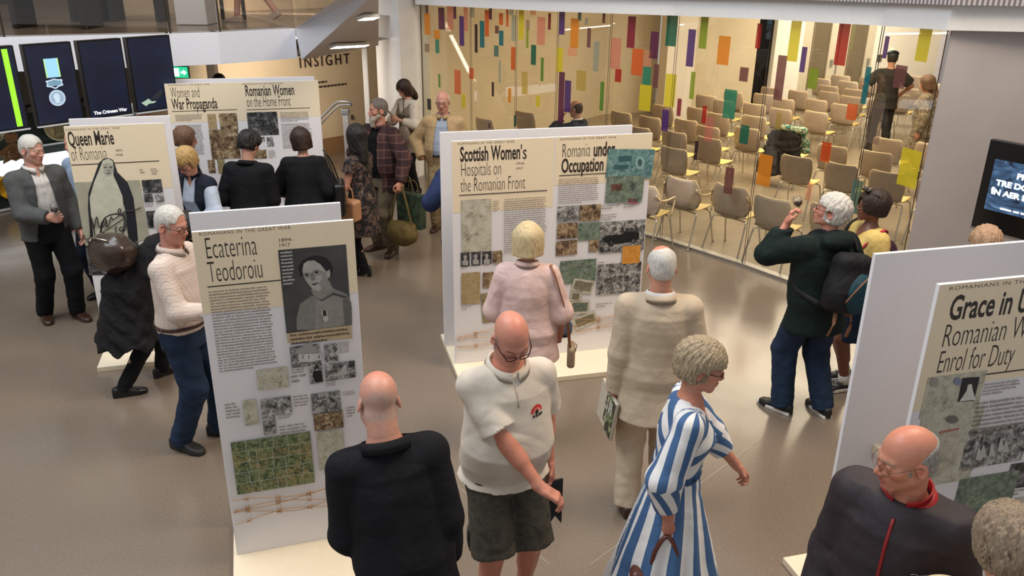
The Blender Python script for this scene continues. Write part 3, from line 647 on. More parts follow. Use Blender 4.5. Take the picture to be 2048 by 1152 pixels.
# films stuck on the glass: x0, y0, x1, y1 in three enlarged views, colour
FC = dict(y='c8b428', o='d27f22', O='c65a26', r='9e2418', R='7c1a30', t='0c6468', G='0d5a44', g='4f7c2c', l='7d8e26', s='8d9a96', p='4a2a68', P='c47f74', k='2a1622', b='6a403c', m='5a2440', a='8a7a6c', K='161a24', q='2f7a5c', n='4f6e62', d='a89850', S='e0987a')
F1 = [(35,30,80,215,'s'),(50,215,85,455,'s'),(52,458,88,618,'n'),(115,108,160,275,'o'),(125,40,145,108,'b'),(118,348,155,415,'a'),(190,240,238,310,'o'),(202,312,233,422,'q'),(226,60,275,235,'m'),(295,40,345,238,'P'),(345,40,368,150,'m'),(393,128,430,365,'p'),(428,50,460,248,'P'),(480,45,513,140,'s'),(515,192,538,418,'k'),(555,166,592,378,'t'),(595,80,628,290,'O'),(628,55,652,155,'m'),(470,542,507,628,'O'),(354,555,404,748,'O'),(226,588,242,695,'g'),(410,750,442,860,'y'),(138,785,168,872,'K'),(668,362,705,450,'n'),(676,204,706,266,'b'),(708,105,740,198,'O'),(708,243,743,363,'t'),(765,65,783,213,'O'),(788,65,825,120,'s'),(808,120,840,326,'s'),(865,80,905,315,'y'),(803,374,838,556,'O'),(888,570,935,750,'d'),(922,158,950,240,'a'),(924,235,942,382,'l'),(962,357,1002,515,'G'),(1010,135,1074,358,'P'),(1040,458,1062,645,'g'),(1098,105,1120,236,'R'),(1184,80,1230,275,'p'),(1163,380,1215,572,'y'),(1276,146,1340,380,'o'),(1255,375,1325,445,'S'),(1335,85,1362,165,'n'),(1408,222,1437,378,'b'),(1458,330,1502,568,'s'),(1390,142,1415,198,'s'),(1530,105,1552,185,'b'),(1228,640,1278,892,'p'),(1180,572,1225,970,'m'),(1510,650,1540,880,'g'),(1322,560,1400,720,'d'),(1592,302,1675,548,'P'),(1630,548,1680,652,'r'),(1728,130,1790,380,'R'),(1762,388,1852,598,'O'),(1908,252,1972,466,'m'),(1850,532,1914,675,'q'),(1822,675,1915,880,'y'),(1936,510,1975,698,'b'),(1858,400,1922,530,'S'),(780,702,803,815,'o'),(1003,760,1032,850,'y'),(650,652,668,766,'k'),(826,918,845,1008,'G'),(705,480,722,660,'s'),(622,980,640,1018,'b'),(955,75,1002,120,'S')]
F2 = [(110,35,182,243,'G'),(250,130,300,380,'p'),(335,40,386,260,'l'),(455,175,535,368,'o'),(270,415,300,598,'l'),(495,535,578,728,'q'),(714,90,746,258,'r'),(602,385,660,480,'b'),(845,305,905,605,'b'),(935,70,1005,345,'y'),(1012,248,1048,418,'p'),(1062,392,1128,530,'l'),(1252,90,1330,372,'r'),(1432,382,1470,630,'t'),(1570,176,1600,325,'p'),(1640,372,1720,525,'b'),(1795,120,1880,346,'y'),(1945,245,1998,550,'m'),(1480,618,1560,898,'a'),(1320,632,1392,738,'O'),(1150,888,1212,1006,'O'),(80,670,125,812,'p'),(182,595,210,712,'R'),(350,643,380,762,'r'),(370,715,425,885,'P'),(604,775,664,898,'G'),(845,690,880,805,'d'),(298,880,322,1006,'k'),(100,430,172,650,'y')]
F3 = [(680,188,740,368,'b'),(905,100,1000,312,'o'),(1338,15,1405,150,'O'),(1872,65,2010,318,'y'),(1540,275,1610,500,'n'),(1238,285,1275,410,'S')]
FILMM = {}
def film_mat(k):
    if k not in FILMM:
        t = NT('colour_film'); t.base(FC[k]); t.b.inputs['Roughness'].default_value = .35
        tr = t.n('ShaderNodeBsdfTransparent'); c = C4(FC[k]); tr.inputs[0].default_value = tuple(min(1, x*1.5+.25) for x in c[:3])+(1,); mx = t.n('ShaderNodeMixShader')
        mx.inputs[0].default_value = .35 if k in 'sdPSa' else .80; t.l(tr.outputs[0], mx.inputs[1]); t.l(t.b.outputs[0], mx.inputs[2]); t.l(mx.outputs[0], t.t.nodes['Material Output'].inputs[0]); FILMM[k] = t.m
    return FILMM[k]
for lst, sc, ox, oy in ((F1, 3.973, 820, 0), (F2, 3.357, 1300, 20), (F3, 3.413, 1250, 280)):
    for x0, y0, x1, y1, k in lst:
        x0, x1, y0, y1 = x0/sc+ox, x1/sc+ox, y0/sc+oy, y1/sc+oy; ym = (y0+y1)/2
        for a, b, d, o in panes:
            c = hitp((x0+x1)/2, ym, a, d); u = (Vector((c.x, c.y, 0))-Vector((a[0], a[1], 0))).dot(d); L = (Vector(b[:2])-Vector(a[:2])).length
            if -.02 <= u <= L+.02 and 0 < c.y < 14: break
        else: continue
        q0, q1 = hitp(x0, ym, a, d), hitp(x1, ym, a, d); r0 = ray((x0+x1)/2+(y0-ym)*-.0, y0); n = Vector((-d.y, d.x, 0)); n = -n if n.dot(Vector(a)) > 0 else n
        zt = CH+ray((x0+x1)/2, y0).z*c.y/ray((x0+x1)/2, y0).y; zb = CH+ray((x0+x1)/2, y1).z*c.y/ray((x0+x1)/2, y1).y
        n = n*.002; p, q = Vector((q0.x, q0.y, 0))+n, Vector((q1.x, q1.y, 0))+n; top = min(b[2], zt)
        MB().add([(p.x, p.y, zb), (q.x, q.y, zb), (q.x, q.y, top), (p.x, p.y, top)], [(0, 1, 2, 3)]).build('colour_film', film_mat(k), o)
# seminar room shell
CREAM = mat('wall_cream', 'dccbaa', .8, var=.03, scale=2); CREAMW = mat('wall_white_warm', 'efe6d6', .8, var=.02, scale=2); LILAC = mat('wall_lilac', 'cfccd6', .8, var=.02); SKIRT = mat('skirting_grey', '8d7c64', .6)
SW = [(-1.30, 12.95), (-.2, 15.6), (2.0, 18.6), (3.2, 19.0)]
tag(wall('wall_left', SW, 0, 3.4, CREAM), kind='structure')
wc = [atz(1290, 222), atz(1361, 232)]
tag(wall('wall_pier', [(3.15, 17.6), (3.75, 17.7)], 0, 3.4, CREAMW, .5), kind='structure')
tag(wall('wall_inner', [(3.75, 18.4), (5.35, 18.9)], 0, 3.4, CREAM), kind='structure')
tag(wall('wall_slot', [(5.35, 19.6), (6.0, 19.6)], 0, 3.4, mat('dark_gap', '1c1712', .7)), kind='structure')
tag(wall('wall_door_side', [(5.75, 18.9), (6.45, 19.2)], 0, 3.4, CREAMW), kind='structure')
DR = mat('door_paint', 'c9bda4', .5); DG = glass_mat('door_glass', (.62, .56, .46), .05, .2)
def door(n, x0, y0, x1, y1):
    o = tag(wall('door_%d' % n, [(x0, y0), (x1, y1)], 0.01, 2.5, DR, .06), kind='structure'); d = Vector((x1-x0, y1-y0, 0)); L = d.length; d.normalize(); p = Vector((x0, y0, 0))
    m = Vector((-d.y, d.x, 0)); m = m if m.dot(p) < 0 else -m
    wall('door_pane', [tuple((p+d*L*.3+m*.01)[:2]), tuple((p+d*L*.7+m*.01)[:2])], .55, 2.25, mat('dark_pane', '6d604a', .25), .012, o)
    for q in (.27, .73): wall('door_frame', [tuple((p+d*L*(q-.02)+m*.02)[:2]), tuple((p+d*L*(q+.02)+m*.02)[:2])], .5, 2.3, mat('door_frame_dark', '7a6a52', .5), .02, o)
    h = p+d*L*.86+m*.05; MB().box((h.x-.02, h.y-.02, 1.0), (h.x+.02, h.y+.02, 1.16)).build('door_handle', ALU, o)
door(1, 6.45, 19.2, 7.35, 19.5); door(2, 7.4, 19.5, 8.3, 19.8)
tag(wall('wall_back', [(8.3, 19.8), (10.2, 20.6)], 0, 3.4, CREAMW), kind='structure')
tag(wall('wall_recess', [(10.2, 20.6), (10.4, 21.6), (11.8, 21.9)], 0, 3.4, LILAC), kind='structure')
t = NT('perforated_board'); v = t.coord('Object', (3.2, 3.2, 3.2)); vo = t.n('ShaderNodeTexVoronoi'); vo.inputs['Scale'].default_value = 1.0; vo.inputs['Randomness'].default_value = 0; t.l(v, vo.inputs[0])
t.base(t.ramp(vo.outputs['Distance'], [(.0, '5a4a38'), (.055, '5a4a38'), (.07, 'e9e0cf')])); t.b.inputs['Roughness'].default_value = .7
tag(wall('wall_right', [(11.5, 20.2), (12.2, 16.0), (13, 10), (13, 7.2)], 0, 3.4, t.m), kind='structure')
tag(MB().add([(-1.3, 12.9, 3.4), (13, 7.2, 3.4), (13, 26, 3.4), (-1.3, 26, 3.4), (3.7, 7.3, 3.4)], [(0, 4, 1, 2, 3)]).build('ceiling_seminar', CREAMW), kind='structure')
sw = MB().box((-.05, -.03, -.08), (.05, .03, .08)).build('light_switch', mat('switch_dark', '4a4238', .5), bevel=.006); sw.location = (8.50, 19.875, 1.15); tag(sw, 'small dark switch plate on the white seminar room wall beside the doors', 'switch')
tr = [hitp(843, 0, (-1.3, 12.9), (.38, .92))]
# right hand wall and column
tag(wall('wall_right_grey', [(3.62, 7.14), (4.42, 7.10)], 0, 2.74, GREYW, .03), kind='structure')
tag(wall('wall_right_return', [(4.42, 7.10), (5.2, 5.6), (6.2, 2.0)], 0, 8.0, mat('wall_grey_dark', '9a8f8b', .7), .2), kind='structure')
cx = [aty(752, 100, 13.0), aty(800, 100, 12.45), aty(842, 100, 12.95)]
c0, c1, c2 = [Vector((p.x, p.y, 0)) for p in cx]; c3 = c0+(c2-c1)
mb = MB(); q = [c0, c1, c2, c3]; mb.add([(p.x, p.y, 0) for p in q]+[(p.x, p.y, 4.2) for p in q], [(0, 1, 5, 4), (1, 2, 6, 5), (2, 3, 7, 6), (3, 0, 4, 7), (4, 5, 6, 7), (3, 2, 1, 0)]); tag(mb.build('column', WHITE), kind='structure')
tag(MB().box((-4, 11.9, 3.35), (-.2, 12.3, 3.7)).build('beam_upper', WHITE), kind='structure')
# far wall with the lettering
b0, b1 = atz(647, 312), atz(697, 303); bd = (b1-b0); bd.z = 0; bd.normalize()
wl = b0-bd*3.1; wr = b0+bd*4.2
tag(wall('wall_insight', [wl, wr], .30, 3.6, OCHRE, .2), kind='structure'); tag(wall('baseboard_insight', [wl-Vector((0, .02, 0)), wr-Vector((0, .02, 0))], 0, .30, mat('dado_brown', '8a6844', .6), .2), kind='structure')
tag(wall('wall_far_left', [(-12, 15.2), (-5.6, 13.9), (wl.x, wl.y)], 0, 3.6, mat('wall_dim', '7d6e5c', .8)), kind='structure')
nn = Vector((bd.y, -bd.x, 0)); nn = nn if nn.dot(b0) < 0 else -nn
ang = math.atan2(bd.y, bd.x)
LET = mat('letter_brown', '2e2018', .5)
def wtext(s, px, py, size, **k):
    p = hitp(px, py, b0, bd)+nn*.012; o = text_mesh(k.pop('name', 'lettering'), s, LET, None, size=size, extrude=.006, **k); o.location = p; o.rotation_euler = (0, 0, ang); return o
o = wtext('INSIGHT', 598, 136, .245, xs=.80, space=1.42, bold=.001); tag(o, 'dark INSIGHT lettering across the ochre wall under the stair', 'lettering', kind='thing')
mb = MB(); R0 = random.Random(2)
for zz0, nw in ((0, 3), (-.075, 9)):
    x = 0
    for k in range(nw): w_ = R0.uniform(.03, .075); mb.box((x, -.004, zz0), (x+w_, .0, zz0+.028)); x += w_+.016
o = mb.build('small_lettering', LET); o.location = hitp(632, 167, b0, bd)+nn*.008; o.rotation_euler = (0, 0, ang); tag(o, 'two small lines of dark lettering low on the ochre wall beside the tall panel', 'lettering')
# balcony, its slab edge and the stair
SLAB = mat('slab_white', 'e2e1e6', .6, var=.02); zt = 2.45
fp = [atz(-260, 82, zt), atz(0, 75, zt), atz(335, 68, zt), atz(435, 65, zt), atz(590, 57, zt)]
tag(wall('fascia_balcony', fp, zt-.34, zt, SLAB, .25), kind='structure')
BFL = resin_floor('balcony_floor', '6f5a46', '806851', .25)
tag(MB().add([(p.x, p.y, zt-.005) for p in fp]+[(-1.6, 13.4, zt-.005), (-1.6, 18, zt-.005), (-14, 18, zt-.005)], [tuple(range(8))]).build('floor_balcony', BFL), kind='structure')
tag(MB().add([(p.x, p.y+.1, zt-.33) for p in fp]+[(-1.6, 13.4, zt-.33), (-1.6, 18, zt-.33), (-14, 18, zt-.33)], [tuple(range(8))[::-1]]).build('ceiling_under_balcony', mat('soffit_grey', 'a8a09a', .8)), kind='structure')
tag(wall('wall_balcony', [(-14, 13.6), (-7.0, 14.6), (-1.6, 15.5)], zt, 8.0, mat('balcony_dark', '3a322b', .6)), kind='structure')  # carried up out of view to darken the floor's reflections
BG = glass_mat('balustrade_glass', (.80, .77, .74), .0, .16)
for i in range(4):
    a, b = fp[i], fp[i+1]; d = (b-a); L = d.length; k = max(1, round(L/1.35)); d = d/L
    for j in range(k):
        p, q = a+d*(L*j/k+.01), a+d*(L*(j+1)/k-.01); o = wall('window_%d' % (20+i*4+j), [p+Vector((0, .05, 0)), q+Vector((0, .05, 0))], zt, zt+1.1, BG, .014); o['kind'] = 'structure'
        MB().box((p.x-.006, p.y+.04, zt), (p.x+.006, p.y+.07, zt+1.1)).build('glass_edge', EDGE, o)
# stair rising from the corner towards the viewer's right
A0, A1 = fp[-1].copy(), aty(603, 120, fp[-1].y); B0, B1 = aty(672, 0, 7.6), aty(735, 0, 7.45)
ext = lambda a, b, k: a+(b-a)*k
B0, B1 = ext(A0, B0, 1.12), ext(A1, B1, 1.12); dn = Vector((.0, .05, 0))
tag(MB().add([A0, B0, B1, A1, A0+dn, B0+dn, B1+dn, A1+dn], [(0, 3, 2, 1), (4, 5, 6, 7), (0, 1, 5, 4), (3, 7, 6, 2), (1, 2, 6, 5), (0, 4, 7, 3)]).build('stair_stringer', SLAB), kind='structure')
C1 = aty(757, 91, 11.6); _n = (C1-A1).cross(B1-A1).normalized(); _r = ray(757, -12); C2 = EYE+_r*((A1-EYE).dot(_n)/_r.dot(_n))
SOF = mat('stair_soffit', 'dcd4ce', .8, var=.02); up = Vector((0, 0, .18))
sf = [A1, C1, C2, B1]; tag(MB().add(sf+[p+up for p in sf], [(0, 1, 2, 3), (7, 6, 5, 4), (0, 4, 5, 1), (1, 5, 6, 2), (2, 6, 7, 3), (3, 7, 4, 0)]).build('ceiling_stair', SOF), kind='structure')
nS = (C1-A1).cross(B1-A1).normalized(); nS = nS if nS.z < 0 else -nS
def hits(px, py, off=.02):
    r = ray(px, py); t = (A1+nS*off-EYE).dot(nS)/r.dot(nS); return EYE+r*t
LAMP = emis('lamp_strip', (1, .93, .82), 9.0)
for k, (x0, y0, x1, y1) in enumerate(((720, 32, 750, 31), (664, 90, 732, 87))):
    a, b = hits(x0, y0), hits(x1, y1); d = (b-a).normalized(); w = nS.cross(d)*.045; e = nS*.03
    o = MB().add([a-w, b-w, b+w, a+w, a-w+e, b-w+e, b+w+e, a+w+e], [(0, 1, 2, 3), (7, 6, 5, 4), (0, 4, 5, 1), (1, 5, 6, 2), (2, 6, 7, 3), (3, 7, 4, 0)]).build('ceiling_light', mat('lamp_housing', 'd8d4ce', .5)); 
    f = MB().add([a-w*.8+e*1.1, b-w*.8+e*1.1, b+w*.8+e*1.1, a+w*.8+e*1.1], [(0, 1, 2, 3)]).build('diffuser', LAMP, o)
    tag(o, ('shorter glowing strip light higher under the stair beside the column', 'longer glowing strip light under the stair above the dark lettering')[k], 'ceiling light', 'strip lights under the stair')
g0, g1 = A0+Vector((0, .07, .02)), B0+Vector((.1, .07, .02)); gv = Vector((0, 0, 1.1))
o = MB().add([g0, g1, g1+gv, g0+gv], [(0, 1, 2, 3)]).build('window_40', BG); o['kind'] = 'structure'
# things on the balcony
o = MB().prism([(-.19, 0), (.19, 0), (.17, 2.0), (-.17, 2.0)], -.2, .2).build('plinth', WHITE, bevel=.01); p = atz(384, 50, zt); o.location = (p.x, p.y+.2, zt); tag(o, 'white square pillar standing on the balcony behind the glass', 'pillar')
def flatsign(name, px, py, w, h, col, label, z=None, rz=0):
    p = atz(px, py, zt); o = empty(name, (p.x, p.y, zt), rz); MB().box((-w/2, -.02, .35), (w/2, .02, .35+h)).build('board', mat(name+'_board', col, .5), o, .005)
    for sx in (-1, 1): MB().box((sx*w*.35-.02, -.02, 0), (sx*w*.35+.02, .02, .36)).build('leg', mat('sign_leg', '3a342e', .4), o)
    tag(o, label, 'sign'); return o
s1 = flatsign('yellow_sign', 468, 40, .40, .5, 'd8bc58', 'yellow sign board with a black bird shape on the balcony')
MB().add([(-.08, -.024, .46), (.0, -.024, .40), (.10, -.024, .50), (.04, -.024, .50), (.03, -.024, .56), (-.02, -.024, .50)], [(0, 1, 2, 3, 4, 5)]).build('emblem', mat('emblem_black', '181410', .5), s1)
s2 = flatsign('white_sign', 5, 46, .62, .6, 'e6e2da', 'white sign with red heading at the far left end of the balcony')
text_mesh('heading', 'BRAVE.', mat('sign_red', 'b02a24', .5), s2, size=.13, mat4=Matrix.Translation((-.26, -.024, .52)), bold=.004)
MB().box((-.24, -.024, .44), (.2, -.021, .452)).box((-.24, -.024, .415), (.14, -.021, .427)).build('small_print', mat('sign_grey_ink', '6c6660', .5), s2)
bench = mat('bench_fabric', '6a6058', .8); 
for k, (px, py, w, dd, h, col, nm, lb) in enumerate(((95, 58, .9, .5, .42, '8a8078', 'bench', 'pale grey bench on the balcony behind the left glass'), (170, 44, .45, .4, .62, '5d4038', 'display_plinth', 'reddish brown plinth on the balcony beside the pale bench'), (268, 44, .7, .4, .36, '3b332e', 'low_table', 'dark low table on the balcony left of the white pillar'))):
    p = atz(px, py, zt); o = empty(nm, (p.x, p.y, zt)); MB().box((-w/2, 0, h-.08), (w/2, dd, h)).build('top', mat(nm+'_top', col, .6), o, .015)
    for sx in (-1, 1):
        MB().box((sx*(w/2-.06)-.03, .04, 0), (sx*(w/2-.06)+.03, dd-.04, h-.07)).build('leg', mat(nm+'_leg', '2c2622', .5), o)
    tag(o, lb, {'bench': 'bench', 'display_plinth': 'plinth', 'low_table': 'table'}[nm])
# exit sign
p = aty(355, 144, 12.0); o = empty('exit_sign', (p.x, p.y, p.z)); MB().box((-.17, -.03, -.085), (.17, .03, .085)).build('housing', mat('exit_housing', '0e5a3a', .4), o, .01)
MB().box((-.16, -.036, -.075), (.16, -.031, .075)).build('face', emis('exit_green', (.02, .42, .20), 1.2), o)
ew = emis('exit_white', (.85, 1, .9), 1.6); m = MB(); m.box((-.04, -.04, -.055), (.035, -.037, .055)); m.build('door_symbol', ew, o); MB().add([(.06, -.04, -.015), (.10, -.04, -.015), (.10, -.04, -.04), (.145, -.04, 0), (.10, -.04, .04), (.10, -.04, .015), (.06, -.04, .015)], [tuple(range(7))]).build('arrow', ew, o)
MB().tube([(-.13, -.039, 0), (-.10, -.039, .03), (-.08, -.039, -.01), (-.06, -.039, .04)], .008, 5).build('running_figure', ew, o); MB().tube([(0, .03, .08), (0, .03, .75)], .01, 6).build('hanger', ALU, o)
tag(o, 'small green lit exit sign with white door and arrow under the balcony', 'exit sign')
tag(wall('wall_shade_box', [aty(372, 140, 12.8), aty(430, 140, 12.8)], 0, 2.1, mat('shade_box_dark', '5b5148', .7), .8), kind='structure')  # added dark box; the far wall's dim stretch is put into its colour
tag(MB().box((-14, 5, 0), (-12.9, 18, 8)).build('wall_side', GREYW), kind='structure')  # unseen side wall, raised so the floor reflects something darker
# thin white post and handrail
p = aty(734, 200, 12.6); b = MB(); b.prism([(-.035, 0), (.035, 0), (.035, 2.16), (-.035, 2.04)], -.02, .02); o = b.build('post', WHITE, bevel=.004); o.location = (p.x, p.y, 0); tag(o, 'tall thin white post with a slanted top in front of the ochre wall', 'post')
Yh = 13.0; a = aty(690, 215, Yh); o = empty('handrail', (a.x, a.y, 0)); zt2 = a.z; HM = mat('rail_steel', '85888f', .35, .5)
MB().box((-.045, -.03, 0), (.045, .03, zt2-.02)).build('post', mat('post_grey', '8f8f94', .45), o, .008); MB().box((-.06, -.05, zt2-.10), (.06, .05, zt2-.02)).build('bracket', HM, o, .006)
P = lambda px, py, Y: tuple(aty(px, py, Y)-Vector((a.x, a.y, 0)))
MB().tube(smooth_path([P(703, 210, Yh-.05), P(700, 205, Yh-.1), P(684, 203, Yh-.1), P(672, 206, Yh-.05), P(655, 222, Yh), P(630, 248, Yh), P(600, 278, Yh)], 4), .018, 8).build('rail', HM, o)
MB().tube(smooth_path([P(703, 210, Yh+.2), P(690, 210, Yh+.2), P(677, 212, Yh+.2), P(660, 228, Yh+.2), P(632, 258, Yh+.2), P(602, 288, Yh+.2)], 4), .015, 8).build('lower_rail', HM, o)
tag(o, 'grey steel handrail and post at the head of the steps down', 'handrail')
o = MB().box((-.02, -.012, -.04), (.02, .012, .04)).build('call_plate', mat('plate_dark', '2a2622', .4), bevel=.004); p = hitp(703, 234, b0, bd); o.location = p+nn*.02; tag(o, 'small dark plate on the ochre wall beside the handrail post', 'wall plate')
# tall screens
SD = Vector((.617, .787, 0)); SN = Vector((.787, -.617, 0)); KS = .86; s0 = Vector((-5.20, 8.97, 0))*KS; sa = math.atan2(SD.y, SD.x)
def blue_screen():
    t = NT('screen_blue'); v = t.coord('Object'); c = t.ramp(t.noise(v, 2.6, 5, .6, .8), [(.30, (.003, .008, .022)), (.55, (.006, .018, .055)), (.80, (.02, .05, .13))])
    t.base((.01, .01, .02)); t.l(c, t.b.inputs['Emission Color']); t.b.inputs['Emission Strength'].default_value = .28; t.b.inputs['Roughness'].default_value = .25; return t.m
BS = blue_screen(); BZ = mat('screen_bezel', '0d0d10', .3); FR = mat('screen_side', '3a322c', .5)
LBL = ['tall dark blue screen with a bright green stripe at the left picture edge', 'tall blue screen showing a round medal on a pale blue ribbon', 'tall dark blue screen reading The Crimean War along its foot', 'tall dark blue screen with a pale coastline shape, next to the tall double panel']
scr = []
for k, (x0, x1) in enumerate(((-62, 25), (43, 140), (152, 240), (250, 337))):
    yt = 92-.075*(x0-43); a = hitp(x0, yt, s0, SD); b = hitp(x1, yt-7, s0, SD); w = (Vector((b.x, b.y, 0))-Vector((a.x, a.y, 0))).length
    w /= KS; o = empty('video_screen', (a.x, a.y, CH*(1-KS)), sa); o.scale = (KS, KS, KS); z0, z1 = 1.49, 2.35
    MB().box((0, 0, z0), (w, .07, z1)).build('casing', FR, o, .004); MB().box((.0, -.012, z0), (w, 0.0, z1)).build('bezel', BZ, o); MB().box((.018, -.0145, z0+.02), (w-.018, -.0125, z1-.02)).build('display', BS, o)
    MB().box((w*.3, .07, z1-.3), (w*.7, .22, z1-.1)).build('bracket', BZ, o); MB().box((-.004, -.02, z0-.016), (w+.004, .02, z0)).build('lower_edge', mat('edge_pale', 'cfd2d6', .4), o)
    tag(o, LBL[k], 'screen', 'row of tall screens'); scr.append((o, w))
o, w = scr[0]; 
def strip(name, pts, m, o, y=-.017): return MB().add([(x, y, z) for x, z in pts], [tuple(range(len(pts)))]).build(name, m, o)
strip('green_stripe', [(w*.70, 1.52), (w*.84, 1.52), (w*.84, 2.32), (w*.70, 2.32)], emis('lime', (.30, .72, .02), 1.0), o)
o, w = scr[1]; SIL = emis('medal_light', (.30, .40, .52), .8); zc = 1.79
strip('ribbon', [(.38*w, 1.99), (.64*w, 1.99), (.66*w, 2.19), (.36*w, 2.19)], emis('ribbon_blue', (.30, .58, .80), .9), o)
for sx in (.36, .635): strip('ribbon_edge', [(sx*w, 1.99), ((sx+.025)*w, 1.99), ((sx+.025)*w, 2.19), (sx*w, 2.19)], emis('ribbon_lime', (.45, .75, .25), .9), o, -.0175)
def medal(o, w, zc, R, m, m2):
    strip('medal', [(w*.5+R*math.cos(2*math.pi*i/28), zc+R*math.sin(2*math.pi*i/28)) for i in range(28)], m, o)
    mb = MB(); 
    for rr in (.99, .86): mb.tube([(w*.5+R*rr*math.cos(2*math.pi*i/28), -.019, zc+R*rr*math.sin(2*math.pi*i/28)) for i in range(28)], .003, 4, closed=True)
    mb.build('medal_rim', m2, o)
    pr = [(-.35, -.62), (.30, -.62), (.22, -.28), (.34, -.1), (.38, .02), (.30, .10), (.34, .28), (.18, .52), (-.12, .60), (-.40, .42), (-.46, .1), (-.30, -.2)]
    strip('profile_head', [(w*.5+a*R, zc+b*R) for a, b in pr], m2, o, -.0195)
medal(o, w, 1.77, .085, SIL, emis('medal_bright', (.55, .68, .80), .8))
mb = MB(); mb.tube([(w*.5+x, -.018, z) for x, z in smooth_path([(-.085, 1.955, 0), (-.07, 1.93, 0), (-.085, 1.905, 0), (-.04, 1.895, 0), (0, 1.88, 0), (.04, 1.895, 0), (.085, 1.905, 0), (.07, 1.93, 0), (.085, 1.955, 0), (.04, 1.945, 0), (0, 1.955, 0), (-.04, 1.945, 0), (-.085, 1.955, 0)], 3) for x, z in [(x, z)]] if 0 else [(w*.5+p.x, -.018, p.y) for p in smooth_path([(-.085, 1.955, 0), (-.07, 1.93, 0), (-.085, 1.905, 0), (-.04, 1.895, 0), (0, 1.875, 0), (.04, 1.895, 0), (.085, 1.905, 0), (.07, 1.93, 0), (.085, 1.955, 0), (.04, 1.96, 0), (0, 1.97, 0), (-.04, 1.96, 0), (-.085, 1.955, 0)], 3)], .007, 5); mb.build('clasp', emis('medal_bright2', (.55, .68, .80), .8), o)
strip('clasp_plate', [(w*.5-.075, 1.90), (w*.5+.075, 1.90), (w*.5+.075, 1.96), (w*.5-.075, 1.96)], emis('clasp_teal', (.16, .30, .40), .8), o, -.0172)
o, w = scr[2]; text_mesh('caption', 'The Crimean War', emis('caption_white', (1, 1, 1), 1.0), o, size=.052, mat4=Matrix.Translation((.05, -.018, 1.535)), bold=.0015)
o, w = scr[3]; strip('coastline', [(.12*w, 1.60), (.22*w, 1.555), (.30*w, 1.58), (.42*w, 1.58), (.48*w, 1.60), (.36*w, 1.605), (.30*w, 1.64), (.22*w, 1.62)], emis('coast_pale', (.42, .55, .42), .7), o)
strip('inlet', [(.34*w, 1.63), (.5*w, 1.62), (.62*w, 1.66), (.66*w, 1.74), (.52*w, 1.70)], emis('inlet_dark', (.004, .012, .02), .5), o)
# medal display case below the screens
c00 = atz(0, 425); c01 = atz(100, 405); CD = (c01-c00).normalized(); CN = Vector((CD.y, -CD.x, 0)); sa = math.atan2(CD.y, CD.x)
q = lambda px, py, off=0: hitp(px, py, c00+CN*off, CD)
c0 = q(-70, 300); o = empty('display_case', (c0.x, c0.y, 0), sa); Lc = 3.4; zz = lambda py, off=0: q(20, py, off).z
zb = .02; ztp = 1.30; DK = mat('case_green', '16261f', .6)
MB().box((0, .0, zb+.02), (Lc, .5, ztp-.02)).build('back_panel', DK, o); MB().box((0, -.02, zb-.01), (Lc, .5, zb+.02)).build('lower_edge', mat('edge_white', 'dcdee0', .4), o)
MB().box((0, -.24, zz(350, .24)), (Lc, .0, zz(330, .24)+.02)).build('lit_shelf', emis('shelf_light', (.95, .98, 1), .85), o); MB().box((0, -.03, zz(300)-.012), (Lc, -.0, zz(300)+.012)).build('glass_rail', mat('edge_white', 'dcdee0', .4), o)
MB().box((0, -.16, ztp-.02), (Lc, -.15, ztp+.05)).build('glass_front', glass_mat('case_glass', (.85, .9, .88), 0, .15), o)
tag(o, 'dark medal display case with a lit white shelf below the screens', 'display case')
BRZ = mat('bronze', 'b08a68', .38, .75); GLD = mat('gold_disc', 'd8a82e', .35, .8); PAL = mat('pale_gold', 'b9b08a', .4, .6)
def loc_of(px, py, off=.06): return q(px, py, off)
def disc(name, px, py, R, m, m2, label):
    p = loc_of(px, py); e = empty(name, p, sa); rot = Matrix.Rotation(math.pi/2, 4, 'X'); b = MB(); b.lathe([(0, 0), (R*.88, 0), (R*.90, .006), (R, .006), (R, -.02), (0, -.02)], 40, m=rot); b.build('disc', m, e)
    pr = [(-.35, -.6), (.25, -.6), (.18, -.28), (.30, -.1), (.34, .02), (.26, .10), (.30, .28), (.14, .50), (-.12, .56), (-.36, .40), (-.42, .1), (-.26, -.2)]
    b = MB(); b.prism([(a*R, c*R) for a, c in pr], -.012, -.002); b.build('relief', m2, e, .004); tag(e, label, 'medal', 'medals in the display case'); return e
disc('gold_medal', 22, 374, .17, GLD, mat('gold_relief', 'e8c858', .4, .7), 'large gold medal with a head in relief under the lit shelf'); disc('pale_medal', 118, 252, .20, PAL, mat('pale_relief', 'a59c78', .5, .6), 'large pale gold medal beside the veiled woman panel'); disc('silver_medal', -8, 268, .10, PAL, mat('pale_relief', 'a59c78', .5, .6), 'pale medal cut by the left picture edge above the bronze star')
p = loc_of(28, 303, .30); e = empty('bronze_star', p, sa); R = .20
pts = []
for i in range(8): a = math.pi/2+i*math.pi/4; rr = R*(1.0 if i % 2 == 0 else .42); rr = R*.55 if i in (0, 4) and 0 else rr; pts.append((rr*math.cos(a)*(1.0), rr*math.sin(a)*.62))
b = MB(); b.prism([(x*1, z) for x, z in [(-.24, -.02), (-.09, .075), (0, .12), (.09, .075), (.24, -.02), (.13, -.055), (.16, -.14), (.05, -.10), (0, -.13), (-.05, -.10), (-.16, -.14), (-.13, -.055)]], -.01, .015); b.build('star', BRZ, e, .006)
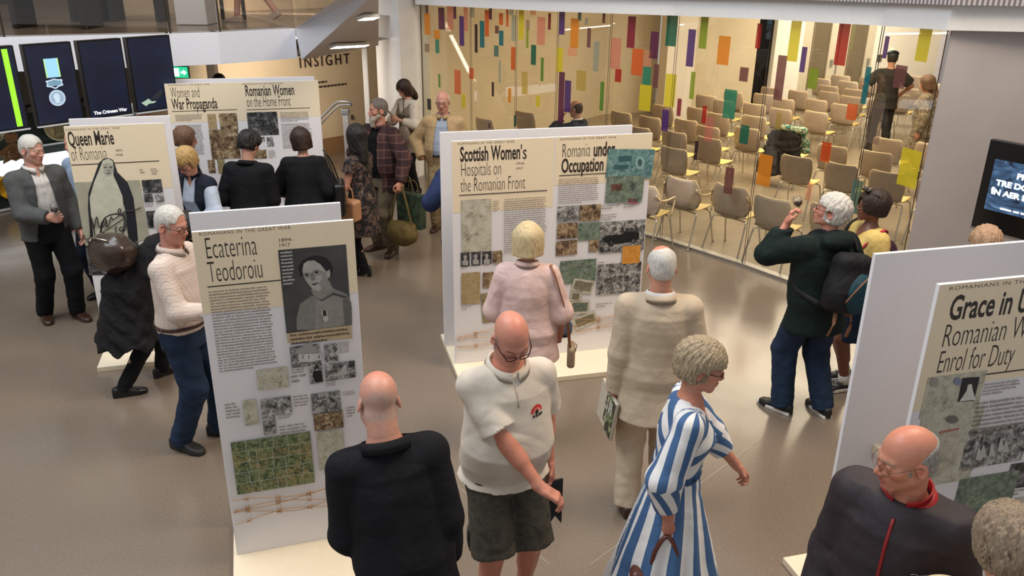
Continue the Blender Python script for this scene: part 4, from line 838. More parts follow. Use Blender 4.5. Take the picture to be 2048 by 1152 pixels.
b = MB(); b.tube([(.085*math.cos(k/16*2*math.pi), -.02, -.03+.07*math.sin(k/16*2*math.pi)) for k in range(16)], .014, 6, closed=True); b.tube([(-.07, -.02, -.02), (0, -.025, -.01), (.07, -.02, -.05)], .014, 6); b.build('wreath', BRZ, e)
b = MB(); b.prism([(-.06, .12), (.06, .12), (.085, .20), (.05, .25), (0, .235), (-.05, .25), (-.085, .20)], -.012, .012); b.tube([(-.07, -.01, .21), (-.04, -.014, .26), (0, -.014, .28), (.04, -.014, .26), (.07, -.01, .21)], .010, 6); b.tube([(0, -.014, .27), (0, -.014, .32)], .010, 6); b.tube([(-.02, -.014, .305), (.02, -.014, .305)], .007, 6); b.build('crown', BRZ, e)
tag(e, 'bronze star medal with a crown above a wreath in the display case', 'medal', 'medals in the display case')
# wall monitor on the right
z1 = 1.95; m0 = atz(1981, 278, z1); m1 = atz(2048, 290, z1); md = Vector((m1.x-m0.x, m1.y-m0.y, 0)).normalized(); mb0 = hitp(1941, 452, m0, md); z0 = mb0.z; ma = math.atan2(md.y, md.x)
e = empty('wall_monitor', (m0.x, m0.y, 0), ma); wM = 1.15; MB().box((0, 0, z0), (wM, .06, z1)).build('casing', mat('monitor_black', '0c0b0d', .25), e, .006)
t = NT('monitor_picture'); v = t.coord('Object', (1, 1, 2)); n = t.noise(v, 4.5, 4, .6, 2.5); c = t.ramp(n, [(.30, (.004, .008, .018)), (.55, (.03, .07, .14)), (.75, (.14, .24, .36)), (.9, (.35, .5, .62))]); t.base((.01, .01, .01)); t.l(c, t.b.inputs['Emission Color']); t.b.inputs['Emission Strength'].default_value = 1.1; t.b.inputs['Roughness'].default_value = .2
H = z1-z0; MB().box((.075, -.004, z0+H*.235), (wM-.075, .0, z1-H*.20)).build('display', t.m, e); MB().box((0, -.012, z0-.015), (wM, .06, z0)).build('lower_edge', mat('monitor_edge', '8a8078', .35, .5), e)
MW = emis('title_white', (.9, .95, 1), 1.2)
for i, (s_, zx, xx) in enumerate((('PROIECTIE', .635, .27), ('TRE DOUA FILME', .525, .125), ('ÎN AER LIBER', .42, .105))): text_mesh('title_line', s_, MW, e, size=.062, mat4=Matrix.Translation((xx, -.008, z0+H*zx)), bold=.003, xs=1.15)
mb = MB(); x = .2
for w_ in (.09, .045, .10, .03, .08, .11, .06): mb.box((x, -.008, z0+H*.27), (x+w_, -.006, z0+H*.27+.014)); x += w_+.014
mb.build('small_line', MW, e); MB().box((.3, .06, z0+.15), (.8, .5, z1-.15)).build('wall_bracket', BZ, e)
tag(e, 'black framed monitor with white film title lines at the right picture edge', 'monitor')
# ---------------------------------------------------------------- display panels
BEIGE = mat('print_beige', 'ecdabb', .5, var=.015); BOARD = mat('board_white', 'e6e2e3', .45, var=.01); INK = mat('print_ink', '2a1e18', .5, var=0); INK2 = mat('print_small_ink', '84796f', .6, var=0); WIRE = mat('print_wire', 'b98a58', .6, var=0)
BASEM = mat('base_cream', 'e6d6ba', .5, var=.02); SERIF = mat('print_heading', '5a4434', .5, var=0)
PM = {}
def photo_mat(kind, sc=14.0, seed=0.0):
    """printed pictures: mottled tones in black and white, sepia or bank-note green"""
    k = (kind, sc, seed)
    if k in PM: return PM[k]
    t = NT('print_'+kind); v = t.coord('Object', (1, 1, 1)); mp = t.n('ShaderNodeVectorMath'); mp.operation = 'ADD'; t.l(v, mp.inputs[0]); mp.inputs[1].default_value = (seed*3.1, 0, seed*1.7); v = mp.outputs[0]
    a = t.noise(v, sc*2.2, 6, .78, .6); b = t.n('ShaderNodeTexVoronoi'); b.inputs['Scale'].default_value = sc*4; t.l(v, b.inputs[0]); f = t.math('ADD', t.math('ADD', t.math('MULTIPLY', a, .30), t.math('MULTIPLY', t.noise(v, sc*1.1, 4, .65, 1.0), .66)), t.math('MULTIPLY', b.outputs['Distance'], .14))
    P = dict(bw=('0b0b0d', '3c3b3c', '8b8986', 'cfccc8'), dark=('060607', '1b1b1d', '4a4a4a', '8d8b88'), sepia=('1e1510', '4e3a2a', '8a7256', 'c4b08c'), pale=('7c7868', 'aaa591', 'c0bba8', 'cdc9ba'), note=('2c4c52', '4a7074', '6a8f8d', '8fada4'), green=('2e3c34', '55665a', '71806e', '8d9a86'), comic=('1e2c22', '4a6048', '8a9468', 'c0b890'), tan=('5a4c34', '7e6e4e', '9a8a64', 'b0a07a'), orange=('a86420', 'd08a34', 'd8943e', 'dca050'), news=('3e3022', 'a08a62', 'ad9770', 'b8a47e'))[kind]
    c = t.ramp(f, [(.36, P[0]), (.47, P[1]), (.57, P[2]), (.70, P[3])])
    if kind == 'comic': c = t.mix(.45, c, t.ramp(t.noise(v, 7, 2), [(.35, '3a5a62'), (.5, '6a7a48'), (.62, 'a87038')]), 'OVERLAY')
    t.base(c); t.b.inputs['Roughness'].default_value = .45; PM[k] = t.m; return t.m
class Board:
    """upright printed board; print is placed on its face by coordinates along the board and height"""
    def __init__(s, root, o, d, w, H=2.0):
        s.root = root; s.o = Vector((o[0], o[1], 0)); s.d = Vector((d[0], d[1], 0)).normalized(); s.w = w; s.H = H; s.n = 0; s.mat = Matrix.Translation((0, 0, 0)); s.z0 = .05
    def uv(s, px, py):
        p = hitp(px, py, s.o, s.d); return ((p-s.o).dot(s.d), p.z)
    def y(s): s.n += 1; return -.0006-.00025*min(s.n, 34)
    def poly(s, name, pts, m, parent=None, dy=0):
        y = s.y()-dy; return MB().add([(u, y, z) for u, z in pts], [tuple(range(len(pts)))]).build(name, m, parent or s.root)
    def pxpoly(s, name, pts, m, parent=None): return s.poly(name, [s.uv(*p) for p in pts], m, parent)
    def rect(s, name, a, b, m, parent=None):
        (u0, z0), (u1, z1) = s.uv(*a), s.uv(*b); return s.poly(name, [(u0, z1), (u1, z1), (u1, z0), (u0, z0)], m, parent)
    def photo(s, a, b, kind='bw', sc=14, name='printed_photo', rot=0):
        (u0, z0), (u1, z1) = s.uv(*a), s.uv(*b); c = Vector(((u0+u1)/2, (z0+z1)/2)); w, h = abs(u1-u0)/2, abs(z0-z1)/2; cs, sn = math.cos(rot*D2R), math.sin(rot*D2R)
        return s.poly(name, [(c.x+x*w*cs-z*h*sn, c.y+x*w*sn+z*h*cs) for x, z in ((-1, -1), (1, -1), (1, 1), (-1, 1))], photo_mat(kind, sc, float(len(PM) % 9)), None)
    def text(s, st, px, py, cap, xs=.5, m=None, bold=0.0, name='title', space=1.0, wpx=None):
        """cap = letter height in m; if wpx is given the line is squeezed to end at that pixel"""
        u, z = s.uv(px, py); size = cap/.69; y = s.y(); o = text_mesh(name, st, m or INK, s.root, size=size, bold=bold, space=space)
        if wpx:
            w = max(v.co.x for v in o.data.vertices); xs = (s.uv(wpx, py)[0]-u)/w
        o.data.transform(Matrix.Translation((u, y, z)) @ Matrix.Diagonal((xs, 1, 1, 1))); return o
    def lines(s, a, b, n, m=None, fill=.5, parts=None, seed=1, last=.6, words=(3, 9), name='small_print'):
        """paragraph of tiny words between two corners"""
        (u0, z0), (u1, z1) = s.uv(*a), s.uv(*b); R = random.Random(seed); y = s.y(); mb = MB(); lh = (z0-z1)/n
        for i in range(n):
            u = u0; e = u1-(u1-u0)*(R.random()*.06 if i < n-1 else 1-last); zt = z0-i*lh; cw = lh*.30
            while u < e-cw*2:
                k = R.randint(*words); w = min(k*cw, e-u); zz = zt-lh*.22; q = u
                while q < u+w-cw*.3:                          # letters of uneven height
                    h = R.choice((0, 0, .12, .22)); mb.add([(q, y, zt-lh*(.62+R.choice((0, 0, 0, .14)))), (q+cw*.62, y, zt-lh*.62), (q+cw*.62, y, zz+lh*h*.6), (q, y, zz+lh*h*.6)], [(0, 1, 2, 3)]); q += cw*.95
                u += w+cw*.8
        return mb.build(name, m or INK2, s.root)
    def wires(s, py0, py1, x0, x1, seed=3):
        (u0, za), (u1, zb) = s.uv(x0, py0), s.uv(x1, py1); R = random.Random(seed); mb = MB(); zc = za; y = s.y()-.001
        for k in range(5):
            ph, am, f = R.random()*6, .012+.02*R.random(), 3+R.random()*3; pts = []
            for i in range(41):
                u = .015+(s.w-.03)*i/40; pts.append((u, y, zc-.03*k+.02+am*math.sin(f*u*2+ph)+.03*u))
            mb.tube(pts, .0022, 4)
            for i in range(4, 40, 9): p = pts[i]; mb.tube([(p[0]-.012, y, p[2]-.012), (p[0]+.014, y, p[2]+.012)], .002, 4); mb.tube([(p[0]-.012, y, p[2]+.010), (p[0]+.012, y, p[2]-.014)], .002, 4)
        return mb.build('wire_drawing', WIRE, s.root)
def panel(label, o, e, H, gap, base_l=.0, base_front=.38, base_back=.24, over=0.0, backl=0.03, name='exhibition_stand'):
    """two upright boards on a low base; o, e are the lower ends of the printed board"""
    o = Vector(o); o.z = 0; e = Vector(e); e.z = 0; d = e-o; w = d.length; a = math.atan2(d.y, d.x); r = empty(name, o, a); tag(r, label, 'exhibition stand', 'exhibition panels')
    MB().box((-base_l-.02, -base_front, 0), (w+.03, gap+base_back, .045)).build('base', BASEM, r, .004)
    MB().box((0, 0, .045), (w, .022, H)).build('front_board', BOARD, r, .002); MB().box((-backl, gap-.022, .045), (w-backl+over, gap, H)).build('rear_board', BOARD, r, .002)
    for k in (.25, .75): MB().box((w*k-.02, .022, H*.45), (w*k+.02, gap-.022, H*.45+.04)).build('spacer', BASEM, r)
    return Board(r, o, d, w, H)
HD = 'ROMANIANS IN THE GREAT WAR'
# ---- the nearest, tall single panel
e0 = atz(474, 1110, .045); d0 = atz(705, 440, 2.0)-atz(380, 465, 2.0); d0.z = 0; d0.normalize()
B = panel('tall single panel nearest the viewer with a large soldier portrait and comic strip', e0, e0+d0*.785, 2.0, .36, base_front=.40)
z = B.uv(500, 619)[1]; B.poly('beige_field', [(0, z), (.56*B.w, z), (.56*B.w, z+.035), (B.w, z+.035), (B.w, 2.0), (0, 2.0)], BEIGE)
B.text(HD, 398, 472, .017, m=SERIF, wpx=583, space=1.15, name='heading'); B.text('Ecaterina', 412, 518, .112, bold=-.002, wpx=516); B.text('Teodoroiu', 418, 565, .112, bold=-.002, wpx=527)
B.text('1894-', 556, 484, .018, m=SERIF, wpx=586, name='years'); B.text('1917', 557, 494, .018, m=SERIF, wpx=581, name='years')
u0, z0 = B.uv(415, 575); u1, _ = B.uv(562, 565); B.poly('rule', [(u0, z0), (u1, z0), (u1, z0+.006), (u0, z0+.006)], INK)
B.lines((417, 582), (556, 732), 29, INK2, seed=4)
pd = B.rect('portrait_photo', (556, 500), (703, 652), mat('print_backdrop', '424140', .5, var=.35, scale=4))
def g(name, c): return mat('print_'+name, c, .5, var=.10, scale=22)
pt = lambda L: [(550+x*160/878, 480+y*210/1152) for x, y in L]
B.pxpoly('portrait_shoulders', pt([(240, 985), (235, 860), (275, 700), (400, 610), (470, 600), (640, 530), (790, 590), (835, 680), (845, 925), (620, 960), (430, 985)]), g('coat', '7d7a74'), pd)
B.pxpoly('portrait_coat_front', pt([(440, 660), (500, 670), (640, 600), (740, 640), (760, 930), (440, 985)]), g('coat2', '8d8982'), pd); B.pxpoly('portrait_sleeve', pt([(740, 660), (800, 640), (840, 720), (845, 925), (770, 930)]), g('coat3', '66635e'), pd)
B.pxpoly('portrait_neck', pt([(395, 540), (590, 440), (640, 540), (510, 650), (450, 620), (410, 590)]), g('collar', '8a8780'), pd)
B.pxpoly('portrait_hair', pt([(275, 390), (255, 300), (300, 220), (380, 180), (460, 165), (560, 190), (620, 260), (635, 330), (610, 400), (570, 330), (440, 230), (320, 260), (300, 400)]), g('hair', '161515'), pd)
B.pxpoly('portrait_face', pt([(300, 330), (315, 255), (360, 225), (430, 220), (500, 265), (560, 345), (600, 320), (608, 380), (580, 415), (575, 450), (520, 540), (470, 560), (415, 540), (350, 460), (310, 400)]), g('face', 'aaa69f'), pd)
B.pxpoly('portrait_cheek', pt([(500, 330), (560, 345), (575, 450), (520, 540), (480, 480), (520, 420)]), g('cheek', '8e8a84'), pd)
for c, rr in (((348, 380), (44, 27)), ((455, 350), (44, 27))):
    B.pxpoly('portrait_eye', pt([(c[0]+rr[0]*.55*math.cos(k*.63), c[1]+rr[1]*.5*math.sin(k*.63)) for k in range(10)]), g('eye', '2c2a29'), pd)
    mb = MB(); ring = [B.uv(*pt([(c[0]+rr[0]*math.cos(k*.42), c[1]+rr[1]*math.sin(k*.42))])[0]) for k in range(15)]; mb.tube([(u, -.012, z) for u, z in ring], .0012, 4, closed=True); mb.build('portrait_spectacles', g('wire', '3b3937'), pd)
B.pxpoly('portrait_nose', pt([(392, 360), (410, 350), (448, 425), (425, 440), (398, 440)]), g('nose', '807c76'), pd); B.pxpoly('portrait_mouth', pt([(400, 480), (440, 468), (485, 462), (450, 486), (415, 492)]), g('mouth', '3f3b38'), pd); B.pxpoly('portrait_ear', pt([(572, 350), (595, 325), (608, 360), (600, 405), (578, 415)]), g('ear', 'a5a19a'), pd)
B.pxpoly('portrait_medal', pt([(508, 765), (570, 765), (575, 830), (590, 865), (556, 900), (524, 870), (530, 835), (514, 830)]), g('medal', 'b8b4ab'), pd); B.pxpoly('portrait_ribbon', pt([(522, 768), (560, 768), (564, 828), (528, 830)]), g('ribbon', '26201e'), pd)
B.pxpoly('portrait_shoulder_strap', pt([(615, 592), (640, 575), (790, 620), (780, 632)]), g('strap', '3f3d3a'), pd); B.pxpoly('portrait_collar_line', pt([(480, 640), (510, 665), (640, 595), (635, 585), (512, 652)]), g('cline', '3f3d3a'), pd)
B.pxpoly('portrait_caption', [(573, 666), (702, 649), (704, 676), (576, 685)], mat('print_caption', 'bba585', .5)); B.lines((580, 667), (700, 678), 3, INK, seed=7, words=(4, 10)); B.lines((560, 502), (590, 569), 10, mat('print_white_ink', 'cfccc8', .5, var=0), seed=8, words=(8, 12), last=.8)
def frame(pts, m): B.pxpoly('drawn_frame', pts, m)
for a, b, kd, sc in (((579, 693), (642, 727), 'bw', 16), ((647, 688), (676, 720), 'bw', 30), ((617, 728), (646, 764), 'bw', 24), ((649, 727), (711, 753), 'bw', 12), ((512, 739), (578, 772), 'pale', 22), ((484, 800), (518, 846), 'pale', 20), ((520, 798), (584, 824), 'bw', 12), ((524, 832), (553, 866), 'bw', 26), ((621, 787), (682, 821), 'bw', 30), ((626, 826), (687, 853), 'sepia', 26), ((461, 884), (629, 963), 'comic', 30), ((632, 864), (690, 931), 'pale', 26)):
    B.photo(a, b, kd, sc)
# drawn subjects on the small photographs
HUT = lambda L: [(570+x*160/922, 670+y*200/1152) for x, y in L]
B.pxpoly('hut_roof', HUT([(85, 218), (230, 100), (290, 85), (330, 120), (415, 190), (310, 200), (150, 210)]), g('roof', '9a9793')); B.pxpoly('hut_wall', HUT([(150, 215), (310, 205), (415, 198), (420, 275), (320, 300), (160, 305)]), g('hutwall', 'c8c5c1'))
for x in (200, 262, 380): B.pxpoly('hut_window', HUT([(x, 222), (x+18, 220), (x+20, 262), (x+2, 265)]), g('hutwin', '2c2b2a'))
B.pxpoly('dress_photo', HUT([(345, 340), (380, 335), (385, 370), (420, 410), (430, 530), (345, 535), (315, 460), (330, 400)]), g('dress', '131213')); B.pxpoly('face_photo', HUT([(352, 345), (376, 342), (378, 372), (366, 382), (354, 374)]), g('pface', 'b5b1ab')); B.pxpoly('lace_photo', HUT([(330, 392), (366, 378), (410, 388), (400, 402), (340, 404)]), g('lace', 'cfccc8'))
B.pxpoly('reclining_photo', HUT([(550, 470), (640, 420), (660, 365), (690, 325), (712, 345), (706, 400), (720, 430), (700, 450)]), g('recline', 'b8b4ae'))
gl = mat('comic_gutter', 'a9ac98', .5, var=0)
(u0, z0), (u1, z1) = B.uv(461, 884), B.uv(629, 963); mb = MB(); yy = B.y()-.001
for k in range(1, 5): zz_ = z0+(z1-z0)*k/5; mb.add([(u0, yy, zz_), (u1, yy, zz_), (u1, yy, zz_+.004), (u0, yy, zz_+.004)], [(0, 1, 2, 3)])
R = random.Random(5)
for k in range(5):
    for j in range(1, 6): uu = u0+(u1-u0)*(j+R.random()*.5-.25)/6; mb.add([(uu, yy, z0+(z1-z0)*(k+1)/5), (uu+.004, yy, z0+(z1-z0)*(k+1)/5), (uu+.004, yy, z0+(z1-z0)*k/5), (uu, yy, z0+(z1-z0)*k/5)], [(0, 1, 2, 3)])
mb.build('comic_frames', gl, B.root)
for a, b, n in (((677, 684), (700, 704), 6), ((582, 733), (610, 744), 3), ((582, 748), (612, 764), 2), ((651, 760), (672, 770), 3), ((449, 806), (482, 834), 5), ((586, 790), (618, 810), 4), ((556, 829), (586, 834), 2), ((558, 850), (616, 861), 3), ((685, 782), (711, 788), 3), ((692, 812), (711, 832), 4)): B.lines(a, b, n, INK2, seed=a[0], words=(4, 9), last=.9)
B.wires(1012, 1005, 470, 640)
# ---- Queen Marie
e0 = atz(182, 700, .045); p0 = atz(123, 255, 1.99); p1 = atz(325, 250, 1.99); d0 = (p1-p0); d0.z = 0; d0 = Vector((d0.x, d0.y+.06, 0)).normalized(); e0 = Vector((p0.x, p0.y+.03, 0))
B = panel('single panel on the left with a large picture of a veiled woman in white', e0, e0+d0*.735, 1.99, .36, base_front=.34, over=.045)
zb = B.uv(150, 386)[1]; B.poly('beige_field', [(0, zb), (B.w, zb), (B.w, 1.99), (0, 1.99)], BEIGE)
B.text(HD, 131, 262, .017, m=SERIF, wpx=241, space=1.15, name='heading'); B.text('Queen Marie', 138, 292, .112, bold=.003, wpx=230); B.text('of Romania', 144, 322, .112, bold=-.003, wpx=216); B.text('1875-', 230, 303, .017, m=SERIF, wpx=247, name='years'); B.text('1938', 230, 312, .017, m=SERIF, wpx=246, name='years')
u0, z0 = B.uv(143, 331); u1, _ = B.uv(319, 325); B.poly('rule', [(u0, z0), (u1, z0), (u1, z0+.007), (u0, z0+.007)], INK)
QM = lambda L: [(120+x*240/922, 250+y*300/1152) for x, y in L]
pd = B.pxpoly('portrait_ground', QM([(112, 440), (612, 422), (690, 870), (610, 895), (195, 925)]), mat('print_sage', 'aca893', .5, var=.10, scale=5)); B.pxpoly('garden_photo', QM([(195, 927), (600, 895), (640, 1152), (225, 1152)]), photo_mat('dark', 12, 1.0))
B.pxpoly('veil_dark', QM([(235, 910), (228, 780), (215, 640), (218, 520), (250, 430), (300, 290), (335, 258), (372, 252), (408, 268), (424, 310), (440, 360), (520, 440), (565, 560), (590, 760), (600, 890), (530, 905), (500, 640), (470, 560), (430, 440), (410, 380), (330, 420), (250, 560), (240, 700), (258, 860), (250, 910)]), g('veil', '23232a'), pd)
B.pxpoly('gown_white', QM([(240, 700), (228, 560), (262, 440), (308, 330), (330, 272), (372, 256), (405, 276), (414, 330), (410, 385), (440, 450), (480, 545), (495, 700), (520, 860), (400, 900), (262, 905)]), mat('print_gown', 'c8c6b2', .5, var=.08, scale=14), pd)
B.pxpoly('face_print', QM([(330, 300), (370, 290), (410, 305), (414, 350), (392, 390), (362, 398), (336, 370)]), g('qface', 'aaa898'), pd)
for L in ([(336, 322), (360, 318), (360, 330), (338, 332)], [(378, 318), (402, 316), (402, 328), (380, 330)], [(358, 368), (385, 364), (383, 374), (362, 376)], [(364, 345), (378, 343), (378, 352), (366, 352)]): B.pxpoly('face_mark', QM(L), g('qmark', '55544e'), pd)
def pen(B, pts, r, parent, m=None): return MB().tube([(u, -.0125, z) for u, z in [B.uv(*p) for p in pts]], r, 5, up=(0, 1, 0)).build('signature', m or INK, parent)
sig = lambda L: [(p.x, p.y) for p in smooth_path([(x, y, 0) for x, y in QM(L)], 4)]
for L in ([(190, 840), (188, 865), (210, 875), (235, 850), (243, 760), (240, 700)], [(240, 700), (262, 800), (268, 845)], [(262, 795), (285, 700), (298, 780), (318, 770)], [(340, 725), (318, 755), (330, 782), (350, 750), (356, 718), (362, 782), (380, 760)], [(380, 760), (395, 700), (407, 725), (428, 712)], [(428, 712), (455, 690), (470, 650), (455, 640), (450, 672), (478, 688), (500, 660), (560, 655), (625, 630)], [(262, 862), (370, 795), (515, 700)], [(432, 772), (425, 862)], [(480, 775), (458, 790), (466, 812), (488, 797), (487, 780), (484, 868)], [(512, 760), (506, 800)]): pen(B, sig(L), .004, pd)
for a, b, kd in (((283, 360), (326, 384), 'dark'), ((287, 388), (307, 403), 'dark'), ((309, 386), (329, 402), 'bw'), ((292, 422), (318, 454), 'dark')): B.photo(a, b, kd, 18)
for a, b, n in (((279, 337), (291, 347), 2), ((301, 336), (318, 349), 3), ((289, 405), (309, 413), 3), ((312, 404), (330, 408), 2)): B.lines(a, b, n, INK2, seed=a[0], words=(4, 8), last=.9)
# ---- Women and War Propaganda
p0 = atz(328, 168, 2.0); p1 = atz(628, 161, 2.0); d0 = (p1-p0); e0 = p0
B = panel('double panel at the back titled Women and War Propaganda, with a sepia collage', e0, e0+d0.normalized()*1.56, 2.0, .34, base_front=.34)
for ua, ub, px in ((0, .5, 0), (.5, 1, 0)):
    zb = B.uv(350, 246)[1]-(.0 if ua == 0 else -.02); B.poly('beige_field', [(ua*B.w, zb), (ub*B.w, zb), (ub*B.w, 2.0), (ua*B.w, 2.0)], BEIGE)
B.text(HD, 336, 172, .017, m=SERIF, wpx=419, space=1.15, name='heading'); B.text(HD, 485, 170, .017, m=SERIF, wpx=566, space=1.15, name='heading')
B.text('Women and', 342, 196, .112, bold=-.002, wpx=400); B.text('War Propaganda', 345, 219, .112, bold=.002, wpx=436); B.text('Romanian Women', 491, 192, .112, bold=.002, wpx=589); B.text('on the Home Front', 494, 214, .112, bold=-.002, wpx=582)
for a, b in (((344, 223.5), (475, 221)), ((493, 220), (620, 217))): u0, z0 = B.uv(*a); u1, _ = B.uv(*b); B.poly('rule', [(u0, z0), (u1, z0), (u1, z0+.006), (u0, z0+.006)], INK)
for a, b, kd, sc in (((437, 227), (477, 261), 'sepia', 12), ((414, 228), (435, 258), 'news', 20), ((417, 260), (482, 316), 'sepia', 9), ((493, 225), (558, 269), 'dark', 8), ((516, 274), (530, 282), 'bw', 20), ((533, 274), (546, 282), 'bw', 20), ((534, 284), (548, 292), 'bw', 20), ((508, 300), (534, 316), 'sepia', 16), ((415, 320), (432, 345), 'sepia', 16), ((434, 319), (452, 346), 'tan', 16), ((620, 310), (632, 330), 'sepia', 20)): B.photo(a, b, kd, sc)
for a, b, n in (((350, 229), (406, 241), 5), ((350, 250), (412, 312), 20), ((560, 224), (620, 242), 6), ((562, 247), (626, 295), 14), ((536, 300), (552, 316), 6), ((352, 315), (410, 400), 26), ((560, 340), (628, 400), 16)): B.lines(a, b, n, INK2, seed=a[0]+n)
# ---- Scottish Women's Hospitals / Romania under Occupation
p0 = atz(903, 283, 1.97); p1 = atz(1311, 266, 1.97); d0 = p1-p0; d0.z = 0; e0 = Vector((p0.x, p0.y+.10, 0)); e0 = hitp(903, 283, p0+Vector((0, .10, 0)), d0); Hs = e0.z
B = panel("double panel titled Scottish Women's Hospitals and Romania under Occupation with blue banknotes", e0, e0+d0.normalized()*1.655, Hs, .38, base_front=.42)
zb = B.uv(930, 425)[1]; zb2 = zb+.04; B.poly('beige_field', [(0, zb), (.5*B.w-.004, zb), (.5*B.w-.004, Hs), (0, Hs)], BEIGE); B.poly('beige_field', [(.5*B.w+.004, B.uv(1150, 383)[1]+.06), (B.w, B.uv(1150, 383)[1]+.06), (B.w, Hs), (.5*B.w+.004, Hs)], BEIGE)
B.text(HD, 915, 290, .017, m=SERIF, wpx=1029, space=1.15, name='heading'); B.text(HD, 1120, 281, .017, m=SERIF, wpx=1232, space=1.15, name='heading')
B.text("Scottish Women", 920, 323, .112, bold=.0035, wpx=1040); B.text("'s", 1040, 318, .112, bold=.0, wpx=1053); B.text('Hospitals on', 921, 353, .112, bold=-.003, wpx=1002); B.text('the Romanian Front', 921, 384, .112, bold=-.003, wpx=1050); B.text('1916-', 1031, 329, .018, m=SERIF, wpx=1050, name='years'); B.text('1917', 1031, 339, .018, m=SERIF, wpx=1046, name='years')
B.text('Romania', 1123, 315, .112, bold=-.003, wpx=1180); B.text('under', 1186, 312, .112, bold=.003, wpx=1229); B.text('Occupation', 1122, 345, .112, bold=.003, wpx=1206)
for a, b in (((918, 391.5), (1094, 384)), ((1118, 352), (1212, 348))): u0, z0 = B.uv(*a); u1, _ = B.uv(*b); B.poly('rule', [(u0, z0), (u1, z0), (u1, z0+.007), (u0, z0+.007)], INK)
for a, b, kd, sc, rt in (((922, 400), (982, 502), 'pale', 9, 0), ((921, 505), (939, 532), 'dark', 14, 0), ((942, 504), (961, 530), 'dark', 14, 0), ((964, 503), (983, 527), 'dark', 14, 0), ((985, 502), (1004, 525), 'sepia', 18, 0), ((922, 546), (960, 606), 'news', 30, -1), ((965, 545), (992, 574), 'sepia', 8, 0), ((963, 585), (1012, 640), 'tan', 14, 4),
    ((1115, 413), (1156, 441), 'bw', 14, 0), ((1159, 410), (1200, 440), 'sepia', 14, 0), ((1114, 447), (1154, 475), 'sepia', 14, 0), ((1157, 446), (1199, 478), 'green', 16, 0), ((1112, 482), (1153, 508), 'sepia', 20, 1), ((1178, 480), (1196, 502), 'sepia', 20, 0), ((1201, 444), (1286, 499), 'bw', 16, 0), ((1195, 529), (1278, 582), 'bw', 18, 0),
    ((1120, 522), (1190, 562), 'green', 22, 0), ((1215, 300), (1304, 353), 'note', 16, -3), ((1213, 353), (1284, 402), 'green', 16, -2)): B.photo(a, b, kd, sc, rot=rt)
for a, b, kd, rt in (((1144, 560), (1186, 583), 'tan', -14), ((1140, 582), (1162, 602), 'sepia', -8), ((1140, 602), (1178, 625), 'note', -3), ((1147, 630), (1192, 650), 'tan', 18)): B.photo(a, b, 'pale', 20, rot=rt); (x0, y0), (x1, y1) = a, b; B.photo((x0+4, y0+4), (x1-4, y1-4), 'green' if kd == 'note' else 'tan', 24, rot=rt)
B.photo((1245, 492), (1278, 525), 'orange', 20, name='orange_ticket'); B.pxpoly('pink_ticket', [(1256, 396), (1276, 398), (1273, 407), (1255, 405)], mat('print_pink', 'b8506a', .5))
B.rect('note_patch', (1222, 368), (1243, 381), mat('print_rednote', 'a85a4e', .5)); B.pxpoly('note_oval', [(1265+8*math.cos(k*.52), 373+11*math.sin(k*.52)) for k in range(12)], mat('print_oval', '9fb5a8', .5)); B.pxpoly('note_face', [(1265+4*math.cos(k*.52), 373+6*math.sin(k*.52)) for k in range(12)], mat('print_oval_dark', '42685f', .5))
B.pxpoly('note_oval', [(1279+9*math.cos(k*.52), 325+13*math.sin(k*.52)) for k in range(12)], mat('print_oval2', '86a7a8', .5)); B.pxpoly('note_face', [(1279+4.5*math.cos(k*.52), 325+8*math.sin(k*.52)) for k in range(12)], mat('print_oval_dark', '42685f', .5)); B.rect('note_block', (1236, 312), (1262, 322), mat('print_block', '34585e', .5)); B.rect('note_block', (1228, 330), (1256, 337), mat('print_block', '34585e', .5))
B.text('UNA SUTA LEI', 1128, 536, .024, m=INK2, wpx=1172, name='note_lettering'); B.text('100', 1168, 546, .022, m=INK2, wpx=1181, name='note_lettering')
CARP = lambda L: [(880+x*450/960, 240+y*540/1152) for x, y in L]; ck = g('car', '141416')
B.pxpoly('car_body', CARP([(690, 505), (715, 490), (770, 488), (790, 475), (848, 478), (846, 508), (800, 522), (745, 528), (700, 522)]), ck); 
for cx_, cy_, r_ in ((728, 524, 15), (823, 513, 12)): B.pxpoly('car_wheel', CARP([(cx_+r_*math.cos(k*.45), cy_+r_*1.05*math.sin(k*.45)) for k in range(14)]), g('tyre', '26262a')); B.pxpoly('wheel_hub', CARP([(cx_+r_*.6*math.cos(k*.45), cy_+r_*.6*math.sin(k*.45)) for k in range(14)]), g('hub', '8e8c8a'))
for k in range(4): B.pxpoly('car_passenger', CARP([(765+k*20, 478), (772+k*20, 458), (784+k*20, 460), (786+k*20, 480)]), g('pass', '3c3b3a'))
for x0, y0, w_ in ((1160, 0, 0),): pass
for x, y in ((930, 520), (951, 518), (973, 517)): B.pxpoly('portrait_bust', [(x-6, y+10), (x-6, y+2), (x-2, y-1), (x-4, y-8), (x, y-11), (x+4, y-8), (x+2, y-1), (x+6, y+2), (x+6, y+10)], g('bust', 'a3a09b'))
for a, b, n in (((986, 401), (998, 423), 5), ((1008, 397), (1092, 502), 26), ((921, 535), (934, 539), 2), ((985, 529), (1002, 531), 1), ((922, 612), (944, 618), 2), ((1117, 357), (1196, 404), 13), ((1202, 410), (1240, 417), 2), ((1247, 407), (1278, 414), 2), ((1202, 428), (1234, 440), 3), ((1196, 523), (1216, 526), 1), ((1191, 606), (1223, 613), 2)): B.lines(a, b, n, INK2, seed=a[0]+n)
B.wires(672, 660, 920, 1270, 5)
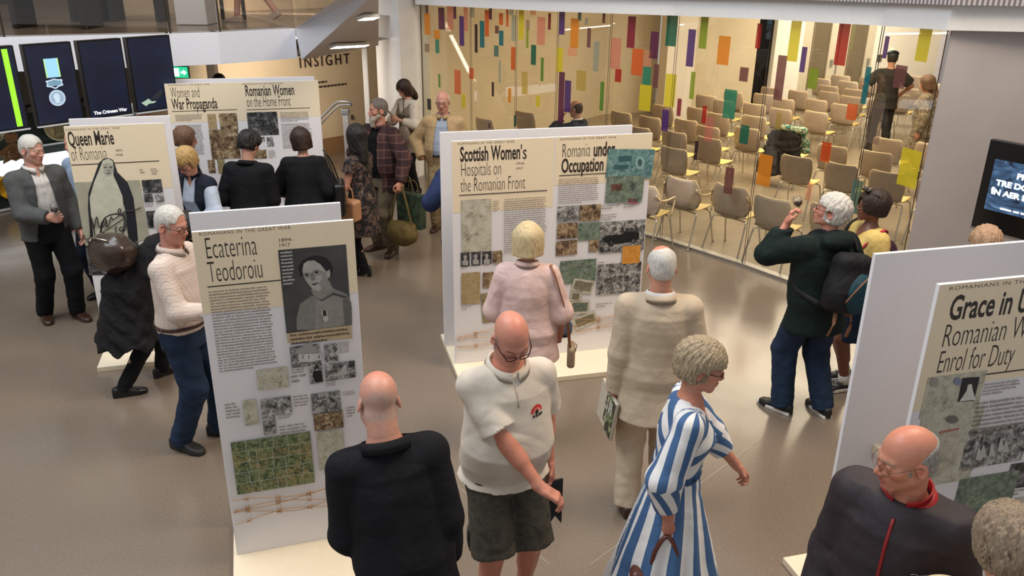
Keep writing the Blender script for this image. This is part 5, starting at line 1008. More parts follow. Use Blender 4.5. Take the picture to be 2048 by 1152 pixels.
# ---- Grace in Uniform
p0 = atz(1880, 570, 2.0); d0 = Vector((.968, .252, 0)).normalized(); e0 = Vector((p0.x, p0.y, 0))
r0 = atz(1743, 500, 2.0)
B = panel('single panel at the right titled Grace in Uniform Romanian Women Enrol for Duty', e0, e0+d0*.80, 2.0, .42, base_l=.03, base_front=.36, over=.6, backl=(Vector((p0.x, p0.y, 0))-Vector((r0.x, r0.y, 0))).dot(d0)+.02)
zb = B.uv(1850, 820)[1]; B.poly('beige_field', [(0, zb), (B.w*.45, zb), (B.w*.45, zb+.11), (B.w, zb+.11), (B.w, 2.0), (0, 2.0)], BEIGE)
B.text(HD, 1897, 581, .017, m=SERIF, wpx=2150, space=1.15, name='heading'); B.text('Grace in Uniform', 1894, 640, .112, bold=.0035, wpx=2140); B.text('Romanian Women', 1880, 695, .112, bold=-.002, wpx=2112); B.text('Enrol for Duty', 1870, 747, .112, bold=-.002, wpx=2018)
u0, z0 = B.uv(1970, 750); B.poly('rule', [(u0, z0), (B.w-.04, z0), (B.w-.04, z0+.007), (u0, z0+.007)], INK)
for a, b, kd, sc in (((1856, 755), (1953, 822), 'pale', 10), ((1845, 828), (1948, 892), 'pale', 10), ((1832, 900), (1938, 958), 'pale', 8), ((1936, 862), (2042, 920), 'bw', 14), ((2022, 928), (2054, 972), 'dark', 12), ((1920, 958), (2016, 1020), 'green', 14), ((2008, 1000), (2040, 1040), 'pale', 12)): B.photo(a, b, kd, sc)
GR = lambda L: [(1840+x*208/510, 540+y*470/1152) for x, y in L]
B.pxpoly('nurse_photo', GR([(205, 528), (290, 522), (262, 640), (182, 645)]), g('nphoto', '101013')); B.pxpoly('nurse_figure', GR([(232, 560), (250, 556), (256, 590), (270, 635), (190, 642), (225, 590)]), g('nfig', 'cfccc4'))
B.pxpoly('postmark', [(1868+9*math.cos(k*.5), 765+9*math.sin(k*.5)) for k in range(12)], g('pm', '9a9488')); B.pxpoly('postmark', [(1914+8*math.cos(k*.5), 762+8*math.sin(k*.5)) for k in range(12)], g('pm2', '7d7f9a')); B.pxpoly('red_scribble', GR([(90, 790), (190, 772), (188, 780), (92, 800)]), g('rs', 'b06a5c')); B.pxpoly('postmark', [(1903+13*math.cos(k*.5), 838+8*math.sin(k*.5)) for k in range(12)], g('pm3', '6e6a64'))
for x, y in ((1965, 900), (1982, 898), (2000, 888), (2010, 890), (1956, 905)): B.pxpoly('group_figure', [(x-7, y+14), (x-3, y-6), (x, y-13), (x+3, y-6), (x+7, y+13)], g('gf', 'b9b6b0'))
for a, b, n in (((1968, 766), (2034, 782), 4), ((1954, 803), (2090, 850), 8), ((1924, 931), (1960, 937), 2), ((2026, 978), (2046, 988), 2)): B.lines(a, b, n, INK2, seed=a[0]+n)
# ---------------------------------------------------------------- seminar chairs
SHELL = mat('ply_shell', 'a89684', .45, var=.05, scale=12); SEATT = mat('seat_wood', 'ecd080', .45, var=.04, scale=10); CHR = mat('chair_chrome', 'c9c2b4', .25, .85); FOOT = mat('chair_foot', '1e1a16', .5)
EDGEW = mat('ply_edge', 'e6cca0', .5)
def shell_mesh(arm):
    """back rising from the seat in one bent sheet"""
    mb = MB(); rows = []; N = 12
    prof = [(.20, .445), (.16, .452), (.05, .440), (-.08, .432), (-.15, .445), (-.195, .50), (-.215, .58), (-.232, .70), (-.245, .80), (-.248, .825)]
    def ring(dz):
        out = []
        for i, (y, z) in enumerate(prof):
            w = (.19, .215, .22, .215, .205, .20, .215, .225, .215, .185)[i]
            if arm and 5 <= i <= 8: w += (.02, .05, .04, .0)[i-5]
            r = []
            for j in range(N+1):
                t = j/N*2-1; cv = (.05 if i > 4 else .0)*t*t*(1.5 if arm else 1); r.append((t*w, y+cv+(dz if i > 4 else 0), z+(.02*t*t if i <= 4 else 0)+(dz if i <= 4 else 0)))
            out.append(r)
        return out
    A_, B_ = ring(0), ring(.014); K = N+1; n = len(prof)
    return A_, B_, K, n, N
def make_chair(arm):
    A_, B_, K, n, N = shell_mesh(arm); root = empty('stacking_armchair' if arm else 'stacking_chair')
    def sheet(name, i0, i1, m, top):
        mb = MB(); vs = [p for r in A_[i0:i1+1] for p in r]+[p for r in B_[i0:i1+1] for p in r]; k = (i1-i0+1)*K; fs = []
        for i in range(i1-i0):
            for j in range(N): a = i*K+j; fs += [(a, a+1, a+K+1, a+K), (k+a, k+a+K, k+a+K+1, k+a+1)]
            fs += [(i*K, (i+1)*K, k+(i+1)*K, k+i*K), (i*K+N, k+i*K+N, k+(i+1)*K+N, (i+1)*K+N)]
        for j in range(N): fs += [(j, k+j, k+j+1, j+1), ((i1-i0)*K+j, (i1-i0)*K+j+1, k+(i1-i0)*K+j+1, k+(i1-i0)*K+j)]
        mb.add(vs, fs, True); return mb.build(name, m, root)
    sheet('seat', 0, 4, SEATT, 0); sheet('backrest', 4, n-1, SHELL, 1)
    e = [((p[0]+q[0])/2, (p[1]+q[1])/2, p[2]+.003) for p, q in zip(A_[n-1], B_[n-1])]; side = lambda s: [((A_[i][s][0]+B_[i][s][0])/2, (A_[i][s][1]+B_[i][s][1])/2, A_[i][s][2]) for i in (6, 7, 8)]
    MB().tube(side(0)+e+side(N)[::-1], .009, 6).build('edge_trim', EDGEW, root)
    for sx in (-1, 1):
        for f, yy, yt in (('front', .24, .14), ('rear', -.27, -.12)):
            mb = MB(); mb.tube(smooth_path([(sx*.09, yt*.9, .425), (sx*.20, yt, .42), (sx*.225, yt+(yy-yt)*.15, .37), (sx*.245, yy*.95, .04), (sx*.247, yy, .018)], 4), .0105, 7); mb.lathe([(0, 0), (.014, 0), (.014, .022), (0, .024)], 8, (sx*.247, yy, 0)); mb.build('leg', CHR, root)
    MB().tube([(-.09, .126, .425), (.09, .126, .425)], .0105, 6).tube([(-.09, -.108, .425), (.09, -.108, .425)], .0105, 6).tube([(0, .13, .422), (0, -.11, .422)], .0105, 6).build('under_frame', CHR, root)
    if arm:
        for sx in (-1, 1): MB().tube(smooth_path([(sx*.235, -.20, .74), (sx*.262, -.14, .675), (sx*.275, -.02, .655), (sx*.275, .12, .665), (sx*.272, .15, .63), (sx*.25, .13, .43)], 4), .011, 6).build('armrest', EDGEW, root)
    return root
SEATS = [(1370, 367, 1), (1462, 382, 1), (1281, 374, 1), (1537, 399), (1343, 301), (1338, 268), (1393, 277), (1484, 261), (1312, 239), (1364, 246), (1387, 221), (1431, 229), (1412, 253), (1421, 197), (1453, 204), (1477, 188), (1491, 235), (1505, 212), (1519, 192), (1339, 216), (1550, 219), (1551, 180), (1580, 201), (1602, 185), (1622, 204), (1613, 226), (1646, 188), (1655, 175), (1648, 161), (1681, 154), (1686, 165), (1705, 182), (1695, 195), (1688, 212), (1731, 147), (1734, 158), (1746, 203), (1796, 192), (1814, 180), (1829, 155), (1858, 169), (1845, 262), (1852, 292), (1780, 283), (1737, 307), (1673, 298), (1594, 319), (1693, 336), (1770, 350), (1852, 366), (1622, 414), (963, 241), (1045, 228), (1263, 232), (1296, 262)]
SEATS = [c if len(c) == 3 else (*c, 0) for c in SEATS]
CHL = {0: 'second armchair from the tall double panel in the front row behind the glass', 1: 'armchair with a brown film strip in front of its backrest, front row', 2: 'armchair partly hidden behind the tall double panel by the glass', 3: 'plain front row chair nearest the man drinking', 4: 'chair right behind the front armchairs with its seat in the light', 6: 'chair with the thin dark film strip across its back', 7: 'chair with the small dark green film square on its back', 46: 'single chair set apart right of the dark coat', 47: 'chair behind the drinking man, level with his head', 48: 'chair just left of the dark haired woman in yellow', 33: 'chair with the orange film square on its corner', 51: 'lone chair behind the glass next to the old man in beige', 52: 'chair behind the glass to the left of the seated man', 45: 'chair with the rust film strip beside the coat', 44: 'chair by the shoes of the person in black', 43: 'chair with an empty seat right of the green grey film strip'}
protos = {}
R = random.Random(11)
PS = [atz(px, py, .80) for px, py, arm in SEATS]
_d = Vector((math.sin(47*D2R), math.cos(47*D2R), 0))*.245; _c = atz(1588, 258, .86); FIX = [Vector((x, y, 0))-_d for x, y in ((6.66, 15.0), (6.50, 13.15), (.98, 12.45), (_c.x, _c.y))]
for it in range(60):                                             # keep neighbouring chairs clear of each other
    for i in range(len(PS)):
        for f in FIX:
            v = PS[i]-f; v.z = 0; L = v.length
            if L < .62: PS[i] += v/max(L, 1e-4)*(.62-L)
        for j in range(i):
            v = PS[i]-PS[j]; v.z = 0; L = v.length
            if L < .60: v = v/max(L, 1e-4)*(.60-L)*.5; PS[i] += v; PS[j] -= v
LB = []
for i, (px, py, arm) in enumerate(SEATS):
    p = PS[i]; far = p.length > 13.5
    if arm not in protos: o = protos[arm] = make_chair(arm)
    else: o = copy_tree(protos[arm])
    a = -47*D2R+R.uniform(-.07, .07); d = Vector((math.sin(-a), math.cos(-a), 0)); o.rotation_euler = (0, 0, a); o.location = Vector((p.x, p.y, 0))+d*.245
    lb = CHL.get(i)
    LB.append((o, lb, p.x*.68+p.y*.73, p.x*.73-p.y*.68))
OR = 'first second third fourth fifth sixth seventh eighth ninth tenth eleventh twelfth thirteenth fourteenth fifteenth sixteenth seventeenth'.split()
v0 = min(q[2] for q in LB); rows_ = {}
for q in LB: rows_.setdefault(int((q[2]-v0)/.85), []).append(q)
for k, key in enumerate(sorted(rows_)):                          # rows counted from the glass inwards, chairs from the left
    for j, q in enumerate(sorted(rows_[key], key=lambda q: q[3])):
        tag(q[0], q[1] or 'plywood chair, %s from the left in the %s row back from the glass' % (OR[min(j, 13)], OR[min(k, 16)]), 'chair', 'stacking chairs in the seminar room')
# ---------------------------------------------------------------- wardrobe
HM_ = dict(white=hair_mat('white_hair', '9a948c', 'e2dcd2'), grey=hair_mat('grey_hair', '5d5a57', 'b5afa6'), black=hair_mat('black_hair', '0c0a0a', '2c2622'), dbrown=hair_mat('dark_brown_hair', '1c120e', '3e2a20'), brown=hair_mat('brown_hair', '4a3426', '7a5c44'), blond=hair_mat('blond_hair', '8a6a40', 'd0ac70'), pale=hair_mat('pale_blond_hair', 'a58a60', 'e2cfa4'), mix=hair_mat('ash_hair', '6e5c48', 'c0ac8c'), ashg=hair_mat('grey_brown_hair', '6a5848', 'a08c74'))
BLACK = cloth('black_cloth', '101014', '08080a'); NAVY = cloth('navy_cloth', '1c2238', '141828'); WSH = cloth('white_shirt', 'd8d0c8'); JEAN = cloth('blue_jeans', '24364e', '182538', scale=600); LEA = mat('black_leather', '0e0c0c', .35, bump=.1); BRL = mat('brown_leather', '3e241a', .35, bump=.1); KHA = cloth('khaki', 'b09a76', '9c8764'); FRB = mat('frame_black', '14100e', .3); FRR = mat('frame_dark_red', '4a1a16', .3)
SOLE = mat('white_sole', 'd8d4cc', .6)
def plaid(name, base, line, sc=22, wd=.08, line2=None):
    t = NT(name); v = t.coord('Object'); sx = t.n('ShaderNodeSeparateXYZ'); t.l(v, sx.inputs[0]); c = base
    for k, (a_, s_) in enumerate(((0, sc), (2, sc))):
        q = t.math('FRACT', t.math('MULTIPLY', t.math('ADD', sx.outputs[a_], t.math('MULTIPLY', sx.outputs[1], .6 if a_ == 0 else 0)), s_)); m = t.math('LESS_THAN', q, wd); c = t.mix(t.math('MULTIPLY', m, .6), c, line)
        if line2: c = t.mix(t.math('MULTIPLY', t.math('GREATER_THAN', t.math('FRACT', t.math('MULTIPLY', sx.outputs[a_], s_*.5)), .62), .5), c, line2)
    t.base(c); t.b.inputs['Roughness'].default_value = .85; t.b.inputs['Specular IOR Level'].default_value = .2; t.bump(t.noise(v, 6.5, 3, .42, .7), .35, .02); return t.m
def blotch(name, cols, sc=16, rough=.8, th=(.42, .5, .58, .64)):
    t = NT(name); v = t.coord('Object'); a = t.noise(v, sc, 3, .55, .8); t.base(t.ramp(a, list(zip(th, cols)), 'CONSTANT')); t.b.inputs['Roughness'].default_value = rough; t.bump(t.noise(v, 13, 4), .35, .016); return t.m
CHK = plaid('checked_shirt_cloth', 'cdbcb0', 'a08c80', 48, .12); PLD = plaid('plaid_shirt_cloth', '4a3432', '7a5a54', 12, .14, '2a1e22')
FLO = blotch('floral_cloth', ['0e0c10', '5a443c', '141014', '84705e'], 17); CAMO = blotch('patterned_cloth', ['5a5040', '8a7a62', '6c604c', 'b0a488'], 13, th=(.3, .45, .55, .66))
SHORTS = blotch('khaki_shorts_cloth', ['37332a', '433e32', '3c372c', '4e4839'], 12, th=(.3, .46, .56, .7)); LINEN = cloth('linen_suit', 'c6b49c', 'b8a58d', bump=.22); POLO = cloth('cream_polo', 'd9cdbd', 'cdc0af', bump=.15); PINK = cloth('pale_pink_shirt', 'e0c2ba', 'd2b2a9', bump=.3)
def stripes(name, A_='e6e2de', B_='40628c'):
    t = NT(name); a = t.n('ShaderNodeAttribute'); a.attribute_name = 'pat'; f = t.math('FRACT', a.outputs['Fac']); c = t.mix(t.math('GREATER_THAN', f, .52), A_, B_); t.base(c); t.b.inputs['Roughness'].default_value = .75; t.bump(t.noise(t.coord(), 6.5, 3, .45, .7), .4, .02); return t.m
STR = stripes('striped_dress_cloth')
def shoes(m, **k): return dict(k='shoes', mat=m, **k)
def top(m, name='shirt', **k): return dict(k='top', mat=m, name=name, **k)
def bot(m, **k): return dict(k='bottoms', mat=m, **k)
def at(x, y, z=0): return (x, y, z)
def wpt(root, r, v): return Matrix.Translation(root.location) @ root.rotation_euler.to_matrix().to_4x4() @ Vector(v)
def held(name, root, r, pos, rot=None):
    """an empty standing where the figure holds something (pos in the figure's frame)"""
    e = empty(name); e.matrix_world = Matrix.Translation(wpt(root, r, pos)) @ root.rotation_euler.to_matrix().to_4x4() @ (rot or Matrix.Identity(4)); e.location, q_, _ = e.matrix_world.decompose(); e.rotation_euler = q_.to_euler(); return e
WG = glass_mat('wine_glass', (.95, .96, .96), .0, .12); WINE = mat('red_wine', '2a0508', .1, var=0)
def wineglass(root, r, pos, label, tilt=0):
    e = held('wine_glass', root, r, pos, Matrix.Rotation(tilt*D2R, 4, 'X'))
    MB().lathe([(.0, -.085), (.032, -.084), (.004, -.078), (.0035, -.02), (.012, -.008), (.030, .018), (.036, .045), (.031, .080), (.030, .080), (.034, .045), (.028, .019), (.0, -.004)], 20).build('glass', WG, e); MB().lathe([(0, -.002), (.027, .020), (.032, .040), (0, .040)], 20).build('wine', WINE, e); tag(e, label, 'wine glass', 'glasses of red wine'); return e
def sdf_obj(name, fn, R, vox, m, parent, c=(0, 0, 0)):
    V, Q = grow(fn, np.array(c)-np.array(R), np.array(c)+np.array(R), vox); return np_mesh(name, V, Q, m, parent)
def grip(h, **k): d = dict(h); d.update(k); return d
# ---------------------------------------------------------------- people, left to right
o = dict(H=1.78, belly=.03, lean=1, skin='cb9a86', head=(-22, 12, 0), hair=dict(style='short', mat=HM_['white'], t=.006, amp=.003, line=.088), vox=.011, fine=.0042, face=dict(brow=(.55, .5, .46)),
    R=dict(w=(.10, .36, 1.09), e=(.6, -.6, -1), p=(-1, .1, .0), curl=.75, thumb=.6), L=dict(w=(-.26, .06, .84)), FL=(-.10, .10, -6), FR=(.12, -.10, 14),
    wear=[top(WSH, sleeve=1.6, ease=.010, hem=.06, collar='shirt', vneck=(.03, .06)), bot(BLACK, ease=.012), top(cloth('grey_fleece', '565654', '4a4a48'), 'jacket', ease=.028, hem=-.12, open=(.13, .09, .07, .06), collar='jacket'), dict(k='belt', mat=LEA, ease=.022), shoes(BRL)])
b, r = person(o, at(-4.28, 7.20), 128, 'white-haired man in an open grey jacket holding a wine glass beside the veiled woman panel')
wineglass(b, r, (.075, .455, 1.16), 'glass of red wine held by the man in the open grey jacket')
o = dict(H=1.74, belly=.05, skin='c98f7c', head=(0, 10, 0), hair=dict(style='fringe', mat=HM_['white'], t=.005, amp=.002), vox=.012, fine=.0055, L=dict(w=(-.24, .1, .84)), R=dict(w=(.25, .05, .84)), wear=[top(cloth('blue_grey_shirt', '9aa8bc', '8694aa'), ease=.014, hem=-.08, collar='shirt'), bot(NAVY), shoes(LEA)])
person(o, at(-4.10, 7.74), 205, 'red-faced man in a blue grey shirt squeezed behind the veiled woman panel')
o = dict(H=1.75, skin='c08a76', head=(0, 8, 0), hair=dict(style='short', mat=HM_['grey'], t=.010, amp=.003), vox=.014, fine=.0055, wear=[top(NAVY, ease=.014, sleeve=2), bot(BLACK), shoes(LEA)])
person(o, at(-4.15, 9.05), 75, 'grey-haired person seen only by the crown of the head in front of the blue screens')
o = dict(H=1.74, skin='c08a76', hair=dict(style='short', mat=HM_['dbrown'], t=.012), vox=.015, fine=.006, wear=[top(NAVY, ease=.014), bot(BLACK), shoes(LEA)])
person(o, at(-4.05, 11.55), 160, 'person whose dark hair just shows above the tallest back panel')
o = dict(H=1.66, fem=1, skin='c9967f', head=(25, 12, 0), hair=dict(style='bob', mat=HM_['brown'], t=.014, vol=.006, low=-.06), vox=.012, fine=.005, specs=FRR, wear=[top(cloth('dark_blue_top', '1e2640', '171d33'), ease=.014), bot(BLACK), shoes(LEA)])
person(o, at(-3.34, 8.20), 45, 'brown-haired woman with glasses in dark blue behind the woman in the padded vest')
o = dict(H=1.66, fem=1, th=1.05, skin='cf9c84', lean=8, head=(14, 36, 0), hair=dict(style='short', mat=HM_['blond'], t=.020, amp=.006, ears=1, line=.062), vox=.010, fine=.0042, specs=FRB, brow=1,
    L=dict(w=(-.04, .30, 1.02), e=(-1, -.4, -.5), p=(.9, 0, -.3), curl=.5), R=dict(w=(.06, .30, 1.00), e=(1, -.4, -.5), p=(-.9, 0, -.3), curl=.5),
    wear=[top(cloth('pale_blue_shirt', 'c4cede', 'b2bed0'), ease=.016, hem=-.20, puff=.014, vneck=(.03, .07), loose=.01), top(cloth('padded_vest', '1c2436', '141a28', rough=.5, bump=.5), 'vest', sleeve=0, ease=.030, hem=-.12, open=(.09, .075, .06, .055), collar='stand'), bot(BLACK), shoes(LEA)])
b, r = person(o, at(-2.92, 7.45), 192, 'blond short-haired woman in glasses and a navy padded vest over a pale blue shirt')
o = dict(H=1.72, lean=9, skin='c2927c', head=(12, 26, 0), hair=dict(style='short', mat=HM_['black'], t=.020, amp=.009, wf=5, nape=-.055), vox=.011, fine=.005, R=dict(w=(.12, .32, 1.04), e=(.4, -.8, -.4)), L=dict(w=(-.18, .22, .98), e=(-.4, -.8, -.4)), wear=[top(BLACK, 'jacket', ease=.024, hem=-.22, flare=.03, collar='jacket'), bot(BLACK), shoes(LEA)])
person(o, at(-2.54, 7.66), 8, 'person with dark curly hair and a black jacket, back turned, reading the back panel')
o = dict(H=1.68, fem=1, th=1.04, lean=8, skin='c2927c', head=(-14, 16, -6), hair=dict(style='bob', mat=HM_['dbrown'], t=.018, vol=.016, low=-.085, fw=-.008), vox=.011, fine=.005, L=dict(w=(-.14, .30, 1.0), e=(-1, -.5, -.4)), R=dict(w=(.24, .10, .90)), wear=[top(BLACK, 'blouse', ease=.034, hem=-.24, flare=.05, loose=.02, sleeve=1.9, puff=.012), bot(BLACK), shoes(LEA)])
b, r = person(o, at(-2.09, 8.06), 350, 'woman with a dark bob and loose black top, back turned, bag on her shoulder')
e = held('shoulder_bag', b, r, (.335, -.02, .98)); sdf_obj('bag_body', lambda P: rbox(P, (0, 0, 0), (.055, .15, .17-.0), .04)+.02*(P[:, 2] > 9)+wave(P, 3)*.004, (.12, .22, .24), .010, LEA, e)
MB().tube(smooth_path([(-.0, .10, .14), (-.06, .10, .34), (-.13, .04, .475), (-.10, -.06, .44), (.0, -.10, .14)], 5), .008, 6).build('strap', LEA, e); tag(e, 'black bag hanging at the right side of the woman with the dark bob', 'handbag')
# bending woman with the big bag
def coat9(P, r):
    q = r.tp(P); rows = r.rows.copy(); rows[:, 1:3] += .045; d = loft(q, rows, lo=-.06); d = smin(d, r.yoke(P, .09), .06)
    for i in (0, 1): d = smin(d, r.sleeve(P, i, .026, 2.0), .03)
    c = r.pel; w = np.clip((c[2]-P[:, 2])/.5, 0, 1); x = P[:, 0]-c[0]; y = P[:, 1]-c[1]+.05*w; s = (np.sqrt((x/(.20+.10*w))**2+(y/(.17+.09*w))**2)-1)*.18; s = np.maximum(np.maximum(s, P[:, 2]-c[2]-.05), .42-P[:, 2]+.03*np.sin(8*np.arctan2(x, y)))
    return smin(d, s, .06)+wave(P, 12, 1.2)*.007+.004*np.sin(q[:, 2]*60)
o = dict(H=1.66, fem=1, lean=52, drop=.05, th=1.0, skin='c2927c', head=(0, 55, 0), hair=dict(style='long', mat=HM_['black'], t=.016, vol=.01, tail=-.16), vox=.012, fine=.005, L=dict(w=(-.14, .70, .80), e=(-1, -.5, -.4)), R=dict(w=(.16, .66, .78), e=(1, -.5, -.4)), FL=(-.08, .22, -10), FR=(.10, -.16, 14),
    wear=[dict(k='fn', name='coat', fn=coat9, mat=cloth('black_down_coat', '161418', '0e0c0e', rough=.5, bump=.5)), bot(cloth('black_tights', '0c0c10'), ease=.005, ank=.048), shoes(LEA)])
p9 = (atz(255, 785)+atz(318, 755))/2
b, r = person(o, (p9.x, p9.y, 0), 50, 'woman in a long black coat bending towards the foot of the veiled woman panel')
e = held('duffel_bag', b, r, (-.05, -.05, 1.14), Matrix.Rotation(-.35, 4, 'Y') @ Matrix.Rotation(.5, 4, 'X')); t = NT('brown_glossy_leather'); t.base((.045, .028, .02)); t.b.inputs['Roughness'].default_value = .22; t.bump(t.noise(t.coord(), 9, 4), .5, .02); GLB = t.m
sdf_obj('bag_body', lambda P: smin(ell(P, (0, 0, 0), (.29, .14, .16)), rbox(P, (0, 0, -.02), (.24, .11, .12), .08), .05)+wave(P, 6, .8)*.012, (.36, .22, .24), .012, GLB, e)
MB().tube([(-.26, -.02, .10), (-.14, -.04, .16), (0, -.04, .175), (.14, -.04, .16), (.26, -.02, .10)], .007, 6).build('zip', mat('zip_metal', 'b8b0a0', .3, .9), e); MB().tube(smooth_path([(-.22, .06, .12), (-.06, .16, .22), (.10, .24, .16), (.26, .12, .08)], 5), .016, 6, flat=.3).build('strap', LEA, e); MB().lathe([(0, -.012), (.022, -.01), (.022, .01), (0, .012)], 12, (-.18, -.02, .15)).build('buckle', mat('zip_metal', 'b8b0a0', .3, .9), e)
tag(e, 'big dark brown glossy leather bag slung on the back of the bending woman', 'bag')
# man in the checked shirt
o = dict(H=1.77, belly=.055, th=1.07, lean=0, skin='c98f7a', head=(10, 12, 0), hair=dict(style='short', mat=HM_['white'], t=.004, amp=.0022, line=.100, wf=5, nape=-.06), vox=.009, fine=.0036, specs=FRB, specdim=(.027, .017, .002, .0024), face=dict(brow=(.4, .35, .3)), jaw=1.06,
    R=dict(w=(.16, .36, 1.10), e=(.7, -.6, -1), p=(-1, .1, .0), curl=.7, thumb=.6), L=dict(w=(-.24, .10, .86)), FL=(-.11, .12, -12), FR=(.12, -.06, 16),
    wear=[top(CHK, ease=.014, hem=-.02, collar='shirt', amp=.004, loose=.006, se=.9), bot(JEAN, ease=.014, amp=.008, waist=.04), dict(k='belt', mat=BRL, ease=.024, z=.025), shoes(mat('trainer_dark', '1c1a18', .6), big=1.04)])
b, r = person(o, at(-2.23, 5.10), 96, 'man in a pale checked shirt and jeans holding wine by the tall single panel')
wineglass(b, r, (.13, .455, 1.165), 'glass of red wine held by the man in the checked shirt')
# woman in the floral dress
o = dict(H=1.64, fem=1, th=1.0, lean=2, skin='c99780', head=(20, 6, 0), hair=dict(style='long', mat=HM_['black'], t=.022, vol=.022, tail=-.24, low=-.14, amp=.006), vox=.010, fine=.0045,
    L=dict(w=(-.14, .32, 1.02), e=(-.4, -.8, -1), p=(.7, 0, .7), curl=.6), R=dict(w=(.12, .32, .98), e=(1, -.6, -.8), p=(-.6, 0, .7), curl=.5), FL=(-.04, .02, -6), FR=(.05, .20, 40),
    wear=[top(FLO, 'dress_bodice', sleeve=.38, ease=.010, hem=.04, puff=.01), dict(k='skirt', mat=FLO, waist=.15, hem=.52, flare=.035, amp=.004, ease=.012), bot(cloth('black_tights', '0c0c10'), ease=.003, ank=.046), shoes(LEA, heel=.05, big=.95)])
b, r = person(o, at(-1.60, 8.47), 296, 'dark-haired woman in a short-sleeved floral black dress and heels')
e = held('handbag', b, r, (-.235, .05, .80)); TAN = mat('tan_leather', 'b0805e', .4, bump=.08)
sdf_obj('bag_body', lambda P: rbox(P, (0, 0, 0), (.07, .17, .115), .035)+.25*np.maximum(P[:, 2], 0)*0, (.14, .24, .19), .009, TAN, e)
for sx in (-1, 1): MB().tube(smooth_path([(sx*.045, -.075, .10), (sx*.05, -.06, .20), (sx*.04, 0, .245), (sx*.05, .06, .20), (sx*.045, .075, .10)], 5), .0075, 6).build('handle', TAN, e)
for yy in (-.075, .075): MB().box((.066, yy-.012, .06), (.076, yy+.012, .12)).build('buckle', mat('buckle_brown', '4a2e1e', .4), e, .003)
tag(e, 'tan leather handbag hanging from the forearm of the woman in the floral dress', 'handbag')
e = held('purse', b, r, (-.08, .40, 1.04)); MB().box((-.06, -.045, -.02), (.06, .045, .02)).build('cover', mat('dark_red_leather', '4a1a18', .4), e, .008); MB().box((-.061, -.044, -.003), (.061, .047, .003)).build('zip', mat('zip_metal', 'b8b0a0', .3, .9), e); tag(e, 'small dark red purse in the hands of the woman in the floral dress', 'purse')
# bearded man
o = dict(H=1.80, belly=.05, lean=0, th=1.05, skin='c8907a', head=(26, 2, 0), hair=dict(style='short', mat=hair_mat('thin_grey_hair', '4a4440', '8a8078'), t=.007, amp=.003, line=.112, nape=-.09), beard=dict(mat=hair_mat('grey_beard', '8a7c70', 'cfc5b8'), len=.05), vox=.010, fine=.0045,
    R=dict(w=(.12, .24, 1.24), e=(1, -.2, -1), p=(-.6, -.8, 0), curl=.75), L=dict(w=(-.37, .14, .90), e=(-1, -.8, -.2), p=(1, 0, 0), curl=.8), FL=(-.13, .04, -16), FR=(.13, .0, 18),
    wear=[top(BLACK, 'jumper', ease=.012, hem=-.08, sleeve=.3), top(PLD, 'overshirt', ease=.030, hem=-.20, open=(.12, .09, .075, .06), collar='shirt', loose=.01), bot(cloth('brown_trousers', '6e6250', '5e5342')), shoes(BRL, big=1.05)])
b, r = person(o, at(-1.50, 9.25), 212, 'bearded man in an open plaid overshirt carrying bags')
e = held('olive_bag', b, r, (-.40, .17, .36)); OLV = cloth('olive_canvas', '6e5c34', '5a4a28', rough=.6)
sdf_obj('bag_body', lambda P: smin(ell(P, (0, 0, -.02), (.20, .12, .14)), rbox(P, (0, 0, .03), (.16, .09, .08), .05), .05)+wave(P, 6, 1)*.008, (.28, .2, .22), .011, OLV, e)
MB().tube(smooth_path([(-.15, 0, .08), (-.08, -.01, .32), (0, -.02, .53), (.03, -.02, .53), (.10, -.01, .32), (.15, 0, .08)], 5), .016, 6, flat=.35).build('strap', OLV, e); MB().tube([(-.12, -.11, .05), (0, -.125, .06), (.12, -.11, .05)], .006, 5).build('zip', mat('zip_metal', 'b8b0a0', .3, .9), e); tag(e, 'olive canvas bag hanging low from the bearded man\'s hand', 'bag')
e = held('green_carrier_bag', b, r, (-.44, .04, .60)); MB().prism([(-.17, -.21), (.17, -.21), (.18, .19), (-.18, .19)], -.05, .05).build('bag_body', blotch('green_print', ['1e2a1c', '32442c', '26341f', '40563a'], 14), e, .01)
for sy in (-.04, .04): MB().tube(smooth_path([(-.08, sy, .18), (-.05, sy, .30), (.0, sy*.5, .335), (.05, sy, .30), (.08, sy, .18)], 4), .006, 5).build('handle', OLV, e)
tag(e, 'dark green patterned carrier bag behind the olive bag', 'bag')
# girl with phone
o = dict(H=1.66, fem=1, lean=3, skin='cf9f88', head=(8, 34, 0), hair=dict(style='long', mat=HM_['dbrown'], t=.016, vol=.010, tail=-.22, low=-.12), vox=.011, fine=.005, L=dict(w=(-.03, .27, 1.18), e=(-1, -.3, -1), p=(.8, -.3, .3), curl=.6), R=dict(w=(.07, .27, 1.16), e=(1, -.3, -1), p=(-.8, -.3, .3), curl=.6),
    wear=[top(blotch('cream_print_blouse', ['cfc4b4', '6a5c50', 'd4c9ba', 'c8bcac'], 26, th=(.3, .36, .38, .6)), 'blouse', ease=.018, hem=.18, sleeve=1.7, puff=.012), top(cloth('taupe_tunic', '8c7e70', '7c6f62'), 'tunic', ease=.022, hem=-.26, flare=.06, sleeve=0, vneck=(.13, .16)), bot(BLACK, ease=.004, ank=.044), shoes(LEA)])
b, r = person(o, at(-1.50, 11.85), 218, 'young woman with long brown hair looking down at a phone beside the column')
e = held('phone', b, r, (.02, .36, 1.23), Matrix.Rotation(-.9, 4, 'X')); MB().box((-.035, -.004, -.072), (.035, .004, .072)).build('case', mat('phone_white', 'd0ccc8', .3), e, .004); MB().box((-.031, -.0055, -.064), (.031, -.004, .064)).build('display', emis('phone_glow', (.5, .6, .7), .4), e); tag(e, 'pale phone held by the young woman by the column', 'phone')
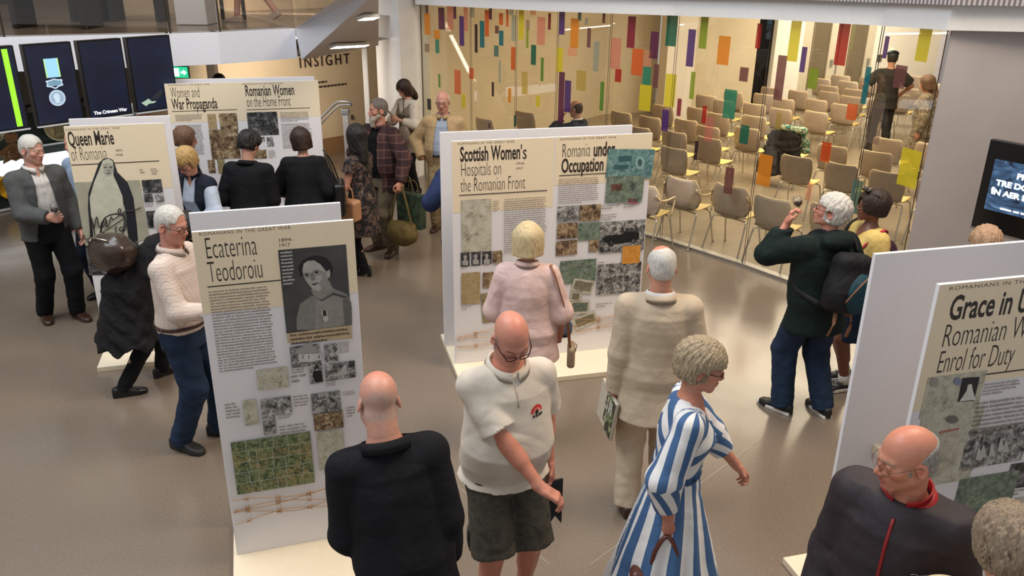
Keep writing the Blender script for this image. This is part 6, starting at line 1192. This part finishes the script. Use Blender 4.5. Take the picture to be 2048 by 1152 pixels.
e = held('grey_bag', b, r, (-.10, .20, .92)); sdf_obj('bag_body', lambda P: ell(P, (0, 0, 0), (.10, .06, .13))+wave(P, 3, 1.5)*.006, (.16, .12, .2), .010, mat('bag_taupe', '8a7c70', .4), e); MB().tube(smooth_path([(0, -.03, .1), (.06, -.06, .35), (.12, -.16, .5), (.06, -.3, .3), (0, -.05, .1)], 5), .006, 5).build('strap', LEA, e); tag(e, 'taupe bag worn across the front of the young woman with the phone', 'bag')
# old man in the beige jacket
o = dict(H=1.76, belly=.07, th=1.06, lean=-1, skin='cb9682', head=(0, 8, 0), hair=dict(style='fringe', mat=HM_['white'], t=.005, amp=.002), vox=.010, fine=.0045, specs=mat('frame_thin', '6a5a50', .3), R=dict(w=(.25, .10, .95), e=(1, -.8, 0), show=0), L=dict(w=(-.26, .06, .86)), FL=(-.12, .05, -12), FR=(.12, 0, 10),
    wear=[top(cloth('light_blue_shirt', 'a9b4c6', '9aa6ba'), ease=.012, hem=.03, collar='shirt', sleeve=1.5), bot(KHA, waist=.07, ease=.016), dict(k='belt', mat=LEA, ease=.020, z=.05), top(cloth('beige_jacket', 'c2a67e', 'b0946c'), 'jacket', ease=.032, hem=-.08, open=(.12, .10, .085, .06), collar='shirt', loose=.008), shoes(BRL)])
person(o, at(-.86, 10.08), 186, 'old man in a beige zip jacket and blue shirt in front of the glass')
# navy jacket behind the panel
o = dict(H=1.76, lean=4, skin='c8907a', hair=dict(style='short', mat=HM_['grey']), vox=.012, fine=.005, R=dict(w=(.12, .30, 1.34), e=(1, -.2, -1), p=(-.5, -1, 0), curl=.5), L=dict(w=(-.1, .3, 1.1), e=(-1, -.2, -1)), wear=[top(cloth('blue_jacket', '28345a', '1e2846'), 'jacket', ease=.03, hem=-.24, flare=.03, collar='jacket'), bot(KHA), shoes(BRL)])
person(o, at(-.46, 7.48), 176, 'man in a blue jacket mostly hidden behind the left edge of the double panel')
# woman in pink
o = dict(H=1.64, fem=1, th=1.08, belly=.02, lean=3, skin='c48a74', head=(-4, 10, 0), hair=dict(style='bob', mat=HM_['pale'], t=.018, vol=.022, low=-.085, amp=.003), vox=.009, fine=.0038, R=dict(w=(.25, .14, .87), e=(.6, -1, -.1), p=(-1, 0, 0), curl=.7), L=dict(w=(-.16, .26, .98), e=(-.5, -1, -.2)),
    wear=[top(PINK, sleeve=1.15, ease=.030, hem=-.20, flare=.035, loose=.015, collar='shirt', se=1.1, amp=.005), bot(BLACK), shoes(LEA)])
b, r = person(o, at(.10, 5.15), 4, 'woman with a pale blond bob and pink shirt, back turned, at the double panel')
e = held('saddle_bag', b, r, (.315, .03, .70)); TB = mat('bag_khaki_leather', '9a8468', .45, bump=.1); BS_ = mat('strap_brown', '8a5232', .45)
sdf_obj('bag_body', lambda P: np.minimum(np.minimum(rbox(P, (0, 0, 0), (.028, .06, .085), .022), rbox(P, (-.0, -.05, .005), (.022, .03, .07), .02)), rbox(P, (0, .05, .005), (.022, .03, .07), .02)), (.08, .13, .13), .007, TB, e)
MB().tube(smooth_path([(-.02, .04, .08), (-.05, .05, .30), (-.12, .03, .60), (-.16, -.03, .665), (-.12, -.09, .60), (-.035, -.08, .30), (-.01, -.05, .08)], 5), .009, 6, flat=.5).build('strap', BS_, e); MB().tube([(.02, .08, .05), (.04, .12, .02), (.03, .12, -.04)], .003, 5).build('tassel', BS_, e); tag(e, 'small khaki leather bag on a long brown strap beside the woman in pink', 'handbag')
e = held('sun_hat', b, r, (.27, .25, .80)); sdf_obj('crown', lambda P: ell(P, (0, 0, 0), (.045, .13, .04))+wave(P, 5, 2)*.008, (.1, .2, .1), .008, cloth('slate_cloth', '3c4450', '2c333e'), e); tag(e, 'folded slate grey hat in the hand of the woman in pink', 'hat')
# man in the cream polo shirt
o = dict(H=1.80, belly=.075, th=1.04, sw=.97, nk=1.1, lean=4, skin='cc8f78', limb=(.98, .84, .78), head=(0, 34, 4), jaw=1.08, vox=.0085, fine=.0032, specs=FRR, specdim=(.024, .016, .010, .0028), gaze=20, face=dict(scalp=.5, stubhead=.6, stubc=(.34, .26, .23)),
    R=dict(w=(-.10, .40, .86), e=(1.2, -.5, -.3), p=(-.3, .2, -1), curl=.42, thumb=.4, f=(-.75, .45, -.50)), L=dict(w=(-.25, -.02, .84), curl=.6), FL=(-.12, .02, -8), FR=(.12, .06, 10),
    wear=[top(POLO, sleeve=.80, ts=(.80, .80), ease=.024, hem=-.09, se=.6, puff=.006, flare=.044, collar='polo', amp=.005, loose=.006, seed=8), bot(SHORTS, len=1.02, ease=.009, hemr=.112, amp=.007, waist=-.05), shoes(BRL)])
b, r = person(o, at(-.03, 3.50), 158, 'bald man in a cream polo shirt with a round red badge and khaki shorts')
zc = lambda P: None
def surf(r, g, x, z, back=False):
    """front surface point of a garment at torso coordinates x, z"""
    f = r.top(g); ys = np.linspace(.5, -.1, 240) if not back else np.linspace(-.5, .1, 240); P = r.pel+(np.stack([np.full(240, x), ys, np.full(240, z)], 1)) @ r.T.T; d = f(P); i = np.argmax(d < 0); return P[i]
g0 = o['wear'][0]; p = surf(r, g0, -.09, .335); e = empty('badge'); 
def decal(name, r, g, x, z, R, m, n=20, parent=None, half=None, k=0):
    f = r.top(g); vs = []; c = surf(r, g, x, z)
    for i in range(n): a = 2*math.pi*i/n if half is None else half[0]+(half[1]-half[0])*i/(n-1); q = surf(r, g, x+R*math.cos(a), z+R*math.sin(a)); vs.append(Vector(q)+Vector((0, .0028+k*.0012, .0005)))
    return MB().add([Vector(c)+Vector((0, .0045+k*.0012, .0008))]+vs, [(0, i+1, (i+1) % n+1) for i in range(n if half is None else n-1)], True).build(name, m, parent)
RED = mat('badge_red', 'c8281e', .6); bpy.data.objects.remove(e)
pb = decal('badge', r, g0, -.092, .335, .034, RED, half=(0, math.pi), parent=b); decal('badge_centre', r, g0, -.092, .338, .010, mat('badge_black', '1a1414', .6), parent=pb, k=2); decal('badge_ring', r, g0, -.092, .337, .021, mat('badge_pale', 'e2a090', .6), parent=pb, half=(0, math.pi), k=1)
for k, xx in enumerate((-.118, -.104, -.088, -.072)): decal('badge_figure', r, g0, xx, .322, .007, mat('badge_black', '1a1414', .6), parent=pb, n=6, k=2)
q = [surf(r, g0, .002, z) for z in (.47, .44, .41, .38)]; MB().tube([Vector(v)+Vector((0, .002, 0)) for v in q], .004, 5).build('placket', mat('placket_shade', 'b8a896', .8), b)
e = held('black_folder', b, r, (-.27, .02, .66)); MB().prism([(-.05, -.18), (-.01, -.12), (.03, -.18), (.04, .10), (-.05, .10)], -.006, .006).build('cover', mat('folder_black', '0e0d10', .5), e); tag(e, 'black folded paper hanging from the left hand of the man in the polo shirt', 'folder')
for sx in (1,):
    f = r.bottoms(o['wear'][1]); 
    def pk(P): return np.maximum(np.abs(f(P)-.006)-.010, rbox(P, (.205, .0, .55), (.10, .075, .07), .02))
    V, Q = grow(pk, (.08, -.18, .45), (.36, .2, .75), .008); np_mesh('cargo_pocket', V, Q, SHORTS, b)
# man in the linen suit
o = dict(H=1.75, belly=.04, th=.97, sw=.98, lean=2, skin='cd9078', head=(-6, 14, 0), hair=dict(style='fringe', mat=HM_['white'], t=.004, amp=.0015, crown=.085), vox=.009, fine=.0036, face=dict(scalp=.7), L=dict(w=(-.22, .02, .80), e=(-.1, -1, 0), p=(1, 0, 0), curl=.8), R=dict(w=(.20, .26, .98), e=(.3, -1, 0)), FL=(-.12, -.06, -8), FR=(.12, .12, 10),
    wear=[top(WSH, ease=.008, hem=.0, collar='shirt', sleeve=1.3), bot(LINEN, ease=.02), top(LINEN, 'suit_jacket', ease=.032, hem=-.26, flare=.03, fd=.02, collar='jacket', amp=.0035, fz=1.6), shoes(BRL)])
b, r = person(o, at(.86, 4.42), 4, 'man in a crumpled beige linen suit, back turned, carrying a newspaper')
e = held('newspaper', b, r, (-.26, .05, .66), Matrix.Rotation(.12, 4, 'Y') @ Matrix.Rotation(-1.35, 4, 'Z')); PAP = mat('newsprint', 'b8ac98', .8); MB().box((-.165, -.012, -.13), (.165, .012, .13)).build('pages', PAP, e, .008)
E2 = Matrix.Translation((0, -.0135, 0)); rot90 = Matrix.Rotation(math.pi/2, 4, 'Y')
for sgn in (1, -1):
    F_ = Matrix.Rotation(0 if sgn == 1 else math.pi, 4, 'Z') @ E2
    text_mesh('masthead', 'Daily Mail', mat('news_ink', '16120e', .6), e, size=.055, mat4=F_ @ Matrix.Translation((-.02, 0, .125)) @ rot90, bold=.001, xs=.95)
    MB().add([F_ @ Vector(v) for v in ((.03, 0, -.12), (.16, 0, -.12), (.16, 0, .12), (.03, 0, .12))], [(0, 1, 2, 3)]).build('front_photo', blotch('news_photo', ['3a3226', '6a7a4a', 'a89a80', '2a2420'], 14), e)
    for hx, hw in ((.055, .10), (.075, .07), (.10, .09)): MB().add([F_ @ Vector(v) for v in ((hx, -.001, .10-hw), (hx+.010, -.001, .10-hw), (hx+.010, -.001, .10), (hx, -.001, .10))], [(0, 1, 2, 3)]).build('headline', mat('news_white', 'e8e2d8', .6), e)
tag(e, 'folded newspaper held low by the man in the linen suit', 'newspaper')
# woman in the striped dress
def seg_pat(V, r):
    """stripe coordinate: diagonal across the wrap bodice, along the sleeves' length"""
    q = r.tp(V); d = [np.minimum(ln(V-(r.sh[i]*.0+r.el[i])), 9) for i in (0, 1)]; out = np.zeros(len(V)); T_ = loft(q, r.rows)
    sx = np.sign(q[:, 0]+1e-6); body = (q[:, 2]*.9+np.abs(q[:, 0])*.75*1.0)*8+.2
    for i in (0, 1):
        a, e_, w_ = r.sh[i], r.el[i], r.wr[i]; up_ = nrm(e_-a); fo = nrm(w_-e_); m = cap(V, a, e_, .05, .05) < T_-.01; x = np.cross(up_, r.T[:, 1]); pa = V-a; ang_ = np.arctan2(pa @ nrm(np.cross(up_, x)), pa @ nrm(x)); body = np.where(m, ang_/(2*math.pi)*6+(pa @ up_)*2.2, body)
        m2 = cap(V, e_, w_, .05, .04) < np.minimum(T_-.01, cap(V, a, e_, .05, .05)); pa = V-e_; x = np.cross(fo, A(0, 0, 1)+fo*.01); ang_ = np.arctan2(pa @ nrm(np.cross(fo, x)), pa @ nrm(x)); body = np.where(m2, ang_/(2*math.pi)*6+(pa @ fo)*5, body)
    return body
def skirt_pat(V, r): c = r.pel; return np.arctan2(V[:, 0]-c[0], V[:, 1]-c[1])/(2*math.pi)*12+.1*np.sin(V[:, 2]*9)
o = dict(H=1.68, fem=1, th=.98, lean=5, skin='c98e76', limb=(.98, .86, .80), head=(2, 12, 0), hair=dict(style='pouf', mat=HM_['mix'], t=.024, vol=.004, low=-.05, amp=.006, wf=6, sf=30, line=.060, nape=-.07), vox=.0085, fine=.0032, specs=FRR, specdim=(.022, .014, .004, .0020),
    R=dict(w=(.20, -.02, .84), e=(.5, -1, 0), p=(-1, 0, 0), curl=.85), L=dict(w=(-.26, .34, .92), e=(-.6, -1, 0), p=(.4, 0, -1), curl=.6), FL=(-.09, .14, 0), FR=(.09, -.16, 6),
    wear=[top(STR, 'dress_bodice', sleeve=1.62, ease=.018, hem=.10, vneck=(.085, .20), attr=seg_pat, puff=.020, se=1.2, ts=(1.55, 1.62), vox=.007, amp=.005), dict(k='skirt', name='skirt', mat=STR, waist=.13, hem=.26, flare=.17, amp=.022, n=11, attr=skirt_pat, vox=.0085), dict(k='belt', mat=cloth('blue_sash', '40628c'), ease=.022, z=.125), shoes(mat('sandal', '6a4a36', .5))])
b, r = person(o, at(.79, 3.36), 98, 'short-haired woman with glasses in a blue and white striped wrap dress')
e = held('red_brown_bag', b, r, (.20, -.02, .42)); sdf_obj('bag_body', lambda P: rbox(P, (0, 0, 0), (.05, .16, .12), .03), (.12, .24, .2), .01, mat('oxblood', '5a2a1c', .35), e)
for sx in (-.03, .03): MB().tube(smooth_path([(sx, -.07, .11), (sx, -.05, .26), (sx*.4, 0, .335), (sx, .05, .26), (sx, .07, .11)], 5), .011, 6).build('handle', mat('oxblood', '5a2a1c', .35), e)
tag(e, 'dark red-brown leather bag carried low by the woman in the striped dress', 'handbag')
# bald man in the black suit
o = dict(H=1.74, belly=.04, th=.99, sw=.96, lean=15, side=-5, hunch=.05, nk=1.15, skin='cc947e', head=(-6, 22, 4), jaw=1.1, vox=.0085, fine=.0032, face=dict(scalp=.8, stubhead=.55, stubc=(.42, .33, .29)),
    L=dict(w=(-.17, .28, .86), e=(-.3, -1, 0)), R=dict(w=(.20, .12, .84), e=(.1, -1, 0)), wear=[top(WSH, ease=.006, hem=.0, sleeve=1.3), top(cloth('black_suit', '111116', '0b0b0f', bump=.3), 'suit_jacket', ease=.034, hem=-.30, flare=.04, fd=.03, collar='jacket', amp=.008), bot(BLACK, ease=.02), shoes(LEA)])
b, r = person(o, at(-.43, 2.76), 344, 'bald man in a black suit seen from behind facing the tall single panel')
# man in the dark anorak
def zipl(r, g, z0, z1, x=0, n=24): return [Vector(surf(r, g, x, z0+(z1-z0)*i/n))+Vector((0, .003, 0)) for i in range(n+1)]
ANO = cloth('anorak', '352c30', '2a2226', rough=.6, bump=.2, spec=.35)
o = dict(H=1.76, belly=.04, th=1.0, sw=1.0, lean=5, hunch=.03, skin='c98a70', head=(42, 12, 0), jaw=1.02, hair=dict(style='fringe', mat=HM_['grey'], t=.003, amp=.0012, crown=.03), vox=.0085, fine=.0030, specs=mat('frame_thin_brown', '6a4a38', .3), specdim=(.025, .018, .004, .0012), face=dict(scalp=.5, brow=(.35, .28, .22)),
    L=dict(w=(-.23, .14, .84), e=(-.2, -1, 0)), R=dict(w=(.23, .14, .84), e=(.2, -1, 0)), wear=[top(ANO, 'anorak', ease=.042, hem=-.22, flare=.02, amp=.007, loose=.015, wf=1.3), dict(k='collar', kind='stand', mat=mat('red_lining', 'a81c1e', .6), ease=.030, name='red_collar'), dict(k='collar', kind='jacket', mat=mat('red_lining', 'a81c1e', .6), ease=.036, name='red_collar'), bot(BLACK), shoes(LEA)])
b, r = person(o, at(1.50, 2.58), 222, 'bald man with thin glasses in a dark anorak with red collar and zip')
g0 = o['wear'][0]; MB().tube(zipl(r, g0, .475, -.20), .0065, 6, flat=.6).build('zip', mat('red_zip', '8a1a1e', .5), b)
q = surf(r, g0, -.13, .30); MB().tube([Vector(surf(r, g0, -.10-.012*k, .30))+Vector((0, .001, .003*math.sin(k*2.1))) for k in range(7)], .0022, 5).build('chest_mark', mat('logo_grey', '8a8088', .5), b)
# cream jacket at the corner
o = dict(H=1.67, th=1.08, lean=6, skin='c89078', head=(-10, 16, 0), hair=dict(style='short', mat=HM_['ashg'], t=.022, amp=.008, wf=4, nape=-.085, ears=1), vox=.0085, fine=.0034, wear=[top(cloth('cream_jacket', 'c8b896', 'b8a884'), 'jacket', ease=.034, hem=-.2, collar='jacket', flare=.02), bot(BLACK), shoes(LEA)])
person(o, at(1.58, 2.06), 12, 'person with ruffled grey-brown hair and a cream jacket at the bottom right corner')
# man drinking, with backpack
DGR = cloth('dark_green_hoodie', '10201e', '0b1615')
o = dict(H=1.74, belly=.05, th=1.10, lean=0, skin='cc8f7a', head=(-42, -12, 0), hair=dict(style='short', mat=HM_['white'], t=.020, amp=.007, wf=4, nape=-.08), vox=.010, fine=.0040, specs=FRB, L=dict(w=(-.20, .21, 1.49), e=(-.6, .1, -1), p=(.8, -.6, .1), curl=.6, f=(.25, -.05, 1)), R=dict(w=(.24, .12, .92), e=(1, -1, 0)), FL=(-.16, .06, -20), FR=(.13, -.08, 8),
    wear=[top(DGR, 'hoodie', ease=.032, hem=-.22, flare=.03, collar='hood', amp=.006), bot(JEAN, ease=.018, ank=.062), shoes(mat('trainer_black', '18181a', .5), big=1.06)])
b, r = person(o, at(2.26, 5.64), 340, 'grey-haired man in a dark green hoodie drinking wine, with a backpack')
wineglass(b, r, (-.135, .185, 1.605), 'glass of red wine tipped to the mouth of the man with the backpack', -30)
for i in (0, 1): td = r.toe[i][0]; o_ = r.an[i]-A(0, 0, .085); x_ = np.cross(td, A(0, 0, 1)); MB().add([tuple(o_+x_*a+td*bb+A(0, 0, z)) for z in (0, .028) for a, bb in ((-.036, -.085), (.036, -.085), (.052, .10), (.03, .205), (-.03, .205), (-.052, .10))], [(5, 4, 3, 2, 1, 0), (6, 7, 8, 9, 10, 11)]+[(k, (k+1) % 6, 6+(k+1) % 6, 6+k) for k in range(6)]).build('sole', SOLE, b, .006)
e = held('backpack', b, r, (.0, -.245, 1.18), Matrix.Rotation(.18, 4, 'Y') @ Matrix.Rotation(-.05, 4, 'X')); TEAL = cloth('teal_nylon', '17404c', '10303a', rough=.6); BKN = cloth('black_nylon', '15151a', '0e0e12', rough=.6); TP = mat('bag_trim_brown', '7a5238', .5)
sdf_obj('main_bag', lambda P: smax(smin(rbox(P, (0, -.02, -.02), (.150, .085, .22), .07), ell(P, (0, -.04, -.08), (.165, .12, .17)), .05), -(P[:, 2]+.215+.0*P[:, 0]), .02)+wave(P, 3, 1.2)*.005, (.24, .22, .32), .010, BKN, e)
sdf_obj('front_pocket', lambda P: smax(ell(P, (.03, -.10, -.07), (.125, .085, .15)), -(P[:, 2]+.205), .015)+wave(P, 5, 1.2)*.004, (.22, .24, .3), .010, TEAL, e)
MB().tube(smooth_path([(-.10, -.155, -.12), (-.05, -.185, -.0), (.03, -.175, .08), (.10, -.13, .10)], 5), .006, 6).build('zip', TP, e); MB().tube(smooth_path([(.06, -.19, .06), (.075, -.195, -.05), (.07, -.17, -.16)], 4), .006, 6).build('red_zip', mat('zip_orange', 'b0402a', .5), e)
sdf_obj('base_patch', lambda P: rbox(P, (0, -.05, -.215), (.145, .10, .018), .015), (.2, .2, .08), .008, TP, e)
for sx in (-.07, .07): MB().tube(smooth_path([(sx, -.06, -.22), (sx*1.1, -.08, -.30), (sx*1.2, -.06, -.40)], 4), .016, 6, flat=.3).build('hanging_strap', TP, e)
for sx in (-1, 1): MB().tube(smooth_path([(sx*.09, .06, .20), (sx*.12, .18, .285), (sx*.13, .31, .24), (sx*.17, .37, .06), (sx*.20, .26, -.14), (sx*.13, .05, -.20)], 6), .022, 6, flat=.35, up=(1, 0, 0)).build('shoulder_strap', BKN, e)
tag(e, 'black and teal backpack with brown straps on the man in the green hoodie', 'backpack')
# woman in yellow
o = dict(H=1.66, fem=1, th=1.12, belly=.02, lean=0, skin='7a4e3c', limb=(1, .95, .92), head=(10, -4, 0), hair=dict(style='bob', mat=HM_['dbrown'], t=.024, vol=.018, low=-.055, fw=-.006, line=.062), vox=.010, fine=.0042, L=dict(w=(-.22, .14, .86)), R=dict(w=(.20, .20, .92), e=(1, -1, 0)), FL=(-.09, .06, -6), FR=(.10, -.04, 10),
    wear=[top(cloth('yellow_top', 'd8bc74', 'c8aa60'), 'top', ease=.028, hem=-.12, loose=.012, vneck=(.07, .10), sleeve=1.7), dict(k='skirt', mat=JEAN, waist=.10, hem=.50, flare=.03, amp=.004, ease=.02), bot(cloth('white_sock', 'd8d4d0'), ease=-.03, waist=-.4, len=2) if 0 else shoes(mat('trainer_black', '18181a', .5), big=1.02)])
b, r = person(o, at(2.74, 6.06), 262, 'dark-haired woman in a yellow top and denim skirt with sunglasses on her head')
for i in (0, 1):
    td = r.toe[i][0]; o_ = r.an[i]-A(0, 0, .078); x_ = np.cross(td, A(0, 0, 1)); MB().add([tuple(o_+x_*a+td*bb+A(0, 0, z)) for z in (0, .028) for a, bb in ((-.036, -.085), (.036, -.085), (.050, .10), (.03, .195), (-.03, .195), (-.050, .10))], [(5, 4, 3, 2, 1, 0), (6, 7, 8, 9, 10, 11)]+[(k, (k+1) % 6, 6+(k+1) % 6, 6+k) for k in range(6)]).build('sole', SOLE, b, .006)
    an = r.an[i]; MB().tube([an-A(0, 0, .01), an+(r.kn[i]-an)*.16], [.050, .046], 12).build('sock', SOLE, b); MB().tube([o_+td*(.03+.02*k)+x_*(.03*(-1)**k)+A(0, 0, .098-.012*k) for k in range(6)], .0035, 5).build('shoelace', SOLE, b)
mb = MB(); T = lambda p: r.hc+r.HR @ (np.array(p)*r.hs)
for sx in (-1, 1): mb.lathe([(0, 0), (.026, .0), (.028, .004), (0, .006)], 14, m=Matrix.Translation(T((sx*.034, .075, .128))) @ Matrix(r.HR.tolist()).to_4x4() @ Matrix.Rotation(-.7, 4, 'X'))
mb.tube([T((-.065, .06, .125)), T((-.095, -.01, .09))], .003, 5).tube([T((.065, .06, .125)), T((.095, -.01, .09))], .003, 5).tube([T((-.01, .078, .13)), T((.01, .078, .13))], .003, 5); mb.build('sunglasses', mat('sunglass_black', '08080a', .08), b)
e = held('shoulder_bag', b, r, (.16, -.26, 1.06)); sdf_obj('bag_body', lambda P: ell(P, (0, 0, 0), (.15, .09, .16))+wave(P, 3, 1.2)*.006, (.22, .15, .24), .011, cloth('plum_nylon', '3a1a2c', '2a1220', rough=.5), e); MB().tube(smooth_path([(.0, .06, .12), (-.02, .20, .34), (.0, .34, .28), (-.04, .38, .10)], 5), .016, 6, flat=.4).build('strap', BKN, e); MB().tube(smooth_path([(-.06, .06, .10), (-.30, .22, .33), (-.28, .40, .14), (-.20, .40, -.10)], 5), .016, 6, flat=.4).build('strap', mat('red_strap', 'a01c2a', .5), e); tag(e, 'plum coloured bag on black and red straps on the woman in yellow', 'bag')
# hair behind the right panel
o = dict(H=1.68, fem=1, skin='c89078', hair=dict(style='short', mat=hair_mat('sandy_hair', '8a6a4e', 'b8987a'), t=.02, amp=.008, wf=4), vox=.014, fine=.005, wear=[top(NAVY, ease=.02), bot(BLACK), shoes(LEA)])
person(o, at(3.06, 5.06), 20, 'person whose sandy hair shows over the top edge of the right panel')
# seminar room: seated man
o = dict(H=1.76, drop=.47, lean=4, skin='c08a6e', head=(0, 10, 0), hair=dict(style='fringe', mat=HM_['dbrown'], t=.003, amp=.001, crown=.05), vox=.012, fine=.005, specs=FRB, L=dict(w=(-.06, .26, 1.02), e=(-1, 0, -1), p=(.5, -.7, 0), curl=.6, f=(.1, -.2, 1)), R=dict(w=(.14, .34, .58), e=(1, -1, 0)), FL=(-.12, .42, 0), FR=(.12, .42, 0),
    wear=[top(WSH, ease=.006, hem=.1, sleeve=1.2, collar='shirt'), top(NAVY, 'suit_jacket', ease=.028, hem=-.05, collar='jacket'), bot(NAVY), shoes(LEA)])
sp = Vector((.98, 12.45, 0)); person(o, sp, 300, 'balding man with glasses in a navy suit seated behind the glass')
c = copy_tree(protos[0]); c.location = sp+Vector((math.sin(-60*D2R), math.cos(-60*D2R), 0))*.02; c.rotation_euler = (0, 0, 60*D2R); tag(c, 'chair under the seated man in the navy suit behind the glass', 'chair')
o = dict(H=1.80, th=.98, lean=3, skin='b8866a', head=(10, 16, 0), hair=dict(style='short', mat=HM_['black'], t=.012), vox=.012, fine=.005, L=dict(w=(-.28, .24, 1.0), e=(-1, -.6, 0)), R=dict(w=(.30, .22, 1.0), e=(1, -.6, 0)), FL=(-.10, .16, -8), FR=(.10, -.10, 6),
    wear=[top(cloth('charcoal_tee', '36322c', '2c2822'), 't_shirt', sleeve=.8, ease=.022, hem=-.16, se=1.3), bot(cloth('charcoal_jeans', '2c2a2a', '222020')), shoes(mat('trainer_black', '18181a', .5))])
b, r = person(o, at(6.66, 15.0), 8, 'person in a black T-shirt and flat cap walking between the chairs')
sdf_obj('flat_cap', lambda P: smin(ell(P, tuple(r.hc+r.HR @ A(0, 0, .085)), (.10, .125, .055), r.HR), ell(P, tuple(r.hc+r.HR @ A(0, .12, .06)), (.08, .06, .012), r.HR), .01), (.2, .24, .16), .009, BLACK, b, tuple(r.hc+A(0, 0, .08)))
o = dict(H=1.62, fem=1, th=1.1, skin='b8866a', head=(0, 20, 0), hair=dict(style='long', mat=HM_['brown'], t=.014), vox=.013, fine=.0055, wear=[top(CAMO, 'blouse', ease=.03, hem=-.2, flare=.04, loose=.02), dict(k='skirt', mat=CAMO, waist=.1, hem=.4, flare=.08), shoes(LEA)])
person(o, at(6.50, 13.15), 300, 'figure in a brown and cream patterned outfit standing in for a reflection at the right end of the glass')  # solid figure added in place of a see-through reflection in the pane
# walker on the balcony
zb_ = 2.448; p = atz(512, 45, zb_)
o = dict(H=1.68, fem=1, lean=4, skin='b98a74', hair=dict(style='bob', mat=HM_['brown']), vox=.013, fine=.0055, FL=(-.07, .26, 0), FR=(.07, -.24, 0, .06), wear=[top(cloth('patterned_grey', '6a5e54', '4a4038'), 'tunic', ease=.03, hem=-.3, flare=.05), bot(cloth('grey_leggings', '5e554c', '3e3630'), len=1.25, ease=.01, hemr=.07), shoes(mat('pale_shoe', 'a08c7c', .5))])
b, r = person(o, (p.x, p.y, zb_), 285, 'person with bare shins walking along the balcony behind the glass')
# coat and scarf over a chair
c = atz(1588, 258, .86); k = min((q for q in bpy.data.objects if q.name.startswith('stacking_chair') and q.parent is None), key=lambda q: (Vector((q.location.x, q.location.y, 0))-Vector((c.x, c.y, 0))).length)
c = Vector((c.x, c.y, 0)); ch = copy_tree(protos[0]); ch.location = c; ch.rotation_euler = (0, 0, -47*D2R); tag(ch, 'chair hidden under the black coat and the green scarf', 'chair')
e = empty('coat', c, -47*D2R)
def coatf(P):
    z = P[:, 2]; w = np.clip((.86-z)/.62, 0, 1); x = P[:, 0]; y = P[:, 1]+.25+.02*w; d = (np.sqrt((np.abs(x)/(.235+.11*w))**2.4+(np.abs(y)/(.055+.09*w))**2.4)**(1/1.2)-1)*.07
    return np.maximum(smax(d, z-.90+.25*x*x*4, .05), .20-z+.05*np.sin(x*9))+wave(P, 21, 1.)*.012
sdf_obj('coat_cloth', coatf, (.42, .36, .45), .012, blotch('dark_coat_cloth', ['14100f', '1c1614', '4a1220', '16110f'], 5, th=(.2, .45, .66, .74)), e, (0, -.25, .55)); tag(e, 'long black and plum coat draped over a chair in the seminar room', 'coat')
e = empty('scarf', c, -47*D2R); SCM = blotch('green_scarf_cloth', ['1c6a5c', 'cfc4a0', '3a9080', '6a5a3a'], 18)
sdf_obj('scarf_cloth', lambda P: smin(cap(P, A(-.02, -.27, .92), A(.26, -.22, .90), .045, .055), cap(P, A(.27, -.20, .90), A(.31, -.14, .60), .05, .06), .04)+wave(P, 9, 2)*.012, (.3, .2, .3), .010, SCM, e, (.17, -.2, .76)); tag(e, 'green and cream patterned scarf lying over the shoulders of the draped coat', 'scarf')
